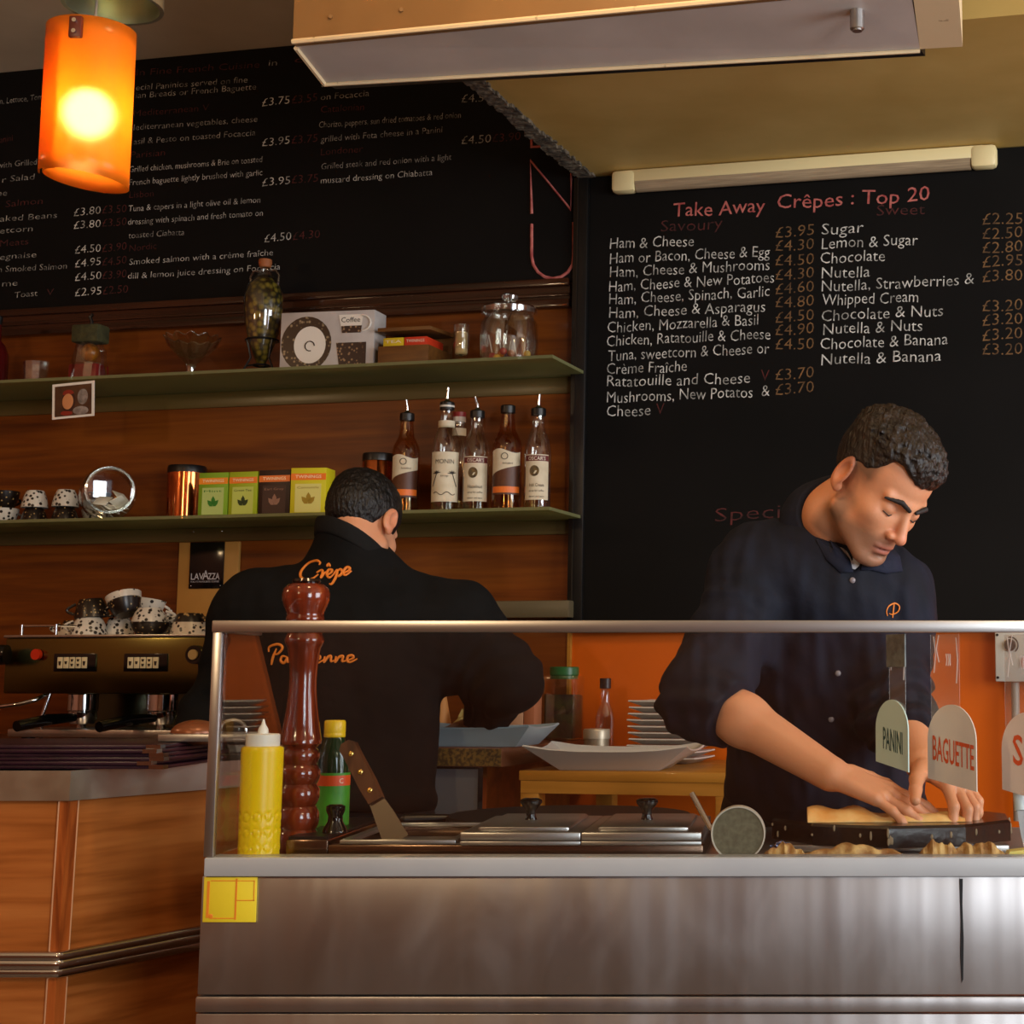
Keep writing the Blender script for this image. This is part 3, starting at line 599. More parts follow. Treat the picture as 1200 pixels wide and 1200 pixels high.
def lab_brown(t, R, sh):           # white swoosh over brown with an orange band
    Rr = R+0.0006
    blabel(t, Rr, 0.045, sh*0.86, 1.05, lab_b)
    vs = []; fs = []; n = 16
    for i in range(n+1):
        a = -1.05+2.1*i/n; k = i/n
        vs += [((Rr+.0004)*math.sin(a), -(Rr+.0004)*math.cos(a), sh*(0.52+0.16*k**0.6)), ((Rr+.0004)*math.sin(a), -(Rr+.0004)*math.cos(a), sh*0.88+sh*0.03*math.sin(k*6))]
    for i in range(n): fs.append((2*i, 2*i+2, 2*i+3, 2*i+1))
    MB().add(vs, fs).build('white_swoosh', lab_w, t, weld=False)
    blabel(t, Rr+0.0004, 0.05, 0.066, 1.0, ink_o, 'orange_band')
    b = MB()
    for cz, r_ in ((sh*0.80, 0.008),): b.tube([((Rr+.001)*math.sin(r_/R*math.cos(a)-0.1), -(Rr+.001)*math.cos(r_/R*math.cos(a)-0.1), cz+r_*math.sin(a)) for a in [2*PI*k/16 for k in range(16)]], 0.0009, 5, True)
    wrap_text(b, 'Sweetbird', 0.026, 0.005, Rr+0.001, sh*0.70, 0, 0.1); b.build('emblem', ink_d, t, weld=False)
def lab_monin(t, R, sh):
    Rr = R+0.0006; blabel(t, Rr, 0.03, sh*0.90, 1.1, lab_w)
    b = MB(); wrap_text(b, 'MONIN', 0.050, 0.012, Rr+0.0006, sh*0.76)
    for sx in (-1, 1):
        for k in range(5):
            a = 0.6+k*0.55; x = sx*0.020; c = (x, sh*0.58)
            L_ = 0.012
            pts = []
            for q in range(4):
                xx = c[0]+math.cos(a)*L_*q/3*1.1; zz = c[1]+math.sin(a)*L_*q/3-0.004*(q/3)**2
                pts.append(((Rr+.001)*math.sin(xx/R), -(Rr+.001)*math.cos(xx/R), zz))
            b.tube(pts, [0.0016, 0.0018, 0.0012, 0.0004], 5)
        pts = [((Rr+.001)*math.sin((sx*0.020+sx*0.004*q)/R), -(Rr+.001)*math.cos((sx*0.020+sx*0.004*q)/R), sh*0.58-0.011*q) for q in range(4)]
        b.tube(pts, 0.0009, 5)
    wrap_text(b, 'sirop', 0.020, 0.006, Rr+0.0006, sh*0.55)
    pts = [((Rr+.001)*math.sin(x/R), -(Rr+.001)*math.cos(x/R), sh*0.29+0.004*math.sin(x*220)) for x in [-0.028+0.056*k/14 for k in range(15)]]
    b.tube(pts, 0.0009, 5); b.build('lettering', ink_d, t, weld=False)
def lab_oscar(t, R, sh, flav):
    Rr = R+0.0006; blabel(t, Rr, 0.03, sh*0.90, 0.95, lab_w); blabel(t, Rr+0.0004, sh*0.795, sh*0.885, 0.93, ink_r, 'name_band')
    b = MB(); wrap_text(b, "OSCAR'S", 0.046, 0.010, Rr+0.001, sh*0.84); b.build('lettering', ink_w, t, weld=False)
    b = MB()
    vs = [((Rr+.001)*math.sin((0.012*math.cos(a)-0.006)/R), -(Rr+.001)*math.cos((0.012*math.cos(a)-0.006)/R), sh*0.64+0.014*math.sin(a)) for a in [2*PI*k/20 for k in range(20)]]
    b.add(vs, [tuple(range(20))]); b.build('round_emblem', mat('brown emblem', (110, 84, 40), 0.6, col2=(60, 44, 24), scale=120), t, weld=False)
    b = MB(); wrap_text(b, flav, 0.038, 0.009, Rr+0.001, sh*0.42); wrap_text(b, 'syrup for coffee', 0.040, 0.005, Rr+0.001, sh*0.33); wrap_text(b, 'dessert and sauce', 0.040, 0.005, Rr+0.001, sh*0.24); b.build('small_lettering', ink_d, t, weld=False)
t, sh = bottle('syrup_bottle', 'brown-labelled syrup bottle with metal pourer right behind the bent worker', 474, 0.12, 0.262, 0.036, 'round', True, -0.4, M['amber_glass']); lab_brown(t, 0.036, sh)
t, sh = bottle('syrup_bottle', 'cream-labelled syrup bottle with palm trees on the label', 521, 0.13, 0.285, 0.037, 'taper', True, 0.2); lab_monin(t, 0.037, sh)
blabel(t, 0.0215, 0.225, 0.243, 1.4, lab_w, 'neck_label'); b = MB(); b.lathe([(0.0195, 0.279), (0.0195, 0.284)], None, 24); b.build('white_ring', M['white_china'], t)
t, sh = bottle('syrup_bottle', 'narrow syrup bottle with red and white cap half hidden by the palm-tree bottle', 536, 0.05, 0.27, 0.030, 'taper', False, 0)
MB().lathe([(0.0145, 0.252), (0.0165, 0.253), (0.0165, 0.275), (0, 0.277)], None, 20).build('cap', M['white_china'], t); MB().lathe([(0.0168, 0.266), (0.0168, 0.2785), (0, 0.2785)], None, 20).build('cap_top', mat('red cap top', (150, 40, 40), 0.4), t); blabel(t, 0.019, 0.215, 0.235, 1.3, lab_w, 'neck_label')
t, sh = bottle('syrup_bottle', 'maroon-banded syrup bottle beside the palm-tree bottle, pourer bent left', 557, 0.12, 0.262, 0.0355, 'taper', True, -0.8); lab_oscar(t, 0.0355, sh, 'Hazelnut')
t, sh = bottle('syrup_bottle', 'brown-labelled syrup bottle with black cap and no pourer', 593, 0.12, 0.272, 0.0385, 'round', True, 0, M['amber_glass']); lab_brown(t, 0.0385, sh)
t, sh = bottle('syrup_bottle', 'maroon-banded syrup bottle at the right end of the lower shelf', 629, 0.12, 0.262, 0.0345, 'taper', True, 0.2); lab_oscar(t, 0.0345, sh, 'Irish Cream')

# ---- upper shelf
def hs_(u, n=0.12): return on_shelf(u, 432, 'high', n)
# far left dark bottle
t = wthing('red_bottle', 'dark red glass bottle at the far left of the upper shelf', 'bottle', hs_(-4), 0.13, zh)
MB().lathe([(0, 0), (0.034, 0), (0.036, 0.006), (0.036, 0.10), (0.026, 0.125), (0.014, 0.14), (0.013, 0.19), (0, 0.19)], None, 28).build('bottle_glass', mat('dark red glass', (66, 8, 8), 0.15), t)
MB().cyl(0.015, 0.185, 0.21, None, 20, 0.002).build('cap', M['black'], t)
# candle holder on saucer
t = wthing('glass_candle_holder', 'cut-glass candle holder on a glass saucer at the shelf\'s left end', 'candle holder', hs_(42, 0.14), 0.14, zh)
MB().lathe([(0, 0.001), (0.03, 0), (0.055, 0.007), (0.056, 0.009), (0.03, 0.004), (0, 0.004)], None, 32).build('saucer', M['clear'], t)
MB().lathe([(0, 0.006), (0.022, 0.006), (0.030, 0.02), (0.033, 0.07), (0.030, 0.07), (0.026, 0.02), (0, 0.016)], None, 10).build('holder', M['rim_glass'], t, sharp=10)
# wrapped jar with cloth lid
t = wthing('wrapped_jar', 'red jar wrapped in cellophane with a green cloth top', 'jar', hs_(104, 0.13), 0.13, zh)
MB().box(-0.044, 0.044, -0.03, 0.03, 0.001, 0.058, None, 0.006).build('red_contents', mat('dark red preserve', (92, 14, 12), 0.4, col2=(120, 24, 16), scale=40), t)
b = MB(); random.seed(2)
pr = [(0.052, 0.0), (0.053, 0.06), (0.042, 0.10), (0.030, 0.125), (0.034, 0.14)]
b.lathe(pr, None, 14)
b.v = [(x+random.uniform(-.006, .006), y*0.8+random.uniform(-.006, .006), z) for x, y, z in b.v]; b.build('cellophane', M['clear'], t, sharp=5)
b = MB(); b.sphere((0, 0, 0.092), 0.026, 16, (1, 0.8, 1.0)); b.build('amber_contents', mat('amber preserve', (170, 104, 30), 0.3, col2=(110, 60, 14), scale=50), t)
b = MB(); b.box(-0.042, 0.042, -0.028, 0.028, 0.118, 0.168, None, 0.006); b.build('cloth_top', mat('olive green cloth', (66, 62, 26), 0.8, col2=(48, 46, 18), scale=60, bump=0.4), t)
MB().tube([(0, 0, 0.166), (0.002, 0, 0.18), (-0.004, 0, 0.192), (0.004, 0, 0.2)], 0.005, 8).build('ribbon', M['black'], t)
# pinned photo card hanging on the shelf edge
t = wthing('photo_card', 'small white-bordered photo of two faces fixed to the shelf edge', 'photo', on_shelf(86, 470, 'high', 0.268), 0.2645, zh-0.112, None, 0.0)
wv = 0.127; hv = 0.093
card = MB().box(-wv/2, wv/2, -0.0012, 0, 0, hv+0.002, Ry(-0.05)).build('card', mat('white photo paper', (226, 220, 210), 0.5), t)
MB().box(-wv/2+0.008, wv/2-0.008, -0.0018, -0.0012, 0.006, hv-0.005, Ry(-0.05)).build('print', mat('dark photo print', (58, 34, 20), 0.35, col2=(84, 52, 30), scale=30), t)
b = MB(); b.sphere((-0.016, -0.0017, 0.044), 0.026, 20, (0.85, 0.012, 1.25)); b.build('printed_dark_hair', mat('printed brown hair', (52, 22, 14), 0.4), t)
b = MB(); b.sphere((-0.018, -0.0022, 0.044), 0.0185, 20, (0.9, 0.03, 1.15)); b.build('printed_face', mat('printed skin', (196, 130, 84), 0.4), t)
b = MB(); b.sphere((-0.018, -0.0016, 0.066), 0.019, 20, (1.05, 0.02, 0.62)); b.sphere((-0.020, -0.0016, 0.013), 0.021, 20, (1.0, 0.02, 0.35)); b.build('printed_red_clothes', mat('printed red', (130, 34, 20), 0.4), t)
b = MB(); b.sphere((0.026, -0.0018, 0.056), 0.0175, 20, (0.9, 0.03, 1.2)); b.sphere((0.022, -0.0017, 0.019), 0.022, 20, (1.1, 0.02, 0.55)); b.build('printed_pale_figure', mat('printed grey', (150, 138, 130), 0.4, col2=(100, 90, 84), scale=60), t)
# sundae glass
t = wthing('sundae_glass', 'wide fluted glass dessert bowl on a short stem', 'dessert glass', hs_(224, 0.13), 0.13, zh)
def flute(pr, n=40, k=10, amp=0.06):
    b = MB(); b.lathe(pr, None, n); v2 = []
    for x, y, z in b.v:
        a = math.atan2(y, x); r = math.hypot(x, y); g = 1+amp*math.cos(a*k)*min(1, max(0, (z-0.04)/0.05)); v2.append((x*g, y*g, z+(0.004*math.cos(a*k) if z > 0.11 else 0)))
    b.v = v2; return b
flute([(0, 0.001), (0.028, 0), (0.030, 0.004), (0.014, 0.008), (0.012, 0.035), (0.015, 0.045), (0.030, 0.06), (0.060, 0.095), (0.072, 0.118), (0.070, 0.119), (0.057, 0.097), (0.028, 0.066), (0.0, 0.058)], 60, 12).build('bowl', M['clear'], t)
MB().tube([((0.071+0.004*math.cos(12*a))*math.cos(a), (0.071+0.004*math.cos(12*a))*math.sin(a), 0.119+0.004*math.cos(12*a)) for a in [2*PI*i/96 for i in range(96)]], 0.0017, 6, True).build('rim', M['rim_glass'], t)
MB().lathe([(0.0125, 0.010), (0.0125, 0.035), (0.0155, 0.044), (0, 0.046)], None, 16).build('stem', M['rim_glass'], t)
# amphora bottle of olives on a wire stand
t = wthing('amphora_bottle', 'tall amphora bottle packed with olives in a wire stand', 'bottle', hs_(306, 0.14), 0.14, zh)
k = 1/ppm_at(hs_(306), 0.14)
def pz(v): return (433-v)*k
prof = [(2, 421), (6, 415), (13, 400), (20, 378), (23.5, 352), (23, 335), (19, 322), (10, 310), (6.5, 303), (6, 297)]
MB().lathe([(0, pz(422))]+[(a*k, pz(v)) for a, v in prof], None, 32).build('bottle_glass', M['clear'], t)
MB().lathe([(0, pz(419))]+[(a*k*0.93, pz(v)) for a, v in prof[1:7]]+[(9*k, pz(313)), (0, pz(311))], None, 32).build('olives', local_noise_mat('packed olives and peppers', (134, 116, 40), (36, 30, 10), 62, 0.25, 0.62, 0.35), t)
MB().lathe([(5.4*k, pz(300)), (6.8*k, pz(299)), (8*k, pz(294)), (7.5*k, pz(290)), (0, pz(289))], None, 20).build('cork', mat('cork stopper', (150, 84, 40), 0.7), t)
for sx in (-1, 1):
    MB().tube([(sx*7*k, 0, pz(304)), (sx*14*k, 0, pz(303)), (sx*19*k, 0, pz(310)), (sx*18*k, 0, pz(320)), (sx*15*k, 0, pz(326))], 0.0035, 8).build('handle', M['clear'], t)
b = MB()
for a in (-0.4, 1.9, 4.0): b.tube([(math.cos(a)*0.058, math.sin(a)*0.05, 0.002), (math.cos(a)*0.030, math.sin(a)*0.028, 0.05), (math.cos(a)*0.042, math.sin(a)*0.042, 0.10)], 0.0028, 8)
b.tube([(0.042*math.cos(a), 0.042*math.sin(a), 0.10) for a in [2*PI*i/24 for i in range(24)]], 0.0028, 8, True)
b.tube([(0.020*math.cos(a), 0.020*math.sin(a), 0.032) for a in [2*PI*i/24 for i in range(24)]], 0.0028, 8, True)
for a in (-0.4, 1.9, 4.0): b.tube([(math.cos(a)*0.020, math.sin(a)*0.020, 0.032), (math.cos(a)*0.042, math.sin(a)*0.040, 0.026)], 0.0024, 6)
b.build('wire_stand', M['black'], t)
# boxed cup and saucer set
uA, uB = 329, 442
sa, sb = hs_(uA, 0.19), hs_(uB, 0.16); wv = (sb-sa)
t = wthing('boxed_cup_set', 'grey gift box printed with a cup and saucer', 'gift box', (sa+sb)/2, 0.19, zh, None, 0.06)
hb = 0.158
MB().box(-wv/2, wv/2, 0, 0.075, 0, hb, None, 0.0015).build('carton', mat('grey printed carton', (196, 188, 182), 0.4, col2=(170, 160, 154), scale=8), t)
def disc(b, cx, cz, rx, rz, y): b.add([(cx+rx*math.cos(2*PI*i/28), y, cz+rz*math.sin(2*PI*i/28)) for i in range(28)], [tuple(range(28))])
b = MB(); disc(b, -wv*0.22, hb*0.46, wv*0.27, wv*0.28, -0.0006); b.build('printed_saucer_rim', local_noise_mat('printed brown rim', (150, 130, 100), (52, 34, 22), 90, 0.2, 0.4), t, weld=False)
b = MB(); disc(b, -wv*0.18, hb*0.44, wv*0.17, wv*0.19, -0.0012); b.add([(wv*0.12, -0.0012, hb*0.93), (wv*0.38, -0.0012, hb*0.93), (wv*0.36, -0.0012, hb*0.62), (wv*0.16, -0.0012, hb*0.62)], [(0, 1, 2, 3)]); b.build('printed_china', mat('printed china', (226, 218, 205), 0.4), t, weld=False)
b = MB(); b.tube([(wv*0.37+wv*0.09*math.sin(a), -0.001, hb*0.78-hb*0.13*math.cos(a)) for a in [PI*i/8 for i in range(9)]], 0.003, 6); b.build('printed_handle', mat('printed china handle', (214, 206, 194), 0.4), t)
b = MB(); b.add([(wv*0.15, -0.0016, hb*0.74), (wv*0.37, -0.0016, hb*0.74), (wv*0.36, -0.0016, hb*0.62), (wv*0.16, -0.0016, hb*0.62)], [(0, 1, 2, 3)]); b.add([(wv*0.10, -0.001, hb*0.46), (wv*0.42, -0.001, hb*0.46), (wv*0.42, -0.001, hb*0.04), (wv*0.14, -0.001, hb*0.04)], [(0, 1, 2, 3)]); b.build('printed_dark_pattern', local_noise_mat('printed dark pattern', (150, 120, 90), (48, 30, 26), 110, 0.2, 0.4), t, weld=False)
b = MB(); put_text(b, 'Coffee', wv*0.2, hb*0.09, T(wv*0.15, -0.0018, hb*0.80)); b.tube([(-wv*0.18+wv*0.05*math.cos(a), -0.0016, hb*0.42+wv*0.05*math.sin(a)) for a in [5*i/10 for i in range(11)]], 0.0016, 5); b.build('lettering', ink_d, t, weld=False)
# open wooden tea chest with packets
s = hs_(487, 0.13); s0 = hs_(438, 0.22); s1 = hs_(497, 0.22); wv = s1-s0
t = wthing('wooden_tea_chest', 'small open wooden chest holding tea packets on the upper shelf', 'box', (s0+s1)/2, 0.20, zh, None, 0.0)
cw = mat('brown chest wood', (112, 70, 24), 0.5, col2=(94, 56, 18), scale=12, stretch=(1, 6, 6))
D2_ = 0.15
b = MB(); b.box(-wv/2, wv/2, 0, 0.006, 0, 0.055, None, 0.001); b.box(-wv/2, wv/2, D2_-0.006, D2_, 0, 0.10, None, 0.001); b.box(-wv/2, -wv/2+0.006, 0.006, D2_-0.006, 0, 0.055); b.box(wv/2-0.006, wv/2, 0.006, D2_-0.006, 0, 0.055); b.box(-wv/2+0.006, wv/2-0.006, 0.006, D2_-0.006, 0, 0.006); b.build('chest', cw, t)
b = MB(); b.box(-wv/2-0.004, wv/2+0.004, 0.0, 0.006+D2_, 0.0, 0.010, T(0, 0.002, 0.094) @ Rx(0.05), 0.001); b.build('lid', cw, t)
for x0, x1, c, lab, w_ in ((-wv/2+0.009, -0.004, (206, 176, 30), 'yellow tea packet standing in the wooden chest', 'TEA'), (-0.002, wv/2-0.009, (196, 52, 24), 'red tea packet standing in the wooden chest', 'TWININGS')):
    o = MB().box(x0, x1, 0, 0.10, 0, 0.072, None, 0.001).build('tea_packet', mat('packet card', c, 0.4)); tag(o, lab, 'packet', 'packets in the wooden chest')
    o.matrix_world = Matrix.Translation(t.location) @ Rz(WROT) @ T(0, 0.010, 0.0065)
    b = MB(); put_text(b, w_, (x1-x0)*0.8, 0.008, T(x0+(x1-x0)*0.1, -0.0006, 0.058)); b.build('lettering', ink_w, o, weld=False)
# small tulip glass
t = wthing('candle_glass', 'slim footed glass with a pale candle, beside the lidded jar', 'candle glass', hs_(540, 0.12), 0.12, zh)
MB().lathe([(0, 0), (0.022, 0), (0.022, 0.004), (0.008, 0.009), (0.008, 0.02), (0.018, 0.035), (0.022, 0.07), (0.022, 0.118), (0.020, 0.118), (0.019, 0.06), (0.0, 0.032)], None, 24).build('glass', M['clear'], t)
MB().cyl(0.016, 0.04, 0.10, None, 20, 0.003).build('candle', mat('cream candle wax', (216, 186, 130), 0.6), t)
# lidded biscuit jar
t = wthing('lidded_glass_jar', 'round glass sweet jar with knobbed glass lid at the shelf\'s right end', 'jar', hs_(596, 0.125), 0.125, zh)
k = 1/ppm_at(hs_(596), 0.125)
MB().lathe([(0, 0.002), (30*k, 0), (34*k, 4*k), (35*k, 30*k), (34.5*k, 50*k), (29*k, 60*k), (28*k, 63*k), (27*k, 62*k), (32*k, 50*k), (33*k, 30*k), (32*k, 6*k), (0, 4*k)], None, 40).build('jar_glass', M['clear'], t)
MB().lathe([(29*k, 63*k), (33*k, 64*k), (33.5*k, 70*k), (30*k, 73*k), (14*k, 77*k), (6*k, 78*k), (6*k, 80*k), (9*k, 82*k), (10*k, 86*k), (7*k, 89*k), (0, 90*k)], None, 40).build('lid', M['rim_glass'], t)
random.seed(9)
lol_c = [(214, 120, 30), (226, 180, 60), (60, 50, 80), (190, 60, 60), (200, 130, 90), (120, 40, 60)]
for i in range(16):
    c = lol_c[i % 6]; a = i*2.4; r_ = (10+13*(i % 2))*k; q = W(hs_(596, 0.125), 0.125, zh) + Vector((math.cos(a)*r_, math.sin(a)*r_, 0.017+0.016*(i//9)))
    t2 = thing('lollipop', 'wrapped lollipop lying in the bottom of the lidded glass jar', 'lollipop', q, random.random()*6, 'lollipops in the lidded jar')
    MB().sphere((0, 0, 0), 0.0095, 14).build('candy', mat('sweet wrapper', c, 0.25), t2)
    if i % 3 == 0: MB().rod((0, 0, 0.006), (0.012, 0.0, 0.055), 0.0016).build('stick', M['white_china'], t2)

# coffee sign on the wall
t = wthing('coffee_sign', 'black coffee brand plate on a tan board under the lower shelf', 'sign', WP(246, 680)[0], 0.0, WP(246, 727)[1])
w1 = WP(281, 680)[0]-WP(211, 680)[0]; hh = min(WP(246, 631)[1], WP(671, 626)[1]-0.002)-WP(246, 727)[1]; k = w1/70
MB().box(-w1/2, w1/2, -0.012, -0.0005, 0, hh, None, 0.001).build('backboard', mat('tan board', (186, 136, 66), 0.5, col2=(176, 126, 58), scale=6), t)
MB().box((225-246)*k, (265-246)*k, -0.016, -0.012, (727-694)*k, hh-0.0005, None, 0.001).build('black_plate', M['gloss_black'], t)
b = MB(); put_text(b, 'LAV', 15*k, 7*k, T((227.5-246)*k, -0.0165, (727-684.5)*k), 0.012); put_text(b, 'A', 7.5*k, 10*k, T((241-246)*k, -0.0165, (727-684.5)*k), 0.012); put_text(b, 'ZZA', 13.5*k, 7*k, T((247.5-246)*k, -0.0165, (727-684.5)*k), 0.012)
put_text(b, "ITALY'S FAVOURITE COFFEE", 33*k, 1.8*k, T((227.5-246)*k, -0.0165, (727-687.6)*k)); b.build('lettering', mat('silver print', (190, 186, 190), 0.4), t, weld=False)
b = MB()
for x, z in ((228, 634), (262, 634), (228, 691), (262, 691)): b.sphere(((x-246)*k, -0.0165, (727-z)*k), 0.0022, 10)
b.build('screw', M['chrome'], t, weld=False)
# grey ledge trim at right, behind the worker
s0 = WP(520, 712, 0.06)[0]; s1 = WP(668, 712, 0.06)[0]
tag(wallbox('wall_ledge', s0, s1, 0.001, 0.07, WP(600, 724, .07)[1], WP(600, 704, .07)[1], mat('grey green ledge', (88, 78, 56), 0.4), None, 0.003), 'narrow grey-green ledge along the wood wall above the back counter', 'ledge')
# ================================================================ espresso machine on the back counter
def s_at(u, v, n): return WP(u, v, n)[0]
nC = 0.60
zC = WP(530, 876, nC)[1]                       # back counter top
sE = s_at(588, 880, nC)
bc = wthing('back_counter', 'back counter with speckled worktop edge and grey panel', 'counter', sE, 0.0, 0.0)
cork = mat('speckled brown worktop edge', (112, 84, 34), 0.6, col2=(62, 44, 18), scale=140, detail=2, lo=0.42, hi=0.58)
MB().box(-2.6, 0, -nC, -0.002, zC-0.042, zC, None, 0.002).build('worktop', mat('brown worktop laminate', (104, 62, 40), 0.3), bc)
MB().box(-2.6, -0.001, -nC-0.002, -nC+0.001, zC-0.040, zC-0.002).build('worktop_edge', cork, bc)
sP = s_at(566, 930, nC-0.02)-sE
MB().box(-2.5, sP-0.012, -nC+0.02, -nC+0.04, 0.08, zC-0.046).build('front_panel', mat('blue grey panel', (104, 104, 108), 0.4, col2=(92, 92, 97), scale=5), bc)
MB().box(sP-0.012, sP, -nC+0.018, -nC+0.04, 0.0, zC-0.044).box(-2.5, sP-0.012, -nC+0.019, -nC+0.03, zC-0.048, zC-0.043).build('edge_strip', M['chrome'], bc)
MB().box(-2.5, sP-0.004, -nC+0.04, -0.02, 0.0, zC-0.044).build('carcass', M['wall_wood'], bc)
# machine
nM = 0.56; sl, sr = s_at(5, 780, nM), s_at(250, 780, nM)
zt_, zm_, zb_ = WP(120, 747, nM)[1], WP(120, 813, nM)[1], zC
em = wthing('espresso_machine', 'polished steel espresso machine stacked with cups, beside the bent worker', 'espresso machine', sl, 0, 0)
wM = sr-sl
stl = mat('polished olive steel', (116, 108, 62), 0.22, 1.0)
MB().box(0, wM, -nM, -0.08, zm_, zt_, None, 0.004).build('upper_body', stl, em)
MB().box(-0.004, wM+0.004, -nM-0.004, -0.07, zt_, zt_+0.007, None, 0.002).build('cup_tray', M['steel'], em)
MB().box(0.07, wM-0.02, -nM+0.20, -0.10, zb_+0.032, zm_).build('back_body', mat('dark polished steel', (88, 90, 70), 0.22, 1.0), em)
MB().box(0.01, wM-0.01, -nM+0.01, -0.10, zb_+0.012, zb_+0.032, None, 0.004).build('drip_tray', M['steel'], em)
for x in (0.04, wM-0.04):
    for y in (-nM+0.05, -0.15): MB().cyl(0.016, zb_+0.0005, zb_+0.014, T(x, y, 0), 16).build('foot', M['black'], em)
for u0, u1 in ((64, 113), (146, 197)):
    x0 = s_at(u0, 777, nM)-sl; x1 = s_at(u1, 777, nM)-sl; z0 = WP(u0, 787, nM)[1]; z1 = WP(u0, 766, nM)[1]; w_ = x1-x0
    pn = MB().box(x0, x1, -nM-0.004, -nM+0.002, z0, z1, None, 0.001).build('button_panel', M['gloss_black'], em)
    for i in range(5):
        xx = x0+w_*(0.10+0.145*i)
        bt = MB().box(xx, xx+w_*0.125, -nM-0.006, -nM-0.003, z0+(z1-z0)*0.18, z0+(z1-z0)*0.80, None, 0.0008).build('button', mat('cream button', (214, 200, 160), 0.5), pn)
        c = MB(); zz = z0+(z1-z0)*0.48; xc = xx+w_*0.0625
        if i in (0, 1, 4): c.add([(xc-w_*0.035, -nM-0.0064, zz+0.004), (xc+w_*0.035, -nM-0.0064, zz+0.004), (xc+w_*0.02, -nM-0.0064, zz-0.006+0.003*(i == 1)), (xc-w_*0.02, -nM-0.0064, zz-0.006+0.003*(i == 1))], [(0, 1, 2, 3)])
        else:
            for dz in (-0.007, 0.004): c.add([(xc-w_*0.035, -nM-0.0064, zz+dz+0.005), (xc+w_*0.035, -nM-0.0064, zz+dz+0.005), (xc+w_*0.02, -nM-0.0064, zz+dz-0.001), (xc-w_*0.02, -nM-0.0064, zz+dz-0.001)], [(0, 1, 2, 3)])
        c.build('cup_symbol', ink_d, pn, weld=False)
for u in (97, 190):
    x = s_at(u, 830, nM-0.10)-sl
    g = MB(); g.cyl(0.036, zm_-0.045, zm_+0.001, T(x, -nM+0.10, 0), 32, 0.004); g.build('group_head', M['chrome'], em)
    pf = MB(); pf.lathe([(0, zm_-0.075), (0.028, zm_-0.074), (0.034, zm_-0.06), (0.034, zm_-0.044), (0, zm_-0.044)], T(x, -nM+0.10, 0), 32)
    pf.tube([(x, -nM+0.10, zm_-0.072), (x+0.012, -nM+0.09, zm_-0.095), (x+0.02, -nM+0.085, zm_-0.105)], [0.010, 0.008, 0.007], 10); pf.tube([(x, -nM+0.10, zm_-0.072), (x-0.010, -nM+0.10, zm_-0.098)], [0.010, 0.007], 10)
    pf_o = pf.build('portafilter', M['chrome'], em)
    MB().tube([(x, -nM+0.07, zm_-0.058), (x-0.015, -nM-0.01, zm_-0.062), (x-0.03, -nM-0.10, zm_-0.075)], [0.010, 0.014, 0.013], 12).build('handle', M['gloss_black'], pf_o)
kn = MB(); kn.rod((-0.075, -nM-0.05, WP(20, 768, nM)[1]), (0.030, -nM-0.03, WP(20, 768, nM)[1]+0.001), 0.026, 0.024, 24); kn.build('steam_knob', M['gloss_black'], em)
zk = WP(20, 768, nM)[1]
MB().cyl(0.013, -0.004, 0.006, T(s_at(45, 767, nM)-sl, -nM-0.006, WP(45, 767, nM)[1]) @ Rx(PI/2), 20).build('red_knob', mat('red plastic', (190, 40, 10), 0.35), em)
MB().cyl(0.014, -0.004, 0.006, T(-0.08, -nM-0.06, zk) @ Rx(PI/2), 20).build('knob_cap', mat('tan knob cap', (186, 160, 110), 0.5), em)
gk = MB(); gk.cyl(0.022, -0.01, 0.014, T(s_at(232, 766, nM)-sl, -nM-0.004, zk) @ Rx(PI/2), 24); gk.build('steam_knob', M['gloss_black'], em)
MB().cyl(0.012, 0.014, 0.019, T(s_at(232, 766, nM)-sl, -nM-0.004, zk) @ Rx(PI/2), 20).build('knob_cap', mat('tan knob cap', (186, 160, 110), 0.5), em)
zz = lambda v: WP(30, v, nM)[1]
MB().tube([(s_at(44, 815, nM)-sl, -nM+0.04, zm_), (s_at(42, 820, nM)-sl, -nM+0.0, zz(820)), (s_at(30, 826, nM)-sl, -nM-0.02, zz(825)), (s_at(10, 829, nM)-sl, -nM-0.03, zz(828)), (s_at(5, 838, nM)-sl, -nM-0.03, zz(838)), (s_at(4, 870, nM)-sl, -nM-0.03, zz(868))], 0.0052, 10).build('steam_wand', M['chrome'], em)
MB().tube([(s_at(46, 815, nM)-sl, -nM+0.04, zm_), (s_at(40, 840, nM)-sl, -nM+0.03, zz(838)), (s_at(38, 866, nM)-sl, -nM+0.03, zz(866))], 0.0045, 10).build('water_spout', M['chrome'], em)
b = MB()
for x in (0.02, 0.0+s_at(56, 745, nM)-sl): b.rod((x, -nM+0.03, zt_+0.005), (x, -nM+0.03, zt_+0.033), 0.004)
b.tube([(0.02, -nM+0.03, zt_+0.030), (s_at(56, 745, nM)-sl, -nM+0.03, zt_+0.030), (s_at(84, 745, nM)-sl, -nM+0.10, zt_+0.028)], 0.0028, 8); b.build('cup_rail', M['chrome'], em)
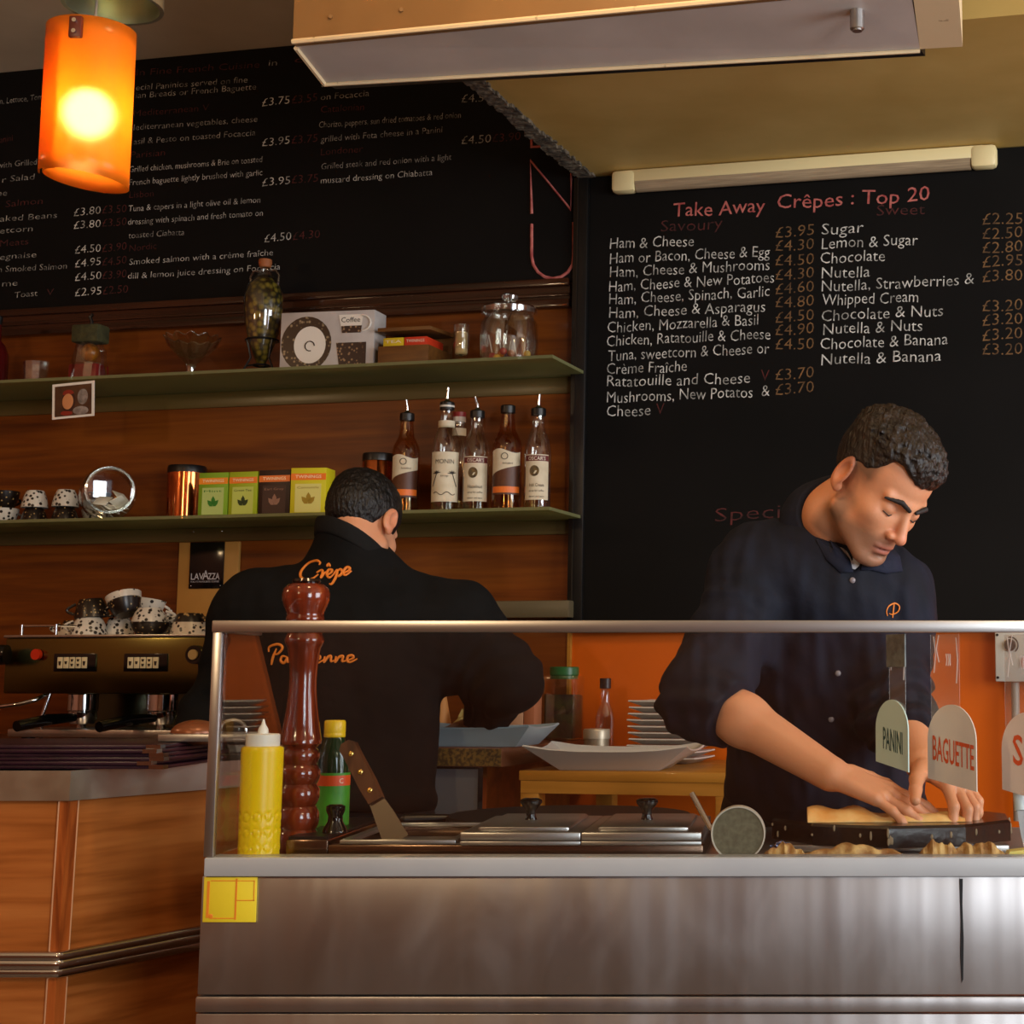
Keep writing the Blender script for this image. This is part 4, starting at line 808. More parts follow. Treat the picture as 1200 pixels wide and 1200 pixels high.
# cups heaped on the machine
gB = 'cups heaped on the espresso machine'
zc_ = zt_+0.008
def mcup(lab, u, v, n, r, h, m_, flip, spin, tilt=0.0, tz=0.0, dz=0.0):
    q = W(s_at(u, v, n), n, zc_+dz); cup('coffee_cup', lab, r, h, M[m_], q, gB, flip, spin, tilt, True, tz)
mcup('white sprigged cup upside down at the left of the heap on the machine', 104, 745, 0.46, 0.045, 0.044, 'cup_white', True, 3.2)
mcup('small dark cup with a red-brown rim tucked at the heap\'s left end', 84, 745, 0.36, 0.032, 0.040, 'cup_wd', True, 3.6)
mcup('dark scripted cup lying on the left white cup of the heap', 108, 722, 0.45, 0.042, 0.046, 'cup_dark', True, 3.3, 0.0, 0.10, 0.0445)
mcup('dark and white cup tipped sideways on top of the heap', 149, 715, 0.45, 0.043, 0.052, 'cup_dw', False, 2.9, 0.12, 0.35, 0.050)
mcup('white cup behind the tipped cup at the top of the heap', 172, 720, 0.335, 0.039, 0.048, 'cup_white', False, 0.5, 0.0, 0.15, 0.046)
mcup('pale sprigged cup filling the middle of the heap', 139, 745, 0.40, 0.038, 0.045, 'cup_white', True, 1.0)
mcup('dark-bottomed cup right of the heap\'s middle', 175, 745, 0.47, 0.047, 0.030, 'cup_dark', False, 0.2, 0.0)
mcup('white upside-down cup on the dark cup right of the heap\'s middle', 175, 730, 0.47, 0.042, 0.034, 'cup_white', True, 0.4, 0.0, 0.0, 0.0315)
mcup('white cup in the gap before the right-hand dark cup', 200, 745, 0.38, 0.036, 0.050, 'cup_white', False, 1.2)
mcup('white and dark upside-down cup near the machine\'s right end', 222, 745, 0.46, 0.046, 0.052, 'cup_wd', True, 5.8)
mcup('dark cup half hidden behind the bent worker\'s shoulder', 244, 745, 0.40, 0.038, 0.046, 'cup_dark', True, 0.4)

# ---------------------------------------------------------------- pine table and wares behind
nT = 0.575; zT = WP(700, 904, nT)[1]
sA, sB = s_at(608, 910, nT), s_at(862, 910, nT)
pt_ = wthing('pine_table', 'ochre pine table against the orange wall holding plates', 'table', sA, 0, 0)
wT = sB-sA
hA = zT-WP(650, 930, nT)[1]
MB().box(0, wT, -nT, -0.01, zT-0.022, zT, None, 0.002).build('table_top', M['pine'], pt_)
MB().box(0.004, wT-0.004, -nT+0.002, -nT+0.024, zT-hA, zT-0.022).box(0.004, wT-0.004, -0.06, -0.04, zT-hA, zT-0.022).build('apron', M['pine'], pt_)
for x in (0.003, wT-0.046):
    for y in (-nT+0.003, -0.07): MB().box(x, x+0.043, y, y+0.043, 0, zT-0.024, None, 0.002).build('leg', M['pine'], pt_)
MB().box(0.05, wT-0.05, -nT+0.05, -0.07, 0.35, 0.37).build('shelf', M['dark_wood'], pt_)
def plate(name, lab, loc, w_, d_, h, rotz, material, group=None, base=0.62, curl=0.006):
    # square dish with sloping sides and slightly raised corners
    vs, fs = [], []; n = 6
    def ring(sx, sy, z, cz=0.0):
        pts = []
        for e in range(4):
            for i in range(n):
                k = -1+2*i/n
                x, y = [(k, -1), (1, k), (-k, 1), (-1, -k)][e]
                pts.append((x*sx/2, y*sy/2, z+cz*(abs(x*y))**3))
        return pts
    rs_ = [ring(w_*base, d_*base, 0), ring(w_, d_, h, curl), ring(w_*0.985, d_*0.985, h+0.003, curl), ring(w_*base*0.98, d_*base*0.98, 0.005)]
    for r in rs_: vs += r
    N_ = 4*n
    for j in range(3):
        for i in range(N_): fs.append((j*N_+i, j*N_+(i+1) % N_, (j+1)*N_+(i+1) % N_, (j+1)*N_+i))
    fs.append(tuple(range(N_))[::-1]); fs.append(tuple(range(3*N_, 4*N_)))
    o = MB().add(vs, fs).build(name, material, None, loc, (0, 0, rotz), 30); tag(o, lab, 'plate', group); return o
q = W(s_at(561, 877, 0.47), 0.47, zC+0.0005)
plate('serving_dish', 'blue-grey square dish on the speckled back counter', q, 0.315, 0.22, 0.040, WROT+0.05, mat('blue grey stoneware', (150, 168, 176), 0.3), None, 0.74)
q = W(s_at(722, 905, 0.47), 0.47, zT+0.0005)
plate('serving_dish', 'large white square dish on the front edge of the pine table', q, 0.37, 0.24, 0.042, WROT+0.10, M['plate_china'], None, 0.60, 0.012)
s = s_at(790, 885, 0.16)
random.seed(4)
for i in range(10):
    nm = 'topmost' if i == 9 else ('lowest' if i == 0 else ['', 'second', 'third', 'fourth', 'fifth', 'sixth', 'seventh', 'eighth', 'ninth'][i])
    lab = f'{nm} pale square plate of the stack on the pine table' if i in (0, 9) else f'pale square plate, {nm} from the bottom of the stack on the table'
    plate('square_plate', lab, W(s, 0.18, zT+0.0006+0.0150*i)+Vector((random.uniform(-.002, .002), 0, 0)), 0.17, 0.17, 0.0115, WROT+random.uniform(-.03, .03), M['plate_china'], 'square plates stacked on the pine table', 0.66, 0.001)
# green capped herb jar, little bottle, tin
s = s_at(660, 872, 0.12)
t = wthing('herb_jar', 'clear plastic herb tub with green lid on the back counter', 'jar', s, 0.12, zC+0.0005); k = 1/ppm_at(s, 0.12)
MB().box(-19*k, 19*k, -19*k, 19*k, 0.001, 74*k, None, 0.006).build('tub', M['clear'], t)
MB().box(-17.5*k, 17.5*k, -17.5*k, 17.5*k, 0.004, 52*k, None, 0.005).build('dried_herbs', mat('dried herbs', (62, 66, 26), 0.8, col2=(34, 22, 20), scale=30, bump=0.5), t)
MB().cyl(17*k, 74*k, 84*k, None, 28, 0.002).cyl(16*k, 70*k, 75*k, None, 28).build('lid', mat('green lid', (22, 96, 50), 0.35), t)
s = s_at(699, 884, 0.16); t = wthing('sauce_bottle', 'small empty glass sauce bottle with dark cap behind the tin', 'bottle', s, 0.10, zT+0.0005); k = 1/ppm_at(s, 0.1)
MB().lathe([(0, 0.001), (10*k, 0), (11*k, 3*k), (11*k, 48*k), (9*k, 56*k), (5*k, 66*k), (5*k, 84*k), (6*k, 86*k)], None, 28).build('bottle_glass', M['clear'], t)
MB().cyl(6.6*k, 82*k, 94*k, None, 20, 0.001).build('cap', mat('dark brown cap', (40, 16, 14), 0.4), t)
s = s_at(699, 885, 0.24); t = wthing('metal_tin', 'round silver tin with lid on the pine table', 'tin', s, 0.24, zT+0.0005); k = 1/ppm_at(s, 0.24)
MB().cyl(14.6*k, 0.0, 33*k, None, 32, 0.001).build('tin_body', mat('dull silver tin', (176, 160, 136), 0.4, 0.6), t)
MB().lathe([(15.6*k, 28*k), (15.8*k, 28*k), (15.8*k, 37*k), (14.8*k, 39*k), (0, 40*k)], None, 32).build('lid', mat('pale tin lid', (196, 182, 160), 0.4, 0.4), t)
# cone, crumpled paper, two cartons on the back counter
s = s_at(517, 868, 0.20); t = wthing('paper_cone', 'tan paper cone standing point up behind the dish', 'cone', s, 0.20, zC+0.0005); k = 1/ppm_at(s, 0.2)
MB().lathe([(0, 0.002), (14*k, 0), (14*k, 4*k), (13*k, 7*k), (1.2*k, 71*k), (0, 72*k)], None, 28).build('cone', mat('tan card cone', (190, 130, 72), 0.6), t)
s = s_at(543, 866, 0.22); k = 1/ppm_at(s, 0.22); random.seed(8)
vs = [(0, 0, 0)]; b = MB()
for j in range(6):
    r_ = [0.0, 19, 17, 12, 7, 2][j]*k; z_ = [0, 0, 9, 18, 25, 32][j]*k
    for i in range(14):
        a = 2*PI*i/14; rr = r_*(1+random.uniform(-.3, .3)); vs.append((rr*math.cos(a), rr*0.7*math.sin(a), z_+random.uniform(0, 5)*k*(j > 1)))
fs = [(1+j*14+i, 1+j*14+(i+1) % 14, 1+(j+1)*14+(i+1) % 14, 1+(j+1)*14+i) for j in range(5) for i in range(14)]+[tuple(1+70+i for i in range(14))]
o = MB().add(vs, fs).build('crumpled_napkin', mat('crumpled cream paper', (196, 176, 110), 0.8, col2=(150, 128, 70), scale=60), None, W(s, 0.22, zC+0.001), (0, 0, WROT), 10); tag(o, 'crumpled cream paper napkin behind the blue-grey dish', 'napkin')
for u0, u1, c, lab in ((600, 616, (198, 150, 116), 'pale tan carton standing behind the bent worker\'s elbow'), (617, 629, (172, 104, 70), 'narrow reddish carton at the right of the tan carton')):
    n_ = 0.20; s0 = s_at(u0, 866, n_); s1 = s_at(u1, 866, n_); k = 1/ppm_at(s0, n_)
    o = MB().box(0, s1-s0, -0.02, 0.03, 0, 56*k, None, 0.001).build('carton', mat('carton card', c, 0.5), None, W(s0, n_, zC+0.0005), (0, 0, WROT)); tag(o, lab, 'carton')
    if u0 == 600:
        b = MB(); put_text(b, 'TEA', 10*k, 4*k, T(3*k, -0.0206, 44*k)); put_text(b, '125', 9*k, 4*k, T(3*k, -0.0206, 36*k)); b.build('lettering', ink_d, o, weld=False)
# small stack of grey plates at left
s = s_at(324, 860, 0.40)
for i in range(6):
    b = MB(); b.lathe([(0, 0), (0.042, 0), (0.068, 0.012), (0.070, 0.014), (0.068, 0.016), (0.05, 0.004), (0, 0.004)], None, 40)
    o = b.build('saucer', mat('grey saucer', (120, 108, 98), 0.35), None, W(s, 0.40, zC+0.0005+0.0165*i), (0, 0, 0)); tag(o, 'grey saucer in the stack seen through the guard glass beside the pepper mill', 'saucer', 'grey saucers stacked on the back counter')
# control box on the orange wall
s0 = s_at(1166, 770, 0.05); zb0 = WP(1180, 799, 0.05)[1]; zb1 = WP(1180, 739, 0.05)[1]; hB = zb1-zb0
t = wthing('control_box', 'grey switch box with dial and red button on the orange wall', 'control box', s0, 0, zb0)
MB().box(0, 0.15, -0.05, -0.0125+0.0128, 0, hB, None, 0.004).build('box_body', mat('light grey plastic', (190, 186, 178), 0.4), t)
k = hB/60
dl = MB().cyl(7*k, 0, 0.010, T(18*k, -0.05, 43*k) @ Rx(PI/2), 28, 0.002).build('dial', M['black'], t)
b = MB(); b.tube([(18*k+9.5*k*math.cos(a), -0.0508, 43*k+9.5*k*math.sin(a)) for a in [-0.9+2.6*i/12 for i in range(13)]], 0.0016, 6); b.build('dial_scale', M['black'], t)
MB().box(31*k, 42*k, -0.056, -0.049, 17*k, 28*k, None, 0.001).build('red_button', mat('red button', (200, 24, 8), 0.3), t)
b = MB()
for x, z in ((3, 5), (3, 55), (50, 5), (50, 55)): b.cyl(1.6*k, 0, 0.001, T(x*k, -0.05, z*k) @ Rx(PI/2), 12)
b.build('screw', M['black'], t, weld=False)
MB().rod((22*k, -0.022, -0.001), (22*k, -0.022, -0.33), 0.010).build('conduit', mat('grey conduit', (150, 140, 130), 0.4), t)

# ================================================================ wooden bar at the left
zB = 1.058; c0 = Vector((-1.1, 2.6, 0)); dr = Vector((0.12, 0.26, 0)).normalized()
c1 = c0+dr*0.62; nr = Vector((dr.y, -dr.x, 0))
bar = thing('wooden_bar', 'cherry wood bar with steel edged top at the left front', 'bar counter', (-1.1, 2.6, 0))
def bp(p): return (p.x+1.1, p.y-2.6)
def barpoly(ins): 
    a = c0+Vector((0, ins, 0)); # corner inset from both faces
    k = (ins - ins*nr.y*-1)/1 if False else 0
    # offset front face by +y ins and right face by -nr*ins, meet at corner
    # solve c0 + (0,ins) + (t,0) lies on line c0 - nr*ins + dr*w
    base = -nr*ins; w_ = (ins-base.y)/dr.y; cx = base.x+dr.x*w_
    cA = Vector((c0.x+cx, c0.y+ins, 0)); e = c1-nr*ins
    return [Vector((-3.2, c0.y+ins, 0)), cA, e, Vector((e.x-0.42, e.y, 0)), Vector((-1.75, 3.1, 0)), Vector((-3.2, 3.1, 0))]
MB().slab([bp(p) for p in barpoly(0.004)], zB-0.044, zB).build('bar_top', M['black'], bar)
def band(ins, z0, z1, th, m_, name, parent=bar, taper=0.0):
    pl = barpoly(ins)[:4]; pi_ = barpoly(ins+th)[:4]; pl0 = barpoly(ins+taper)[:4]; pi0 = barpoly(ins+taper+th)[:4]
    vs = []
    for i in range(4): vs += [(*bp(pl0[i]), z0), (*bp(pl[i]), z1), (*bp(pi_[i]), z1), (*bp(pi0[i]), z0)]
    fs = []
    for i in range(3):
        for a in range(4): fs.append((4*i+a, 4*i+(a+1) % 4, 4*i+4+(a+1) % 4, 4*i+4+a))
    fs += [(0, 1, 2, 3), (15, 14, 13, 12)]
    return MB().add(vs, fs).build(name, m_, parent)
band(0.0, zB-0.045, zB+0.0005, 0.004, mat('brushed steel edging', (196, 190, 176), 0.36, 1.0, rvar=0.05, scale=20), 'steel_edging')
band(0.010, 0.10, zB-0.045, 0.02, M['bar_wood'], 'wood_panel', bar, 0.055)
band(0.06, 0.0, 0.10, 0.02, M['black'], 'plinth')
def insz(z): return 0.010+0.055*(zB-0.045-z)/(zB-0.145)
zR = 0.765; pr = barpoly(insz(zR)-0.006)
b = MB()
for dz in (-0.012, 0.0, 0.012):
    p3 = [(*bp(p), zR+dz) for p in pr[:3]]; b.tube([p3[0], Vector(p3[1])-Vector((0.004, 0, 0)), p3[1], Vector(p3[1])+Vector((dr.x, dr.y, 0))*0.004, p3[2]], 0.0085 if dz else 0.010, 10)
b.build('chrome_rail', M['chrome'], bar)
b = MB()
za, zb2 = zB-0.046, 0.10
pa, pb_ = barpoly(insz(za)-0.003)[1], barpoly(insz(zb2)-0.003)[1]
for off_ in (0,):
    A1, B1_ = pa, pb_
    vs = []
    for p, z in ((A1, za), (B1_, zb2)):
        vs += [(*bp(p+Vector((-0.014, 0.0, 0))), z), (*bp(p), z), (*bp(p+dr*0.020), z), (*bp(p+Vector((-0.014, 0.02, 0))), z)]
    b.add(vs, [(0, 1, 5, 4), (1, 2, 6, 5), (2, 3, 7, 6), (3, 0, 4, 7), (0, 3, 2, 1), (4, 5, 6, 7)])
b.build('corner_post', M['bar_post'], bar)
b = MB()
b.tube([(*bp(pa+Vector((-0.014, -0.0005, 0))), za), (*bp(pb_+Vector((-0.014, -0.0005, 0))), zb2)], 0.0014, 6); b.tube([(*bp(pa+dr*0.020), za), (*bp(pb_+dr*0.020), zb2)], 0.0014, 6)
b.build('edge_bead', mat('pale worn edge', (206, 150, 104), 0.5), bar)
# menus stacked on the bar
men = mat('dark plum leather cover', (34, 12, 24), 0.35, col2=(48, 18, 34), scale=20)
random.seed(12)
nmn = ['lowest', 'second lowest', 'third from the bottom', 'fourth from the bottom', 'fifth from the bottom', 'topmost']
for i in range(6):
    a = random.uniform(-0.03, 0.03)
    t = thing('menu_folder', f'dark plum menu folder, {nmn[i]} of the pile on the bar', 'menu', (-1.175+random.uniform(-.010, .010), 2.785+random.uniform(-.006, .006), zB+0.0012+0.0062*i), a, 'menu folders piled on the bar')
    MB().box(-0.20, 0.20, -0.15, 0.15, 0, 0.0058, None, 0.0012).build('cover', men, t)
    b = MB()
    for sx in (-1, 1): b.slab([(sx*0.2005, -0.1505), (sx*0.178, -0.1505), (sx*0.2005, -0.128)], -0.0002, 0.0060)
    b.build('metal_corner', M['chrome'], t, weld=False)
for k_, (x, y, a, lab) in enumerate(((-1.62, 2.78, 0.05, 'dark plum menu folder lying flat at the far left end of the bar'), (-1.615, 2.785, -0.03, 'dark plum menu folder lying on the one at the bar\'s left end'))):
    t = thing('menu_folder', lab, 'menu', (x, y, zB+0.0012+0.0062*k_), a, 'menu folders piled on the bar')
    MB().box(-0.20, 0.20, -0.15, 0.15, 0, 0.0058, None, 0.0012).build('cover', men, t)
    b = MB()
    for sx in (-1, 1): b.slab([(sx*0.2005, -0.1505), (sx*0.178, -0.1505), (sx*0.2005, -0.128)], -0.0002, 0.0060)
    b.build('metal_corner', M['chrome'], t, weld=False)
# steel dish with loop handle on the menus
zD = zB+0.0012+0.0062*6+0.0006
q = P(252, 866, 2.80)
t = thing('steel_tray', 'steel tray with domed brown lid and loop handle on the menus', 'tray', (q.x, 2.80, zD), 0.03)
k = 2.80/F
MB().box(-52*k, 52*k, -0.06, 0.06, 0, 9*k, None, 0.002).build('tray', M['steel'], t)
MB().sphere((0, 0, 0), 1, 28, (28*k, 0.045, 15*k), T(-22*k, 0, 9*k)).build('domed_lid', mat('brown domed lid', (128, 74, 44), 0.3, 0.3), t)
MB().tube([(20*k+16*k*math.cos(a), 0.0, 9*k+15*k*math.sin(a)) for a in [PI*i/12 for i in range(13)]], 0.0032, 8).build('loop_handle', M['chrome'], t)
# ================================================================ steel display counter with guard glass
YG = 2.40; k0 = YG/F
zL1 = P(700, 1005, YG).z; zL0 = P(700, 1027, YG).z; zP0 = P(700, 1168, YG).z; zD_ = zL1-0.012      # ledge top / bottom, front panel bottom, deck
xL = P(240, 1015, YG).x; xR = 0.95; xP = P(236, 1028, YG).x
dc = thing('display_counter', 'stainless steel display counter with pale ledge across the front', 'counter', (0, YG, 0))
m, nt, bs, L = newmat('smeared brushed steel')
bs.inputs['Metallic'].default_value = 1; bs.inputs['Base Color'].default_value = lin((176, 172, 170))
tc = nt.nodes.new('ShaderNodeTexCoord'); mp = nt.nodes.new('ShaderNodeMapping'); mp.inputs['Scale'].default_value = (3, 3, 1.6)
nz = nt.nodes.new('ShaderNodeTexNoise'); nz.inputs['Scale'].default_value = 2.5; nz.inputs['Detail'].default_value = 7; nz.inputs['Distortion'].default_value = 1.5
mr = nt.nodes.new('ShaderNodeMapRange'); mr.inputs['From Min'].default_value = 0.4; mr.inputs['From Max'].default_value = 0.75; mr.inputs['To Min'].default_value = 0.36; mr.inputs['To Max'].default_value = 0.46
L.new(tc.outputs['Object'], mp.inputs[0]); L.new(mp.outputs[0], nz.inputs[0]); L.new(nz.outputs[0], mr.inputs[0]); L.new(mr.outputs[0], bs.inputs['Roughness'])
mp2 = nt.nodes.new('ShaderNodeMapping'); mp2.inputs['Scale'].default_value = (5, 1, 0.05); n2 = nt.nodes.new('ShaderNodeTexNoise'); n2.inputs['Scale'].default_value = 2.2; n2.inputs['Detail'].default_value = 2
bp_ = nt.nodes.new('ShaderNodeBump'); bp_.inputs['Strength'].default_value = 0.22; bp_.inputs['Distance'].default_value = 0.02
L.new(tc.outputs['Object'], mp2.inputs[0]); L.new(mp2.outputs[0], n2.inputs[0]); L.new(n2.outputs[0], bp_.inputs['Height']); L.new(bp_.outputs[0], bs.inputs['Normal'])
M['front_steel'] = m
MB().box(xP, xR, 0.003, 0.02, zP0+0.002, zL0, None, 0.0015).build('front_panel', M['front_steel'], dc)
MB().box(xP-0.002, xR, 0.001, 0.02, zP0-0.022, zP0, None, 0.003).build('trim_strip', M['front_steel'], dc)
MB().box(xP-0.001, xR, 0.004, 0.02, 0.05, zP0-0.024, None, 0.0015).build('lower_panel', M['front_steel'], dc)
MB().box(xP, xP+0.02, 0.021, 0.62, 0.05, zL0-0.001).build('side_panel', M['front_steel'], dc)
MB().box(xL, xR, -0.004, 0.05, zL0, zL1, None, 0.002).build('front_ledge', M['ledge'], dc)
MB().box(xP+0.002, xR, 0.045, 0.62, zD_-0.02, zD_).build('deck', M['steel'], dc)
MB().box(xP+0.03, xR, 0.05, 0.6, 0.0, 0.05).build('plinth', M['black'], dc)
u_ = [(1124.5, 1030), (1128.5, 1030), (1128, 1060), (1129.5, 1100), (1129, 1148), (1127, 1152), (1125.5, 1120), (1126, 1080)]
b = MB(); b.prism([(P(u, v, YG).x, P(u, v, YG).z) for u, v in u_], 0.0016, 0.0034); b.build('black_gap', M['black'], dc)
# smears of cleaning streaks are in the steel's roughness; yellow hygiene sticker
t = thing('yellow_sticker', 'yellow price sticker with orange print at the counter\'s left corner', 'sticker', P(268, 1081, YG))
k = k0; w_ = 61*k; h_ = 50.5*k
ylw = mat('yellow sticker paper', (232, 206, 40), 0.5)
MB().box(-w_/2, w_/2, 0.0008, 0.0028, 0, h_, None, 0.0008).build('sticker', ylw, t)
b = MB()
for x0, x1, z0, z1 in ((-w_/2+4*k, -w_/2+7*k, 5*k, 46*k), (6*k, 8*k, 3*k, 49*k), (-w_/2+8*k, 6*k, 4*k, 5*k), (-w_/2+8*k, 6*k, 46*k, 47*k), (8*k, w_/2-2*k, 24*k, 25*k), (8*k, w_/2-3*k, 46*k, 46.8*k), (w_/2-3.4*k, w_/2-2.6*k, 24*k, 47*k)): b.box(x0, x1, 0.0004, 0.0009, z0, z1)
b.sphere((-w_/2+9*k, 0.0007, 7*k), 3*k, 12, (1, 0.1, 0.8))
b.build('orange_lines', mat('orange print line', (226, 130, 30), 0.5), t, weld=False)
# guard
zR0, zR1 = P(700, 741, YG).z, P(700, 727, YG).z
xg = P(252, 740, YG).x
gg = thing('guard_glass', 'glass guard with satin steel frame standing on the display counter', 'glass guard', (xg, YG, zL1))
hg = zR0-zL1
MB().box(0.011, xR-xg, 0.006, 0.012, 0.0005, hg).build('front_pane', M['pane'], gg)
MB().slab([(0.013, 0.0005), (0.47, 0.0005), (0.18, hg), (0.013, hg)], 0.0005, 0.0065, Matrix(((0, 0, 1, 0), (1, 0, 0, 0), (0, 1, 0, 0), (0, 0, 0, 1)))).build('side_pane', M['pane'], gg)
MB().box(-0.003, 0.0105, -0.001, 0.012, 0.0005, hg, None, 0.001).build('corner_post', M['rail_steel'], gg)
MB().box(-0.004, xR-xg, -0.003, 0.020, hg, hg+zR1-zR0, None, 0.0015).build('top_rail', M['rail_steel'], gg)
MB().box(-0.004, 0.012, 0.020, 0.18, hg, hg+zR1-zR0, None, 0.0015).build('side_rail', M['rail_steel'], gg)
# ---------------------------------------------------------------- bottles at the left end
def px(Y): return Y/F
zS = zD_+0.0004
Yb = 2.47; k = px(Yb); q = P(303, 1000, Yb)
t = thing('squeeze_bottle', 'yellow squeeze bottle with white nozzle behind the guard glass', 'squeeze bottle', (q.x, Yb, zS))
yel = mat('yellow soft plastic', (234, 200, 6), 0.34, sub=0.15)
zv = lambda v, Y: P(600, v, Y).z-zS
hb = zv(874, Yb); R_ = 23.6*k
b = MB(); nz_ = 60; prof = [(0, 0.0), (R_*0.9, 0.0), (R_*0.98, 0.004)]+[(R_*(0.975+0.035*i/nz_), 0.006+(hb-0.012)*i/nz_) for i in range(nz_+1)]+[(R_*0.98, hb-0.002), (R_*0.8, hb), (0, hb)]
b.lathe(prof, None, 96); v2 = []
for x, y, z in b.v:                                   # rows of round grip dimples
    a = math.atan2(y, x); r = math.hypot(x, y)
    if r > R_*0.9:
        dr_ = 0
        for row in range(3):
            zc = hb*(0.115+0.135*row)
            a2 = (a % (2*PI/11)) - PI/11
            d = math.hypot(a2*R_, z-zc)/(R_*0.235)
            if d < 1.15: dr_ -= 0.0016*math.exp(-((d-0.88)/0.13)**2) - 0.0004*(d < 0.8)
        x, y = x*(1+dr_/r), y*(1+dr_/r)
    v2.append((x, y, z))
b.v = v2; b.build('bottle_body', yel, t)
b = MB(); hc = hb+13.5*k
b.lathe([(19*k, hb-0.002), (19.2*k, hb), (19.2*k, hc-0.001), (17.6*k, hc+0.0005), (0, hc+0.001)], None, 48)
b.build('cap', mat('white ribbed cap', (222, 220, 210), 0.4), t)
MB().lathe([(6.2*k, hc), (5.6*k, hc+6*k), (2.6*k, hc+11*k), (0.9*k, hc+17*k), (0, hc+17.4*k)], None, 20).build('nozzle', mat('white nozzle', (226, 224, 216), 0.4), t)
# pepper mill
Ym = 2.575; k = px(Ym); q = P(348, 1000, Ym)
t = thing('pepper_mill', 'tall turned mahogany pepper mill rising above the guard glass rail', 'pepper mill', (q.x, Ym, zS))
mp_ = [(0, 1005), (23.5, 1005), (25, 1000), (25, 986), (22, 980), (20, 977), (22.5, 972), (24, 966), (23.5, 957), (20.5, 951), (19, 949.5), (21.5, 945), (23.5, 939), (23, 930), (20, 926), (19, 924), (21.5, 920), (23.8, 914), (23.3, 907), (20.5, 903), (18.6, 901), (20, 898), (22, 893), (22, 888), (20, 884), (18, 882), (20, 879.5), (23.2, 877), (23.6, 873), (22.8, 871), (20.5, 855), (17.5, 835), (15.6, 815), (15.3, 800), (16.2, 785), (17.8, 772), (19, 765), (20.8, 761), (22.2, 758), (22.2, 754), (20.4, 750), (19.6, 748), (21.6, 745), (22.0, 738)]
mp2_ = [(21.2, 738), (21.6, 732), (22.0, 729), (20.8, 727), (21.4, 723), (24.5, 716), (26.8, 709), (27.2, 702), (25.5, 695), (20, 690), (14, 688.5), (0, 688)]
zM = lambda v: P(348, v, Ym).z-zS-(P(348, 1005, Ym).z-zS)
MB().lathe([(r*k, zM(v)) for r, v in mp_]+[(0, zM(738))], None, 48).build('mill_body', M['mill_wood'], t)
MB().lathe([(0, zM(738))]+[(r*k, zM(v)) for r, v in mp2_], None, 48).build('mill_head', M['mill_wood'], t)
MB().lathe([(0, zM(690)), (15.5*k, zM(689)), (16.5*k, zM(686.5)), (14.5*k, zM(683.5)), (0, zM(682.5))], None, 36).build('top_knob', mat('black brown knob', (26, 10, 6), 0.15), t)
# green soda bottle
Yg = 2.70; k = px(Yg); q = P(388, 990, Yg)
t = thing('green_bottle', 'dark green glass bottle with yellow cap and green label', 'bottle', (q.x, Yg, zS))
zG = lambda v: P(388, v, Yg).z-zS
MB().lathe([(0, 0.002), (16*k, 0), (18.6*k, 4*k), (18.8*k, zG(960)), (18.8*k, zG(900)), (18.2*k, zG(888)), (15.5*k, zG(877)), (12.4*k, zG(868)), (11.2*k, zG(862)), (0, zG(862))], None, 36).build('bottle_glass', M['green_glass'], t)
MB().lathe([(11.5*k, zG(864)), (12.2*k, zG(863)), (12.2*k, zG(860)), (11.9*k, zG(859)), (12.2*k, zG(858)), (12.2*k, zG(846)), (11*k, zG(844)), (0, zG(843.5))], None, 32).build('cap', mat('yellow cap', (214, 176, 20), 0.4), t)
MB().lathe([(19.1*k, zG(985)), (19.1*k, zG(905))], None, 40).build('label', mat('bright green label', (66, 150, 34), 0.45, col2=(40, 120, 30), scale=20), t)
MB().lathe([(19.3*k, zG(920)), (19.3*k, zG(908))], None, 40).build('label_band', mat('orange red band', (206, 72, 22), 0.45), t)
b = MB(); wrap_text(b, 'C', 5*k, 6*k, 19.5*k, zG(914), 0, 0.75); b.build('lettering', ink_w, t, weld=False)
# steel pan housing with open pan and two lids
YA, YB = 2.49, 2.86
x0, x1 = P(335, 990, YA).x, P(824, 990, YA).x
zW = P(600, 990, YA).z
t = thing('pan_housing', 'steel food pan housing with a raised left end on the counter deck', 'food pan holder', (0, 0, zS))
xa = P(384, 990, YA).x
b = MB(); b.box(x0, xa, YA, YB, 0, P(350, 984, YA).z-zS, None, 0.002)
b.box(xa+0.0005, x1, YA, YA+0.012, 0, zW-zS, None, 0.002); b.box(xa+0.0005, x1, YB-0.012, YB, 0, zW-zS, None, 0.002); b.box(x1-0.012, x1, YA+0.0125, YB-0.0125, 0, zW-zS); b.box(xa+0.0005, xa+0.012, YA+0.0125, YB-0.0125, 0, zW-zS)
b.build('housing', mat('dark reflective steel', (120, 96, 80), 0.22, 1.0), t)
b = MB(); b.box(x0+0.002, xa-0.002, YA+0.006, YB-0.02, P(350, 984, YA).z-zS+0.0003, P(350, 984, YA).z-zS+0.004); b.build('black_mat', M['black'], t)
def pan(name, lab, u0, u1, y0, y1, z1, m_):
    xa_, xb_ = P(u0, 985, y0).x, P(u1, 985, y0).x
    o = thing(name, lab, 'food pan', ((xa_+xb_)/2, y0, zS)); w_ = (xb_-xa_)/2; d_ = y1-y0
    b = MB(); z1 -= zS
    b.box(-w_, w_, 0, 0.012, z1-0.006, z1, None, 0.001); b.box(-w_, w_, d_-0.012, d_, z1-0.006, z1, None, 0.001); b.box(-w_, -w_+0.012, 0.0122, d_-0.0122, z1-0.006, z1); b.box(w_-0.012, w_, 0.0122, d_-0.0122, z1-0.006, z1)
    b.box(-w_+0.01, w_-0.01, 0.0124, d_-0.0124, 0.002, 0.006)
    b.build('pan', m_, o); return o
zPan = P(600, 984, YA-0.0).z
pan('open_food_pan', 'open steel food pan holding the wooden handled turner', 398, 534, YA-0.004, YA+0.30, zPan, M['steel'])
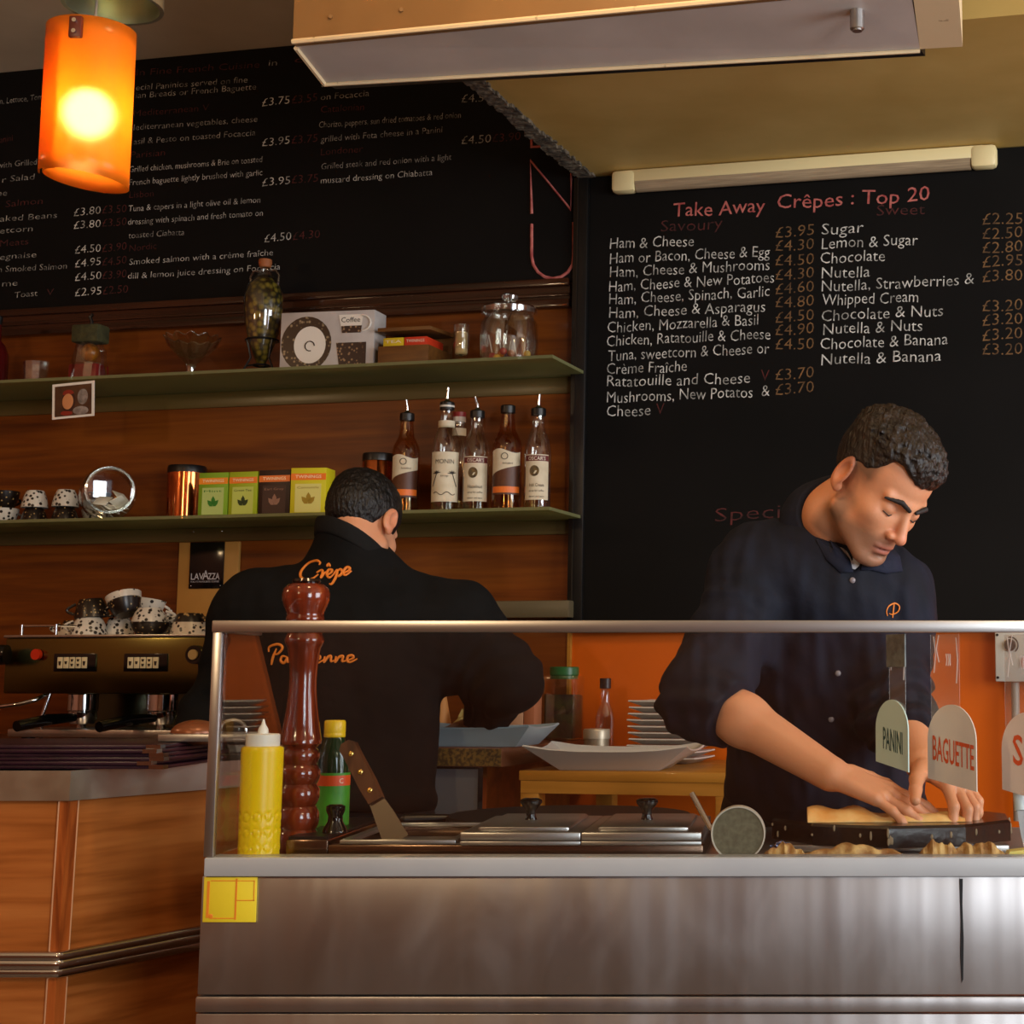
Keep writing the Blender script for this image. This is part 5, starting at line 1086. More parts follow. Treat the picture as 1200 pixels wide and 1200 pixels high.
for u0, u1, uk, lab in ((539, 680, 622, 'covered steel food pan with black knob, next to the open food pan'), (681, 822, 758, 'covered steel food pan with black knob, beside the round batter ladle')):
    o = pan('covered_food_pan', lab, u0, u1, YA-0.004, YA+0.30, zPan-0.002, M['steel']); o['group'] = 'covered food pans'
    xa_, xb_ = P(u0, 985, YA).x, P(u1, 985, YA).x; w_ = (xb_-xa_)/2; zq_ = zPan-0.002-zS
    b = MB(); b.box(-w_, w_, 0, 0.30, zq_+0.0003, zq_+0.013, None, 0.002); b.box(-w_+0.02, w_-0.02, 0.03, 0.27, zq_+0.012, zq_+0.019, None, 0.005)
    lid_ = b.build('lid', M['steel'], o)
    xk = P(uk, 970, YA+0.15).x-(xa_+xb_)/2; kk = px(YA+0.15)
    MB().lathe([(0, 0.019), (7*kk, 0.019), (5.5*kk, 0.026), (6*kk, 0.033), (10*kk, 0.040), (12.5*kk, 0.045), (12.5*kk, 0.049), (9*kk, 0.0515), (0, 0.052)], T(xk, 0.15, zq_), 28).build('knob', M['gloss_black'], lid_)
# glossy black pot lid knob beside the bottle
Yp = 2.60; k = px(Yp); q = P(396, 975, Yp); zq = P(350, 984, YA).z+0.0045
t = thing('black_shaker', 'small glossy black shaker in front of the green bottle', 'shaker', (P(393, 960, 2.56).x, 2.56, zq))
MB().lathe([(0, 0), (14*k, 0), (13*k, 4*k), (8.5*k, 12*k), (8*k, 18*k), (10.5*k, 24*k), (10.5*k, 29*k), (7*k, 31*k), (0, 31*k)], None, 28).build('shaker_body', M['gloss_black'], t)
# turner with riveted wooden handle
hA_, hB_ = P(407, 872, 2.56), P(442, 938, 2.545); bB_ = P(466, 986, 2.535)
ax = (hB_-hA_); ang = math.atan2(ax.x, -ax.z)
t = thing('kitchen_turner', 'steel turner with riveted wooden handle standing in the open pan', 'turner', bB_, 0, None, (0, 0, 0))
dl_ = (hA_-bB_).normalized(); sd_ = Vector((0, 1, 0)).cross(dl_).normalized(); nn_ = dl_.cross(sd_)
Mx = Matrix(((sd_.x, nn_.x, dl_.x, 0), (sd_.y, nn_.y, dl_.y, 0), (sd_.z, nn_.z, dl_.z, 0), (0, 0, 0, 1)))
LH = (hA_-bB_).length; lb = (hB_-bB_).length; k = px(2.55)
b = MB(); b.prism([(-16*k, 0), (14*k, 0), (12*k, lb*0.6), (9*k, lb), (9*k, lb+0.02), (-9*k, lb+0.02), (-9*k, lb), (-12*k, lb*0.6)], -0.0008, 0.0008, Mx); b.build('blade', mat('worn steel blade', (140, 130, 116), 0.3, 1.0), t)
b = MB(); b.prism([(-8.5*k, lb), (8.5*k, lb), (10*k, lb+0.03), (9.5*k, LH-0.02), (10*k, LH-0.004), (5*k, LH+0.003), (-5*k, LH+0.003), (-10*k, LH-0.004), (-9.5*k, LH-0.02), (-10*k, lb+0.03)], -0.008, 0.008, Mx)
o = b.build('handle', woodmat('dark handle wood', (50, 28, 16), (74, 42, 24), (92, 56, 34), 'Z', 2.0, 0.4, 0.2), t)
b = MB()
for f_k in (0.18, 0.5, 0.82): b.sphere((0, -0.008, lb+(LH-lb)*f_k), 0.0042, 14, (1, 0.5, 1), Mx)
b.build('rivet', mat('brass rivet', (226, 190, 110), 0.25, 1.0), o, weld=False)
t.location.y -= 0.0
# round batter ladle leaning on the pans
Yd = 2.462; k = px(Yd); q = P(865, 977.5, Yd)
t = thing('batter_ladle', 'round flat-bottomed ladle standing on edge, disc towards the room', 'ladle', (q.x, Yd, zS+31*k))
MB().lathe([(29.2*k, 0.0), (29.6*k, 0.0022), (31*k, 0.0022), (31.4*k, 0), (31.4*k, -0.02), (29.5*k, -0.022)], Rx(PI/2), 48).build('rim', mat('pale metal rim', (206, 200, 186), 0.4, 0.3), t)
MB().lathe([(0, -0.0005), (30.2*k, 0), (30.2*k, -0.018), (0, -0.018)], Rx(PI/2), 48).build('disc', mat('greenish grey worn disc', (104, 100, 78), 0.55, col2=(84, 80, 60), scale=120), t)
hp = P(811, 930, Yd+0.05)-t.location
MB().tube([(-27*k, 0.012, 0.002), (-33*k, 0.016, 6*k), hp], [0.0052, 0.0045, 0.0042], 10).build('handle', M['chrome'], t)
# ---------------------------------------------------------------- griddles, crepe and scraps
def roundplate(poly, z0, z1, ch, mb):
    n = len(poly); c = Vector((sum(p[0] for p in poly)/n, sum(p[1] for p in poly)/n))
    ins = [tuple(Vector(p)+(c-Vector(p)).normalized()*ch) for p in poly]
    vs = [(x, y, z0) for x, y in poly]+[(x, y, z1-ch) for x, y in poly]+[(x, y, z1) for x, y in ins]
    fs = [tuple(range(n))[::-1]]+[(a*n+i, a*n+(i+1) % n, (a+1)*n+(i+1) % n, (a+1)*n+i) for a in (0, 1) for i in range(n)]+[tuple(range(2*n, 3*n))]
    mb.add(vs, fs)
Yq = 2.55; zg0, zg1 = P(1060, 1000, 2.52).z, P(1060, 970, 2.52).z
zg0 = max(zg0, zS+0.010)
iron = mat('seasoned black iron', (15, 12, 12), 0.22, col2=(30, 20, 16), scale=7, bump=0.1, bscale=40)
crust = mat('burnt crust', (128, 110, 84), 0.6)
t = thing('crepe_griddle', 'seasoned black iron crepe griddle with baked-on crust at the right', 'griddle', (0.172, 2.74, 0))
pts = []
R_ = 0.198; NS = 10
cx, cy = 0.172, 2.74
oct_ = [(cx+R_*math.cos(a), cy+R_*math.sin(a)) for a in [2*PI*(i+0.36)/NS for i in range(NS)]]
b = MB(); roundplate([(x-cx, y-cy) for x, y in oct_], zg0, zg1, 0.004, b); b.build('griddle_plate', iron, t, sharp=25)
b = MB(); b.box(-0.17, 0.17, -0.15, 0.15, zS, zg0+0.0005, None, 0.002); b.build('burner_base', M['steel'], t)
b = MB(); random.seed(21)
for i in range(44):
    e = random.randrange(NS); f_k = random.random(); p = Vector(oct_[e]).lerp(Vector(oct_[(e+1) % NS]), f_k)-Vector((cx, cy)); p = p*1.002
    if p.y > -0.02: continue
    z_ = zg0+(zg1-zg0)*random.uniform(0.25, 0.85); b.sphere((p.x, p.y, z_), 0.002, 8, (1, 0.6, random.uniform(1, 4)))
b.build('crust_drips', crust, t, weld=False)
# second round griddle behind
c2 = P(668, 962, 3.12); zg = P(600, 953, 3.14).z
t = thing('crepe_griddle', 'flat round black griddle beyond the pan lids, in front of the pine table', 'griddle', (c2.x, 3.12, 0), 0)
MB().cyl(0.225, zg-0.014, zg, None, 64, 0.004).build('griddle_plate', mat('dull black iron', (10, 9, 9), 0.5), t)
MB().box(-0.19, 0.19, -0.09, 0.14, 0.0, zg-0.0142, None, 0.004).build('burner_cabinet', M['black'], t)
MB().tube([(-0.222, 0, zg-0.008), (-0.30, -0.01, zg-0.010)], [0.008, 0.012], 12).sphere((-0.30, -0.01, zg-0.010), 0.012, 14).build('side_handle', M['black'], t)
# folded crepe on the griddle
zc_ = zg1+0.0005
crp = mat('golden crepe', (232, 190, 122), 0.6, col2=(212, 146, 70), scale=22, lo=0.45, hi=0.7, sub=0.1)
vs, fs = [], []; NX, NY = 30, 12
xa_, xb_ = P(946, 955, 2.66).x, P(1128, 950, 2.66).x
for i in range(NX+1):
    for j in range(NY+1):
        f_i = i/NX; a = PI*(-0.5+1.0*j/NY)
        hgt = 0.015+0.004*math.sin(f_i*9)+0.004*math.sin(f_i*21+1); hgt *= (1-0.75*f_i**3); wdt = 0.055*(1-0.35*f_i)
        if j <= NY//2: y = -wdt*(1-j/(NY/2))+0.002*math.sin(f_i*17+j); z = 0.001+0.0*j
        else:
            y = wdt*((j-NY/2)/(NY/2)-1)*-1*0+(-wdt)*(1-0)+wdt*1.0*((NY-j)/(NY/2))*0
        f_j = j/NY
        y = -wdt+2*wdt*f_j; z = hgt*(1-(2*f_j-1)**4)+0.0012*math.sin(f_i*31+f_j*7)+0.001
        vs.append((xa_+(xb_-xa_)*f_i, y, max(z, 0.0006)))
for i in range(NX):
    for j in range(NY): fs.append((i*(NY+1)+j, (i+1)*(NY+1)+j, (i+1)*(NY+1)+j+1, i*(NY+1)+j+1))
n0 = len(vs); vs += [(x, y, 0.0) for x, y, z in vs]
fs += [tuple(i+n0 for i in f)[::-1] for f in fs]
per = [j for j in range(NY+1)]+[i*(NY+1)+NY for i in range(1, NX+1)]+[NX*(NY+1)+j for j in range(NY-1, -1, -1)]+[i*(NY+1) for i in range(NX-1, 0, -1)]
fs += [(per[i], per[(i+1) % len(per)], per[(i+1) % len(per)]+n0, per[i]+n0) for i in range(len(per))]
o = MB().add(vs, fs).build('folded_crepe', crp, None, (0, 2.655, zc_), (0, 0, 0)); tag(o, 'golden folded crepe under the worker\'s hands on the black griddle', 'crepe')
# ruffled scraps lying along the ledge
scr = mat('crepe offcut', (206, 168, 106), 0.7, col2=(150, 102, 52), scale=50, lo=0.42, hi=0.6)
random.seed(31)
def ruffle(u0, u1, top, y, lab, col=scr, name='crepe_scrap', grp='crepe scraps along the ledge'):
    k = px(y); x0_ = P(u0, 1000, y).x; w_ = (u1-u0)*k; h_ = max(0.008, P(600, top, y).z-zS); vs, fs = [], []; NX, NY = 34, 9
    ph = random.random()*6
    for i in range(NX+1):
        f_i = i/NX; env = math.sin(PI*min(1, max(0, f_i)))**0.5
        for j in range(NY+1):
            f_j = j/NY; a = f_j*PI
            rip = 1+0.24*math.sin(f_i*13+ph+f_j*2)+0.16*math.sin(f_i*29+ph+f_j*3)+0.06*math.sin(f_i*61+f_j*9)
            vs.append((x0_+w_*f_i, y-0.012*math.cos(a)*rip*env+0.003*math.sin(f_i*33), zS+0.0004+h_*1.35*env*max(0, math.sin(a))*(0.70+0.34*(rip-1))))
    for i in range(NX):
        for j in range(NY): fs.append((i*(NY+1)+j, (i+1)*(NY+1)+j, (i+1)*(NY+1)+j+1, i*(NY+1)+j+1))
    o = MB().add(vs, fs).build(name, col, None); tag(o, lab, 'crepe scrap', grp)
ruffle(893, 945, 988, 2.468, 'small brown crepe scraps right of the round ladle')
ruffle(935, 1062, 989, 2.466, 'long strip of ruffled crepe scraps under the griddle\'s front edge')
ruffle(1074, 1125, 985, 2.466, 'ruffled crepe scrap in the middle below the griddle')
ruffle(1112, 1180, 986, 2.472, 'ruffled crepe scrap beside the pale butter wedge')
o = MB(); vs = []
random.seed(6)
b = MB(); b.sphere((0, 0, 0), 0.012, 12, (1.3, 0.6, 0.8)); b.v = [(x+random.uniform(-.004, .004), y+random.uniform(-.004, .004), z+random.uniform(-.004, .004)) for x, y, z in b.v]
o = b.build('foil_scrap', mat('blue silver foil', (150, 160, 200), 0.2, 0.9), None, (P(915, 972, 2.50).x, 2.50, zS+0.013), (0, 0, 0), 10); tag(o, 'crumpled bluish foil scrap beside the left edge of the griddle', 'foil')
q = P(1190, 998, 2.468)
b = MB(); b.prism([(-0.016, 0), (0.022, 0), (0.024, 0.018), (-0.010, 0.014)], -0.012, 0.02); o = b.build('butter_wedge', mat('pale butter', (232, 216, 120), 0.4, sub=0.2), None, (q.x, 2.468, zS)); tag(o, 'pale yellow butter wedge at the right end of the ledge', 'butter')
pA_, pB_ = P(1188, 950, 2.50), P(1202, 1000, 2.49)
b = MB(); k = px(2.5)
b.prism([(-3*k, 0), (13*k, 0), (10*k, 0.04), (6*k, 0.075), (-6*k, 0.075), (-6*k, 0.04)], -0.0008, 0.0008, T(P(1206, 1000, 2.485).x, 2.486, zS+0.001) @ Ry(-0.12))
o = thing('scraper', 'steel scraper standing at the right edge beside the griddle', 'scraper', (0, 0, 0)); b.build('blade', M['steel'], o)
b = MB(); b.rod(P(1196, 950, 2.486), P(1192, 895, 2.50), 0.009, 0.010, 14); b.build('handle', mat('pale blue handle', (190, 204, 210), 0.4), o)
# ---------------------------------------------------------------- arched signs hung on clear strips from the rail
def sign(lab, word, corners, col, ink, tape, wtx):
    # corners: left-bottom, right-bottom in px with their depths; height in px; stands behind the guard glass
    (uL, vL, yL), (uR, vR, yR), hpx = corners
    a = P(uL, vL, yL); c = P(uR, vR, yR); d2 = Vector((c.x-a.x, c.y-a.y, 0)); w_ = d2.length; ang = math.atan2(d2.y, d2.x)
    t = thing('arched_sign', lab, 'sign', a, ang, 'arched signs hanging behind the guard glass'); hS = hpx*px((yL+yR)/2)
    zsl = (c.z-a.z)                                      # lower edge slopes a little
    arch = [(0, 0), (w_, zsl), (w_, hS*0.52)]+[(w_/2+w_/2*math.cos(x), hS*0.52+hS*0.48*math.sin(x)) for x in [PI*i/18 for i in range(1, 18)]]+[(0, hS*0.52)]
    MB().prism(arch, -0.001, 0.001).build('card', mat('pale sign card', col, 0.5), t)
    b = MB(); th = hS*0.235
    put_text(b, word, w_*wtx[1], hS*wtx[2], T(w_*wtx[0], -0.0014, hS*wtx[3]) @ Matrix(((1, 0, 0, 0), (0, 1, 0, 0), (zsl/w_, 0, 1, 0), (0, 0, 0, 1))), 0.012); b.build('lettering', mat('sign lettering', ink, 0.5), t, weld=False)
    zt2 = zR0-0.001-a.z
    MB().box(w_*tape[0], w_*tape[1], 0.0012, 0.0018, hS*0.8, zt2).build('hanging_strip', tape[2], t)
    b = MB(); ta, tb_ = w_*tape[0], w_*tape[1]
    for fx, za_, zb_, bend in ((0.12, 0.45, 0.97, 0.004), (0.3, 0.6, 0.99, -0.005), (0.55, 0.55, 0.72, 0.002), (0.62, 0.55, 0.72, 0.002), (0.69, 0.55, 0.72, 0.0), (0.9, 0.3, 0.95, 0.003)):
        z0_ = hS+(zt2-hS)*za_; z1_ = hS+(zt2-hS)*zb_; x_ = ta+(tb_-ta)*fx
        b.tube([(x_, 0.0008, z0_), (x_+bend, 0.0006, (z0_+z1_)/2), (x_, 0.0008, z1_)], 0.0007, 5)
    b.build('tape_crease', mat('whitish tape crease', (214, 200, 196), 0.3), t, weld=False)
    if len(tape) > 3: MB().box(ta-0.003, tb_+0.003, -0.0016, 0.0008, hS+(zt2-hS)*0.50, zt2).build('grey_tab', mat('grey plastic tab', (126, 134, 134), 0.35, col2=(96, 104, 106), scale=90), t)
tape_g = glassmat('grey backed strip', (0.50, 0.54, 0.54), 0.25, 1.5, 0.12); tape_c = glassmat('clear vinyl strip', (0.95, 0.94, 0.93), 0.35, 1.5, 0.10)
sign('small pale blue arched card reading PANINI', 'PANINI', ((1027, 892, 2.520), (1065, 905, 2.440), 72), (206, 234, 230), (20, 84, 92), (0.40, 0.90, tape_c, 1), (0.24, 0.60, 0.36, 0.22))
sign('cream arched card reading BAGUETTE in orange', 'BAGUETTE', ((1088, 912, 2.500), (1145, 928, 2.425), 86), (226, 212, 200), (222, 84, 30), (0.06, 0.66, tape_c), (0.11, 0.85, 0.34, 0.26))
sign('cream arched card with an orange S, cut by the right edge', 'S', ((1175, 925, 2.500), (1238, 944, 2.425), 90), (228, 212, 204), (222, 84, 30), (0.06, 0.60, tape_c), (0.22, 0.19, 0.40, 0.34))
# ================================================================ people (signed-distance bodies meshed with surface nets)
def s_caps(p, a, b, ra, rb):
    a = np.asarray(a, np.float32); b = np.asarray(b, np.float32); ab = b-a; L2 = float(ab@ab)+1e-12
    t = np.clip(((p-a)@ab)/L2, 0, 1); d = p-a-t[:, None]*ab
    return np.sqrt((d*d).sum(1))-(ra+(rb-ra)*t)
def s_ell(p, c, r, Rm=None):
    q = p-np.asarray(c, np.float32)
    if Rm is not None: q = q@np.asarray(Rm, np.float32)
    r = np.asarray(r, np.float32); k0 = np.sqrt(((q/r)**2).sum(1)); k1 = np.sqrt(((q/(r*r))**2).sum(1))+1e-9
    return k0*(k0-1)/k1
def smin(a, b, k):
    h = np.clip(0.5+0.5*(b-a)/k, 0, 1); return b*(1-h)+a*h-k*h*(1-h)
def smax(a, b, k): return -smin(-a, -b, k)
def surfnet(fn, lo, hi, h, B=8, margin=1.3):
    lo = np.array(lo, float); n = np.ceil((np.array(hi)-lo)/h).astype(int); nb = (n+B-1)//B; n = nb*B+1
    D = np.empty(n, np.float32)
    g = np.stack(np.meshgrid(*[np.arange(k) for k in nb], indexing='ij'), -1).reshape(-1, 3)
    cen = (lo+(g+0.5)*B*h).astype(np.float32); dc_ = fn(cen)
    rad = B*h*0.87*margin+0.004
    big = np.repeat(np.repeat(np.repeat(dc_.reshape(nb), B, 0), B, 1), B, 2)
    D[:-1, :-1, :-1] = big; D[-1] = 1; D[:, -1] = 1; D[:, :, -1] = 1
    keep = g[np.abs(dc_) < rad]
    o = np.stack(np.meshgrid(*[np.arange(B+1)]*3, indexing='ij'), -1).reshape(-1, 3)
    for i in range(0, len(keep), 400):
        idx = (keep[i:i+400, None, :]*B+o[None]).reshape(-1, 3)
        v = fn((lo+idx*h).astype(np.float32)); D[idx[:, 0], idx[:, 1], idx[:, 2]] = v
    D[0] = D[-1] = 1; D[:, 0] = D[:, -1] = 1; D[:, :, 0] = D[:, :, -1] = 1
    S = D < 0
    cs = [c-1 for c in D.shape]
    act = np.zeros(cs, bool); s0 = S[:-1, :-1, :-1]
    for dx in (0, 1):
        for dy in (0, 1):
            for dz in (0, 1): act |= S[dx:dx+cs[0], dy:dy+cs[1], dz:dz+cs[2]] != s0
    ci = np.argwhere(act); vid = np.full(cs, -1, np.int64); vid[act] = np.arange(len(ci))
    acc = np.zeros((len(ci), 3)); cnt = np.zeros(len(ci))
    co = [(x, y, z) for x in (0, 1) for y in (0, 1) for z in (0, 1)]
    for a in co:
        for ax in range(3):
            if a[ax]: continue
            b = list(a); b[ax] = 1
            A_ = ci+np.array(a); B_ = ci+np.array(b)
            da = D[A_[:, 0], A_[:, 1], A_[:, 2]]; db = D[B_[:, 0], B_[:, 1], B_[:, 2]]; m_ = (da < 0) != (db < 0)
            t = np.where(m_, da/np.where(m_, da-db, 1), 0)
            pt = np.array(a, float)[None]+np.zeros((len(ci), 3)); pt[:, ax] += t
            acc[m_] += pt[m_]; cnt[m_] += 1
    V = lo+(ci+acc/np.maximum(cnt, 1)[:, None])*h
    Fc = []
    for ax in range(3):
        sl0 = [slice(None)]*3; sl1 = [slice(None)]*3; sl0[ax] = slice(0, -1); sl1[ax] = slice(1, None)
        df = S[tuple(sl0)] != S[tuple(sl1)]; e = np.argwhere(df); u, w = (ax+1) % 3, (ax+2) % 3
        e = e[(e[:, u] > 0) & (e[:, w] > 0) & (e[:, u] < cs[u]) & (e[:, w] < cs[w])]
        def cell(du, dw):
            c = e.copy(); c[:, u] -= du; c[:, w] -= dw; return vid[c[:, 0], c[:, 1], c[:, 2]]
        q = np.stack([cell(1, 1), cell(0, 1), cell(0, 0), cell(1, 0)], 1)
        ins = S[e[:, 0], e[:, 1], e[:, 2]]; q[~ins] = q[~ins][:, ::-1]; Fc.append(q)
    return V, np.concatenate(Fc)
def np_mesh(name, V, Fq, material, parent=None, col=None, smooth_it=1):
    V = V.copy()
    if smooth_it:
        e = np.concatenate([Fq[:, [0, 1]], Fq[:, [1, 2]], Fq[:, [2, 3]], Fq[:, [3, 0]]]); e = np.concatenate([e, e[:, ::-1]])
        for _ in range(smooth_it):
            s = np.zeros_like(V); c = np.bincount(e[:, 0], minlength=len(V)).astype(float)
            for k in range(3): s[:, k] = np.bincount(e[:, 0], V[e[:, 1], k], len(V))
            V = V*0.5+0.5*s/np.maximum(c, 1)[:, None]
    me = bpy.data.meshes.new(name); me.from_pydata(V.tolist(), [], Fq.tolist())
    me.polygons.foreach_set('use_smooth', np.ones(len(me.polygons), bool))
    if col is not None:
        at = me.color_attributes.new('skin', 'FLOAT_COLOR', 'POINT'); at.data.foreach_set('color', col(V).astype(np.float32).ravel())
    me.materials.append(material); me.update()
    o = bpy.data.objects.new(name, me); COL.objects.link(o)
    if parent: o.parent = parent; o.matrix_parent_inverse = Matrix.Translation(-parent.location)
    return o
_rng = np.random.default_rng(3); _K = _rng.normal(size=(14, 3)); _K /= np.linalg.norm(_K, axis=1)[:, None]; _PH = _rng.uniform(0, 6.28, 14)
def wrinkle(p, wl, seed=0):
    s = 0
    for i in range(5):
        k = _K[(i+seed) % 14]*2*PI/(wl*(0.7+0.25*i)); s = s+np.sin(p@k.astype(np.float32)+_PH[(i*3+seed) % 14]+1.3*np.sin(p@(_K[(i+5+seed) % 14]*2*PI/(wl*2.3)).astype(np.float32)))
    return s/5
def rotm(yaw, pit, rol):
    cy, sy = math.cos(yaw), math.sin(yaw); cp, sp = math.cos(pit), math.sin(pit); cr, sr = math.cos(rol), math.sin(rol)
    return np.array([[cy, -sy, 0], [sy, cy, 0], [0, 0, 1]])@np.array([[1, 0, 0], [0, cp, -sp], [0, sp, cp]])@np.array([[cr, 0, sr], [0, 1, 0], [-sr, 0, cr]])
# ---- head in centimetres, face towards -y
def head_cm(q):
    a = np.abs(q[:, 0]); qa = np.stack([a, q[:, 1], q[:, 2]], 1)
    d = s_ell(q, (0, 0.9, 4.0), (7.3, 9.5, 8.3))
    d = smin(d, s_ell(q, (0, -2.6, -3.2), (6.0, 6.4, 6.8)), 2.5)
    d = smin(d, s_caps(qa, (5.6, -0.5, -5.2), (2.2, -7.2, -8.8), 1.5, 1.5), 2.0)            # jaw line
    d = smin(d, s_ell(q, (0, -7.7, -9.0), (2.3, 1.7, 1.7)), 1.4)                             # chin
    d = smin(d, s_ell(qa, (3.9, -5.5, -1.7), (1.9, 2.0, 1.7)), 2.0)                          # cheekbone
    d = smin(d, s_caps(qa, (0.5, -8.2, 2.1), (4.4, -6.7, 2.4), 0.85, 0.7), 1.0)              # brow ridge
    d = smin(d, s_ell(q, (0, -7.0, -5.9), (3.0, 2.3, 2.6)), 1.5)                             # muzzle
    d = smax(d, -s_ell(qa, (3.2, -9.1, 0.5), (1.75, 1.5, 1.05)), 0.9)                        # eye socket
    d = smin(d, s_ell(qa, (3.15, -6.95, 0.45), (1.42, 1.25, 1.2)), 0.35)                     # closed lid over the eye
    d = smin(d, s_caps(q, (0, -8.3, 1.5), (0, -10.4, -2.7), 0.62, 1.02), 0.8)                # nose
    d = smin(d, s_ell(q, (0, -10.6, -3.0), (1.05, 1.0, 0.9)), 0.5)
    d = smin(d, s_ell(qa, (1.25, -9.4, -3.2), (0.85, 0.95, 0.75)), 0.45)                     # nostril wing
    d = smax(d, -s_ell(qa, (0.75, -10.1, -3.95), (0.38, 0.6, 0.35)), 0.3)
    d = smin(d, s_ell(q, (0, -8.75, -5.75), (2.3, 0.85, 0.52)), 0.4)                         # lips
    d = smin(d, s_ell(q, (0, -8.7, -6.85), (1.9, 0.9, 0.62)), 0.4)
    d = smax(d, -s_ell(q, (0, -9.6, -6.25), (2.5, 0.85, 0.13)), 0.2)
    d = smax(d, -s_ell(q, (0, -9.3, -7.9), (1.8, 0.9, 0.5)), 0.6)
    th = 0.30; ce, se = math.cos(th), math.sin(th)                                            # ear
    Re = np.array([[ce, -se, 0], [se, ce, 0], [0, 0, 1]])@np.array([[1, 0, 0], [0, 0.97, -0.24], [0, 0.24, 0.97]])
    e = s_ell(qa, (7.75, 1.5, 0.3), (0.75, 1.95, 3.2), Re)
    e = smax(e, -s_ell(qa, (8.55, 1.1, 0.5), (0.75, 1.15, 2.0), Re), 0.4)
    e = smin(e, s_ell(qa, (7.5, 0.8, -2.3), (0.7, 0.95, 1.0)), 0.6)
    d = smin(d, e, 0.5)
    return d
def hair_cm(q, kind):
    a = np.abs(q[:, 0])
    y, z, x = q[:, 1], q[:, 2], q[:, 0]
    topw = np.clip((z-5.0)/5.0, 0, 1); topw = topw*topw*(3-2*topw)
    if kind == 'curly':
        th = 0.22+1.15*topw+0.5*np.clip((-y-2)/7, 0, 1)*topw
        n = 0.42*wrinkle(q.astype(np.float32), 1.9, 2)*topw+0.26*wrinkle(q.astype(np.float32), 0.9, 5)*(0.25+topw)
    else:
        th = 0.55+0.65*topw; n = 0.10*wrinkle(q.astype(np.float32), 1.3, 2)+0.10*wrinkle((q*np.array([2.4, 1, 0.6])).astype(np.float32), 1.4, 4)
    d = s_ell(q, (0, 0.9, 4.0), (7.3, 9.5, 8.3))-th-n
    if kind == 'curly':
        hl = np.interp(y, [-10, -6, -4.6, -3.2, -1.6, 0.5, 3, 6, 11], [6.2, 6.2, 6.2, 4.8, 3.5, 3.3, 1.4, -2.2, -4.6])
        hl = hl+1.5*np.clip((a-2.2)/2.6, 0, 1)*np.clip((-3.0-y)/1.5, 0, 1)
    else:
        hl = np.interp(y, [-10, -8, -6, -4, -3.2, -2, -1.0, 0.5, 3.0, 4.2, 6, 11], [6.0, 5.8, 4.8, 2.5, -2.0, -2.6, 1.6, 2.6, 1.0, -4.2, -5.6, -6.0])
    hl = hl+0.25*wrinkle(q.astype(np.float32), 1.6, 7)
    return smax(d, (hl-z)*0.75, 0.25)
def brow_cm(q):
    a = np.abs(q[:, 0]); qa = np.stack([a, q[:, 1], q[:, 2]], 1)
    d = s_caps(qa, (0.9, -9.30, 1.95), (3.1, -8.72, 2.75), 0.36, 0.46)
    return np.minimum(d, s_caps(qa, (3.1, -8.72, 2.75), (5.3, -7.0, 2.0), 0.46, 0.24))+0.06*wrinkle(q.astype(np.float32), 0.5, 1)
def lash_cm(q):
    a = np.abs(q[:, 0]); qa = np.stack([a, q[:, 1], q[:, 2]], 1)
    d = s_caps(qa, (1.95, -7.75, -0.12), (3.2, -8.22, -0.45), 0.10, 0.13)
    return np.minimum(d, s_caps(qa, (3.2, -8.22, -0.45), (4.45, -7.55, -0.12), 0.13, 0.10))
class Head:
    def __init__(s, R_, pos, sc=1.0, low=(0, 3.0, -9.0)): s.low = low; s.R = np.asarray(R_); s.pos = np.asarray(pos, float); s.sc = sc
    def cm(s, p): return ((p-s.pos)@s.R*(100/s.sc)).astype(np.float32)
    def w(s, c): return s.R@(np.asarray(c, float)*s.sc/100)+s.pos
    def far(s, p, fn, k=0.17):
        r = np.sqrt(((p-s.pos)**2).sum(1)); out = (r-k).astype(np.float32); m_ = r < 0.34
        if m_.any(): out[m_] = fn(s.cm(p[m_]))*s.sc/100
        return out
def skin_colors(head, stub=0.5, base=(206, 142, 104)):
    b = np.array(lin(base)[:3]); st = np.array(lin((92, 72, 58))[:3]); lp = np.array(lin((170, 92, 76))[:3]); rd = np.array(lin((206, 120, 92))[:3])
    def f(V):
        q = head.cm(V); a = np.abs(q[:, 0]); y, z = q[:, 1], q[:, 2]; c = np.tile(b, (len(V), 1))
        near = (np.linalg.norm(q, axis=1) < 16)
        def mix(m_, col):
            nonlocal c
            m_ = np.clip(m_*near, 0, 1)[:, None]; c = c*(1-m_)+col*m_
        low = np.clip((-4.3-z-0.18*np.clip(y+4, -9, 4))/1.6, 0, 1)*np.clip((3.0-y)/2, 0, 1)*np.clip((z+11.8)/1.0, 0, 1)
        mix(low*stub, st)
        mix(np.clip((-1.0-z)/1.5, 0, 1)*np.clip((a-5.4)/1.0, 0, 1)*np.clip((0.2-y)/1, 0, 1)*np.clip((y+4.2)/1.5, 0, 1)*stub, st)     # sideburn shadow of beard
        mix(np.clip((z-0.2)/2.5, 0, 1)*np.clip((a-5.7)/0.8, 0, 1)*np.clip((y+4.6)/1.8, 0, 1)*0.75*(stub > 0.3), st*0.7)                # clipped hair at the temple
        mix(np.exp(-((z+3)/1.6)**2-(a/1.7)**2)*(y < -8.6)*0.55, rd)
        lips = np.exp(-(((z+6.25)/0.95)**4)-((a/2.2)**4))*(y < -8.2); mix(lips*0.75, lp)
        mix(np.exp(-((z+6.25)/0.22)**2)*(a < 2.4)*(y < -7.6)*0.6, np.array(lin((84, 44, 38))[:3]))
        mix(np.clip((a-7.3)/0.7, 0, 1)*(z > -4)*0.35, rd)
        return np.c_[c, np.ones(len(V))]
    return f
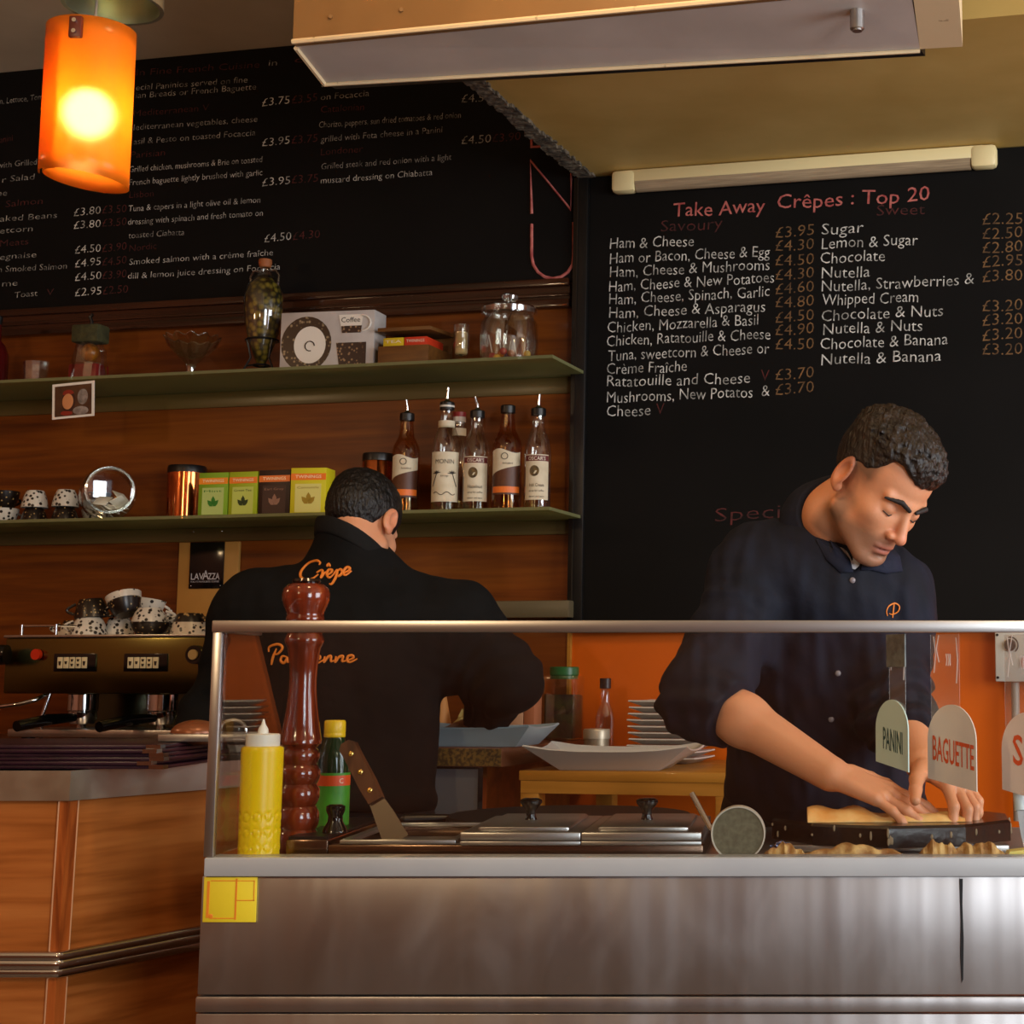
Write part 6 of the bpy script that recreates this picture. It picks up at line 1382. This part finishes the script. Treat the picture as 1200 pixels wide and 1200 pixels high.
def skinmat(name):
    m, nt, b, L = newmat(name)
    at = nt.nodes.new('ShaderNodeAttribute'); at.attribute_name = 'skin'; L.new(at.outputs['Color'], b.inputs['Base Color'])
    b.inputs['Roughness'].default_value = 0.5; b.inputs['Subsurface Weight'].default_value = 0.12; b.inputs['Subsurface Scale'].default_value = 0.008
    nz = nt.nodes.new('ShaderNodeTexNoise'); nz.inputs['Scale'].default_value = 220; bp = nt.nodes.new('ShaderNodeBump'); bp.inputs['Strength'].default_value = 0.12; bp.inputs['Distance'].default_value = 0.002
    tc = nt.nodes.new('ShaderNodeTexCoord'); L.new(tc.outputs['Object'], nz.inputs[0]); L.new(nz.outputs[0], bp.inputs['Height']); L.new(bp.outputs[0], b.inputs['Normal'])
    return m
def clothmat(name, c1, c2, sc=12, rough=0.8, spec=0.25):
    return mat(name, c1, rough, col2=c2, scale=sc, bump=0.25, bscale=24, spec=spec)
def hairmat(name, c1, c2): return mat(name, c1, 0.42, col2=c2, scale=70, stretch=(1, 1, 0.5), bump=0.7, bscale=130, spec=0.4)
def arr(*a): return [np.asarray(x, np.float32) for x in a]
def hand_prims(wrist, knuck, normal, curl, spread=0.16, thumb_side=1, size=1.0, thumb_dir=None):
    """palm and five fingers as capsules: wrist -> middle knuckle direction, normal = back of the hand"""
    w = Vector(wrist); d = (Vector(knuck)-w).normalized(); n = Vector(normal); n = (n-d*n.dot(d)).normalized(); s = d.cross(n)*thumb_side   # s: towards the thumb
    palm, fing = [], []
    L = [0.072, 0.080, 0.074, 0.058]; offs = [0.027, 0.009, -0.010, -0.028]; ml = [0.088, 0.090, 0.085, 0.078]; rr = [0.0088, 0.0090, 0.0086, 0.0076]
    for i in range(4):
        k = w+d*ml[i]*size+s*offs[i]*size; palm.append((w+s*offs[i]*0.55*size+d*0.012, k, 0.0135*size, 0.0105*size))
        dirn = (d+s*spread*(1.2-i*0.85)).normalized(); p = k; ang = 0
        segs = [0.50, 0.29, 0.21]
        for j in range(3):
            ang += curl[i][j]; v = dirn*math.cos(ang)-n*math.sin(ang); q = p+v*L[i]*segs[j]*size*1.05
            fing.append((i, p, q, rr[i]*size*(1-0.07*j), rr[i]*size*(0.95-0.09*j))); p = q
    tb = w+d*0.028*size+s*0.024*size; td = Vector(thumb_dir).normalized() if thumb_dir else (d*0.72+s*0.62-n*0.22).normalized()
    t1 = tb+(td*0.9+s*0.25).normalized()*0.040*size; t2 = t1+td*0.032*size; t3 = t2+(td-n*0.15+d*0.12).normalized()*0.026*size
    for a_, b_, r0, r1 in ((tb, t1, 0.0155, 0.0115), (t1, t2, 0.0108, 0.0098), (t2, t3, 0.0098, 0.0080)): fing.append((4, a_, b_, r0*size, r1*size))
    return palm, fing
def hand_sdf(p, H):
    palm, fing = H; d = None
    for a, b, ra, rb in palm:
        x = s_caps(p, a, b, ra, rb); d = x if d is None else smin(d, x, 0.014)
    fs = {}
    for i, a, b, ra, rb in fing:
        x = s_caps(p, a, b, ra, rb); fs[i] = x if i not in fs else smin(fs[i], x, 0.004)
    for i in fs: d = smin(d, fs[i], 0.008 if i == 4 else 0.005)
    return d
def bounded(p, c, r, fn, k=None):
    c = np.asarray(c, np.float32); rr = np.sqrt(((p-c)**2).sum(1)); out = (rr-r*0.55).astype(np.float32); m_ = rr < r
    if m_.any(): out[m_] = fn(p[m_])
    return out
class Body:
    """joints in world metres; body() is the skin, garment functions are looser versions of the same shapes"""
    def __init__(s, J, head, torso, arms, hands, legs): s.J, s.head, s.torso, s.arms, s.hands, s.legs = J, head, torso, arms, hands, legs
    def torso_d(s, p, g=0.0, k=0.06):
        d = None
        for t in s.torso:
            x = s_caps(p, *t[1:]) if t[0] == 'c' else s_ell(p, *t[1:])
            d = x if d is None else smin(d, x, k)
        return d-g
    def arm_d(s, p, i, g=0.0, upto=99):
        d = None
        for a, b, ra, rb in s.arms[i][:upto]:
            x = s_caps(p, a, b, ra, rb)
            d = x if d is None else smin(d, x, 0.02)
        return d-g
    def leg_d(s, p, g=0.0):
        d = None
        for L in s.legs:
            e = None
            for a, b, ra, rb in L:
                x = s_caps(p, a, b, ra, rb); e = x if e is None else smin(e, x, 0.03)
            d = e if d is None else smin(d, e, 0.02)
        return d-g
    def skin(s, p):
        d = smin(s.torso_d(p, -0.014), s.leg_d(p, -0.012), 0.05)
        for i in (0, 1): d = smin(d, s.arm_d(p, i, 0.0), 0.035)
        for i in (0, 1):
            H = s.hands[i]; c = H[0][1][1]; d = smin(d, bounded(p, c, 0.24, lambda q: hand_sdf(q, H)), 0.012)
        h = s.head; nb = h.w((0, 2.2, -4.0)); nm = h.w(h.low); ne = s.J['neck']
        nk = smin(s_caps(p, nb, nm, 0.052, 0.054), s_caps(p, nm, ne, 0.054, 0.064), 0.03)
        hd = h.far(p, head_cm)
        return smin(smin(hd, nk, 0.018), d, 0.03)
def person(name, label, root): return thing(name, label, 'person', root)
def np3(v): return np.array([v[0], v[1], v[2]], np.float32)
def frame(x, z):
    x = np.asarray(x, float); z = np.asarray(z, float); z /= np.linalg.norm(z); x = x-z*(x@z); x /= np.linalg.norm(x); y = np.cross(z, x); return np.stack([x, y, z], 1)
def lerp(a, b, t): return np.asarray(a)*(1-t)+np.asarray(b)*t
M['skin'] = skinmat('skin')
# ---------------------------------------------------------------- the man at the griddle
hA = Head(rotm(math.radians(42), math.radians(43), math.radians(8)), (0.1575, 2.85, 1.528), 1.03)
hip = np3((0.075, 3.20, 0.98)); neck = np3(P(975, 628, 2.99))
shR = np3(P(890, 672, 2.95)); shL = np3(P(1036, 705, 2.98)); elR = np3(P(826, 816, 2.80)); wrR = np3(P(972, 906, 2.66)); knR = np3(P(1034, 930, 2.645))
elL = np3(P(1050, 838, 2.92)); wrL = np3(P(1080, 894, 2.74)); knL = np3(P(1112, 914, 2.69))
mid = lerp(shR, shL, 0.5); TF = frame(shL-shR, mid-hip)
torso = [('e', lerp(mid, hip, 0.24), (0.185, 0.120, 0.20), TF), ('e', lerp(mid, hip, 0.62), (0.160, 0.115, 0.20), TF), ('e', hip, (0.172, 0.125, 0.14), TF),
         ('c', shR, shL, 0.066, 0.066), ('c', lerp(mid, neck, 0.1), neck, 0.078, 0.050)]
arms = [[(shR, elR, 0.060, 0.045), (elR, lerp(elR, wrR, 0.32), 0.042, 0.042), (lerp(elR, wrR, 0.32), wrR, 0.041, 0.028)], [(shL, elL, 0.058, 0.046), (elL, lerp(elL, wrL, 0.3), 0.044, 0.043), (lerp(elL, wrL, 0.3), wrL, 0.043, 0.029)]]
cF = [(0.10, 0.16, 0.10), (0.12, 0.18, 0.12), (0.14, 0.20, 0.14), (0.18, 0.22, 0.15)]
cL = [(0.55, 0.6, 0.4), (0.5, 0.65, 0.4), (0.5, 0.7, 0.4), (0.5, 0.7, 0.4)]
hands = [hand_prims(wrR, knR, (0.10, -0.30, 1.0), cF, 0.16, -1, 1.08), hand_prims(wrL, knL, (0.25, -0.15, 1.0), cL, 0.14, 1, 1.06)]
def legs_for(hip_, kx, foot, sx):
    L = []
    for s_ in (-1, 1):
        h_ = hip_+np3((s_*0.095*sx[0], s_*0.095*sx[1], -0.06)); a_ = np3(foot)+np3((s_*0.12*sx[0], s_*0.12*sx[1], 0.09)); k_ = lerp(h_, a_, 0.48)+np3(kx)
        L.append([(h_, k_, 0.092, 0.060), (k_, lerp(k_, a_, 0.3), 0.058, 0.058), (lerp(k_, a_, 0.3), a_, 0.058, 0.042), (a_, a_+np3((-sx[1]*-0.10*-1, -0.11 if sx[2] > 0 else 0.11, -0.045)), 0.042, 0.034)])
    return L
legsA = legs_for(hip, (0, -0.03, 0), (0.075, 3.22, 0), (1, 0, 1))
bA = Body({'neck': neck}, hA, torso, arms, hands, legsA)
rootA = person('person', 'man in a dark navy shirt bending over the black griddle, both hands on the crepe', (0.075, 3.22, 0))
V, Fq = surfnet(bA.skin, (-0.32, 2.50, 0.0), (0.46, 3.42, 1.72), 0.0024)
body = np_mesh('body', V, Fq, M['skin'], rootA, skin_colors(hA, 0.62))
body['label'] = 'bare head, forearms and hands'
def hairmesh(h, kind, m_, root, res=0.0020):
    fn = lambda p: h.far(p, lambda q: hair_cm(q, kind), 0.17)
    V, Fq = surfnet(fn, h.pos-0.17, h.pos+0.17, res); return np_mesh('hair', V, Fq, m_, root)
hairmesh(hA, 'curly', hairmat('dark brown curly hair', (16, 11, 9), (40, 29, 23)), rootA)
fn = lambda p: hA.far(p, brow_cm, 0.10); V, Fq = surfnet(fn, hA.pos-0.14, hA.pos+0.14, 0.0016); np_mesh('eyebrows', V, Fq, mat('dark eyebrow hair', (22, 14, 10), 0.7), rootA)
fn = lambda p: hA.far(p, lash_cm, 0.10); V, Fq = surfnet(fn, hA.pos-0.14, hA.pos+0.14, 0.0012); np_mesh('eyelashes', V, Fq, mat('dark lashes', (20, 12, 10), 0.7), rootA)
# shirt: loose torso, rolled right sleeve, long left sleeve, open neck
vneck = np3(P(1003, 700, 2.90))
zdir = TF[:, 2]; ydir = TF[:, 1]
endR = lerp(elR, wrR, 0.24); endL = lerp(elL, wrL, 0.55)
def shirtA(p):
    d = bA.torso_d(p, 0.016, 0.07)
    f_ = wrinkle(p, 0.10, 1)*0.006+wrinkle(p*np.float32([1.6, 1, 0.6]), 0.05, 4)*0.0035
    aR = smin(s_caps(p, shR, elR, 0.078, 0.070), s_caps(p, elR, endR, 0.070, 0.056), 0.04)
    aL = smin(s_caps(p, shL, elL, 0.076, 0.062), s_caps(p, elL, endL, 0.060, 0.048), 0.04)
    tR = ((p-elR)@(endR-elR))/((endR-elR)@(endR-elR)); tL = ((p-elL)@(endL-elL))/((endL-elL)@(endL-elL))
    LR_ = float(np.linalg.norm(endR-elR)); LL_ = float(np.linalg.norm(endL-elL))
    uR = ((p-shR)@(elR-shR))/((elR-shR)@(elR-shR)); uL = ((p-shL)@(elL-shL))/((elL-shL)@(elL-shL))
    aR = aR+0.007*np.sin(uR*26+3*np.sin(p[:, 2]*30))*np.clip(uR, 0, 1)*np.clip(1.6-uR, 0, 1)
    aL = aL+0.005*np.sin(uL*30+3*np.sin(p[:, 0]*36))*np.clip(uL, 0, 1)
    aR = smax(aR, (tR-1)*LR_, 0.006); aL = smax(aL, (tL-1)*LL_, 0.006)
    d = smin(smin(d, aR, 0.035), aL, 0.03)-f_
    nk_ = s_caps(p, neck-zdir*0.02, hA.w((0, 2.2, -5)), 0.064, 0.066)
    d = smax(d, -nk_, 0.004)
    hem = ((p-hip)@zdir.astype(np.float32)); d = smax(d, -(hem+0.13), 0.004)
    return d
def march(fn_, u, v, y0=2.5):
    r = np.array(ray(u, v).normalized(), np.float32); t_ = y0/r[1]
    for _ in range(120):
        q = np.array(EYE, np.float32)+r*t_; dd = float(fn_(q[None])[0]); t_ += max(dd*0.6, -0.01)
        if abs(dd) < 0.0006 or t_ > 4: break
    return q
oa, ob_, oc = march(shirtA, 988, 646), march(shirtA, 1008, 648), march(shirtA, 1001, 668)
def shirt_open(p): return smax(shirtA(p), -np.minimum(s_caps(p, oa, oc, 0.013, 0.004), s_caps(p, ob_, oc, 0.013, 0.004)), 0.003)
V, Fq = surfnet(shirt_open, (-0.36, 2.60, 0.80), (0.46, 3.42, 1.62), 0.0034)
navy = clothmat('dark navy cotton', (13, 15, 25), (20, 23, 38))
shirt = np_mesh('shirt', V, Fq, navy, rootA); 
def collar_mesh(h, nk, r0, r1, hgt, gap, root, m_, point=0.035, tilt=None, y0=0.0):
    ax = np.asarray(h.w((0, 2.2, -6)))-np.asarray(nk); ax /= np.linalg.norm(ax)
    fwd = h.R@np.array([0, -1.0, 0]); fwd = fwd-ax*(fwd@ax); fwd /= np.linalg.norm(fwd); sd = np.cross(ax, fwd)
    vs, fs = [], []; n = 48
    for i in range(n+1):
        a = gap+(2*PI-2*gap)*i/n; c_, s_ = math.cos(a), math.sin(a); fr = max(0, c_)
        prof = [(r0, -0.018), (r0-0.004, hgt*0.5), (r0-0.005, hgt), (r0+0.006, hgt*1.02), (r1, hgt*0.35-0.010*fr), (r1+0.006+0.010*fr**3, -0.006-point*fr**4)]
        for r, z in prof: vs.append(tuple(np.asarray(nk)+(fwd*c_+sd*s_)*(r*(1.0+0.10*abs(s_)))+ax*(z-0.020*fr+y0)))
    k = 6
    for i in range(n):
        for j in range(k-1): fs.append((i*k+j, (i+1)*k+j, (i+1)*k+j+1, i*k+j+1))
    o = MB().add([Vector(v)-root.location for v in vs], fs).build('collar', m_, root, weld=False)
    sm_ = o.modifiers.new('thick', 'SOLIDIFY'); sm_.thickness = 0.002; sm_.offset = 0
    o.modifiers.new('smooth', 'SUBSURF').levels = 1; o.modifiers['smooth'].render_levels = 1
    return o
navy_c = clothmat('navy collar cotton', (17, 20, 32), (27, 31, 50))
collar_mesh(hA, lerp(neck, hA.w((0, 2.2, -5)), 0.30), 0.072, 0.092, 0.040, 0.75, rootA, navy_c)
def flap(poly):
    c = (sum(p[0] for p in poly)/len(poly), sum(p[1] for p in poly)/len(poly)); n = len(poly); vs = []
    for k_ in (0.0, 0.5, 1.0):
        for u, v in poly:
            q = march(shirtA, c[0]+(u-c[0])*k_, c[1]+(v-c[1])*k_); vs.append(Vector(q)-Vector(ray(u, v).normalized())*(0.007-0.003*k_)-rootA.location)
    fs = [(a*n+i, a*n+(i+1) % n, (a+1)*n+(i+1) % n, (a+1)*n+i) for a in (0, 1) for i in range(n)]
    o = MB().add(vs, fs).build('collar_flap', navy_c, rootA); sm_ = o.modifiers.new('thick', 'SOLIDIFY'); sm_.thickness = 0.0025
flap([(956, 604), (968, 622), (984, 641), (996, 655), (1000, 670), (985, 671), (968, 655), (957, 632)])
flap([(1012, 657), (1030, 648), (1047, 642), (1055, 652), (1058, 669), (1040, 672), (1022, 668), (1009, 668)])
def tshirt(p): return smax(np.abs(shirtA(p)+0.007)-0.002, s_caps(p, lerp(oa, ob_, 0.5), oc, 0.034, 0.02), 0.002)
V, Fq = surfnet(tshirt, oc-0.10, oc+0.10, 0.002)
np_mesh('undershirt', V, Fq, mat('white cotton', (214, 212, 214), 0.8), rootA)
def trousers(b_, hp, zd, hem=0.07):
    def f(p):
        d = smin(b_.leg_d(p, 0.014), smax(b_.torso_d(p, 0.008), (p-hp)@zd.astype(np.float32)-0.02, 0.01), 0.04)-wrinkle(p, 0.10, 3)*0.004
        return smax(d, hem-p[:, 2], 0.004)
    return f
V, Fq = surfnet(trousers(bA, hip, zdir), (-0.2, 2.9, 0.0), (0.36, 3.45, 1.15), 0.0055); np_mesh('trousers', V, Fq, clothmat('black trousers', (12, 11, 12), (17, 16, 17)), rootA)
def shoes(b_):
    def f(p):
        d = None
        for L in b_.legs:
            a, t = L[3][0], L[3][1]; x = s_caps(p, lerp(a, t, -0.15)-np3((0, 0, 0.045)), t+np3(((t-a)[0]*.5, (t-a)[1]*.5, 0.0)), 0.046, 0.040)
            x = smin(x, s_caps(p, a, a-np3((0, 0, 0.04)), 0.050, 0.05), 0.02); d = x if d is None else np.minimum(d, x)
        return smax(d, 0.002-p[:, 2], 0.003)
    return f
blk = mat('black shoe leather', (10, 9, 9), 0.35)
V, Fq = surfnet(shoes(bA), (-0.2, 2.9, -0.01), (0.36, 3.45, 0.22), 0.005); np_mesh('shoes', V, Fq, blk, rootA)
# bvh drapes embroidery and buttons on a garment
from mathutils.bvhtree import BVHTree
def bvh_of(o):
    me = o.data; W_ = o.matrix_parent_inverse; off = o.parent.location
    return BVHTree.FromPolygons([v.co.copy() for v in me.vertices], [tuple(p.vertices) for p in me.polygons])
def drape(bv, u, v, lift=0.001):
    r = ray(u, v).normalized(); h_ = bv.ray_cast(EYE, r)
    return None if h_[0] is None else h_[0]-r*lift
bvA = bvh_of(shirt)
b = MB()
for u, v in ((999, 680), (982, 789), (974, 843), (998, 733)):
    q = drape(bvA, u, v, 0.0015)
    if q is not None: b.sphere(Vector(q)-rootA.location, 0.0052, 14, (1, 0.45, 1))
b.build('button', mat('grey shirt button', (120, 112, 116), 0.3), rootA, weld=False)
def stitch(bv, strokes, r, m_, root, name):
    b = MB()
    for st in strokes:
        pts = []
        for i in range(len(st)-1):
            for t in range(5):
                p0 = st[max(i-1, 0)]; p1 = st[i]; p2 = st[i+1]; p3 = st[min(i+2, len(st)-1)]; t_ = t/5
                f = lambda a, b_, c, d_: 0.5*((2*b_)+(-a+c)*t_+(2*a-5*b_+4*c-d_)*t_**2+(-a+3*b_-3*c+d_)*t_**3)
                pts.append((f(p0[0], p1[0], p2[0], p3[0]), f(p0[1], p1[1], p2[1], p3[1])))
        pts.append(st[-1]); out = []
        for u, v in pts:
            q = drape(bv, u, v, 0.0012)
            if q is not None: out.append(Vector(q)-root.location)
        if len(out) > 1:
            n = len(out); b.tube(out, [r*(0.65+0.6*math.sin(PI*min(1, (i+1)/n))) for i in range(n)], 6)
    return b.build(name, m_, root)
thr = mat('orange embroidery thread', (226, 128, 40), 0.6)
stitch(bvA, [[(1040, 722), (1039, 716), (1042, 710), (1049, 707), (1054, 711), (1052, 717), (1046, 720), (1042, 719)], [(1046, 724), (1047, 714), (1048, 706)]], 0.0011, thr, rootA, 'embroidered_letter')

# ---------------------------------------------------------------- the man bending at the back counter, seen from behind
hB = Head(rotm(math.radians(163), math.radians(32), math.radians(6)), (-0.945, 3.70, 1.532), 1.0, (0, -0.5, -7.5))
hip2 = np3(P(404, 925, 3.66)); hip2[2] = 0.93; neck2 = np3(P(416, 656, 3.70))
sL2 = np3(P(305, 722, 3.70)); sR2 = np3(P(532, 735, 3.70)); eL2 = np3(P(252, 850, 3.70)); eR2 = np3(P(592, 795, 3.68)); wL2 = np3(P(292, 854, 3.88)); wR2 = np3(P(566, 846, 3.86))
kL2 = np3(P(310, 858, 3.97)); kR2 = np3(P(552, 852, 3.95))
mid2 = lerp(sL2, sR2, 0.5); TF2 = frame(sR2-sL2, mid2-hip2)
torso2 = [('e', lerp(mid2, hip2, 0.20)+np3((-0.02, -0.02, 0)), (0.200, 0.135, 0.20), TF2), ('e', lerp(mid2, hip2, 0.60)+np3((-0.02, 0, 0)), (0.188, 0.130, 0.21), TF2), ('e', hip2, (0.158, 0.130, 0.13), TF2), ('c', sL2, sR2, 0.076, 0.076), ('c', lerp(mid2, neck2, 0.15), neck2, 0.085, 0.046)]
arms2 = [[(sL2, eL2, 0.062, 0.048), (eL2, lerp(eL2, wL2, 0.3), 0.046, 0.046), (lerp(eL2, wL2, 0.3), wL2, 0.045, 0.030)], [(sR2, eR2, 0.062, 0.048), (eR2, lerp(eR2, wR2, 0.3), 0.046, 0.046), (lerp(eR2, wR2, 0.3), wR2, 0.045, 0.030)]]
c2_ = [(0.4, 0.4, 0.3)]*4
hands2 = [hand_prims(wL2, kL2, (0, 0, 1), c2_, 0.12, 1, 1.0), hand_prims(wR2, kR2, (0, 0, 1), c2_, 0.12, -1, 1.0)]
legsB = legs_for(hip2, (0, 0.03, 0), (hip2[0]+0.0, 3.66, 0), (1, 0, -1))
bB = Body({'neck': np3(P(412, 705, 3.72))}, hB, torso2, arms2, hands2, legsB)
rootB = person('person', 'man seen from behind in a black lettered jacket, bending beside the espresso machine', (float(hip2[0]), 3.66, 0))
V, Fq = surfnet(bB.skin, (-1.50, 3.3, 0.0), (-0.40, 4.15, 1.74), 0.003)
body = np_mesh('body', V, Fq, M['skin'], rootB, skin_colors(hB, 0.15, (206, 146, 110))); body['label'] = 'bare nape, ear and hands'
hairmesh(hB, 'short', hairmat('black short hair', (9, 8, 8), (22, 18, 16)), rootB)
z2 = TF2[:, 2]; en1 = lerp(eL2, wL2, 0.92); en2 = lerp(eR2, wR2, 0.92)
def jacket(p):
    d = bB.torso_d(p, 0.022, 0.075)
    for s_, e_, w_, sd in ((sL2, eL2, en1, 2), (sR2, eR2, en2, 6)):
        a = smin(s_caps(p, s_, e_, 0.086, 0.076), s_caps(p, e_, w_, 0.074, 0.050), 0.04)
        u_ = ((p-s_)@(e_-s_))/((e_-s_)@(e_-s_)); a = a+0.006*np.sin(u_*22+3*np.sin(p[:, 0]*26+sd))*np.clip(u_, 0, 1)*np.clip(1.7-u_, 0, 1)
        t_ = ((p-e_)@(w_-e_))/((w_-e_)@(w_-e_)); a = smax(a, (t_-1)*float(np.linalg.norm(w_-e_)), 0.006); d = smin(d, a, 0.06)
    d = d-wrinkle(p, 0.12, 1)*0.006-wrinkle(p, 0.05, 4)*0.0016
    h_ = ((p-hip2)@z2.astype(np.float32)); d = smin(d, smax(bB.torso_d(p, 0.030, 0.09), np.abs(h_-0.005)-0.02, 0.02), 0.02)
    d = smax(d, -(h_+0.02), 0.006)
    return smin(d, smax(s_caps(p, ncA, ncB, 0.092, 0.078), (p-cutP)@cutN, 0.004), 0.035)
ncA = np3(P(412, 700, 3.69)); ncB = np3(hB.w((0, 3.2, -2.5))); cutP = np3(P(416, 627, 3.62)); cutN = np.array([0.38, 0.36, 0.85], np.float32); cutN /= np.linalg.norm(cutN)
def collarB(p):
    h_ = (p-cutP)@cutN; return smax(smax(s_caps(p, ncA, ncB, 0.088, 0.082), np.abs(h_+0.012)-0.017, 0.004), -s_caps(p, ncA, ncB, 0.075, 0.070), 0.003)
V, Fq = surfnet(jacket, (-1.52, 3.3, 0.82), (-0.38, 4.12, 1.60), 0.004)
jk = np_mesh('jacket', V, Fq, clothmat('black fleece', (15, 15, 15), (21, 20, 20), 9, 0.9, 0.15), rootB)
V, Fq = surfnet(collarB, cutP-0.16, cutP+0.16, 0.0025); np_mesh('collar', V, Fq, clothmat('black collar knit', (12, 12, 12), (18, 18, 18)), rootB)
V, Fq = surfnet(trousers(bB, hip2, z2), (-1.25, 3.4, 0.0), (-0.62, 4.1, 1.15), 0.006); np_mesh('trousers', V, Fq, clothmat('black trousers', (17, 15, 15), (24, 21, 21)), rootB)
V, Fq = surfnet(shoes(bB), (-1.3, 3.3, -0.01), (-0.6, 4.2, 0.22), 0.005); np_mesh('shoes', V, Fq, blk, rootB)
bvB = bvh_of(jk)
crepe_ = [[(374, 662), (375, 659), (371, 657), (362, 660), (354, 668), (352, 675), (357, 679), (366, 678), (373, 673)],
          [(371, 671), (377, 668), (378, 672), (376, 677), (380, 672), (384, 669)],
          [(383, 674), (388, 671), (389, 668), (385, 668), (383, 673), (386, 677), (391, 673)], [(383, 664), (385, 661), (387, 664)],
          [(391, 673), (395, 668), (394, 675), (389, 684), (386, 684)], [(394, 670), (399, 667), (401, 671), (397, 675), (394, 674)],
          [(401, 672), (408, 669), (410, 666), (406, 665), (402, 671), (405, 674), (412, 669)]]
stitch(bvB, crepe_, 0.0026, thr, rootB, 'upper_lettering')
par_ = [[(318, 779), (320, 770), (324, 760)], [(315, 764), (316, 758), (326, 755), (331, 759), (326, 766), (320, 767)],
        [(336, 770), (331, 769), (329, 774), (333, 777), (337, 771), (337, 776), (341, 774)], [(342, 777), (344, 770), (343, 776), (347, 770), (351, 771)], [(352, 770), (351, 776), (355, 775)], [(359, 770), (356, 772), (359, 775), (355, 777)], [(362, 770), (361, 776), (365, 775)],
        [(365, 774), (370, 772), (370, 769), (366, 769), (365, 774), (368, 777), (374, 773)], [(375, 769), (374, 776), (378, 770), (381, 769), (381, 775), (384, 774)], [(386, 769), (385, 776), (389, 770), (393, 769), (392, 775), (396, 774)],
        [(397, 774), (403, 771), (402, 768), (398, 769), (397, 774), (400, 776), (407, 772)]]
par2 = [[(u if u < 345 else 345+(u-345)*1.19, v) for u, v in s_] for s_ in par_]
stitch(bvB, par2, 0.0024, thr, rootB, 'lower_lettering')
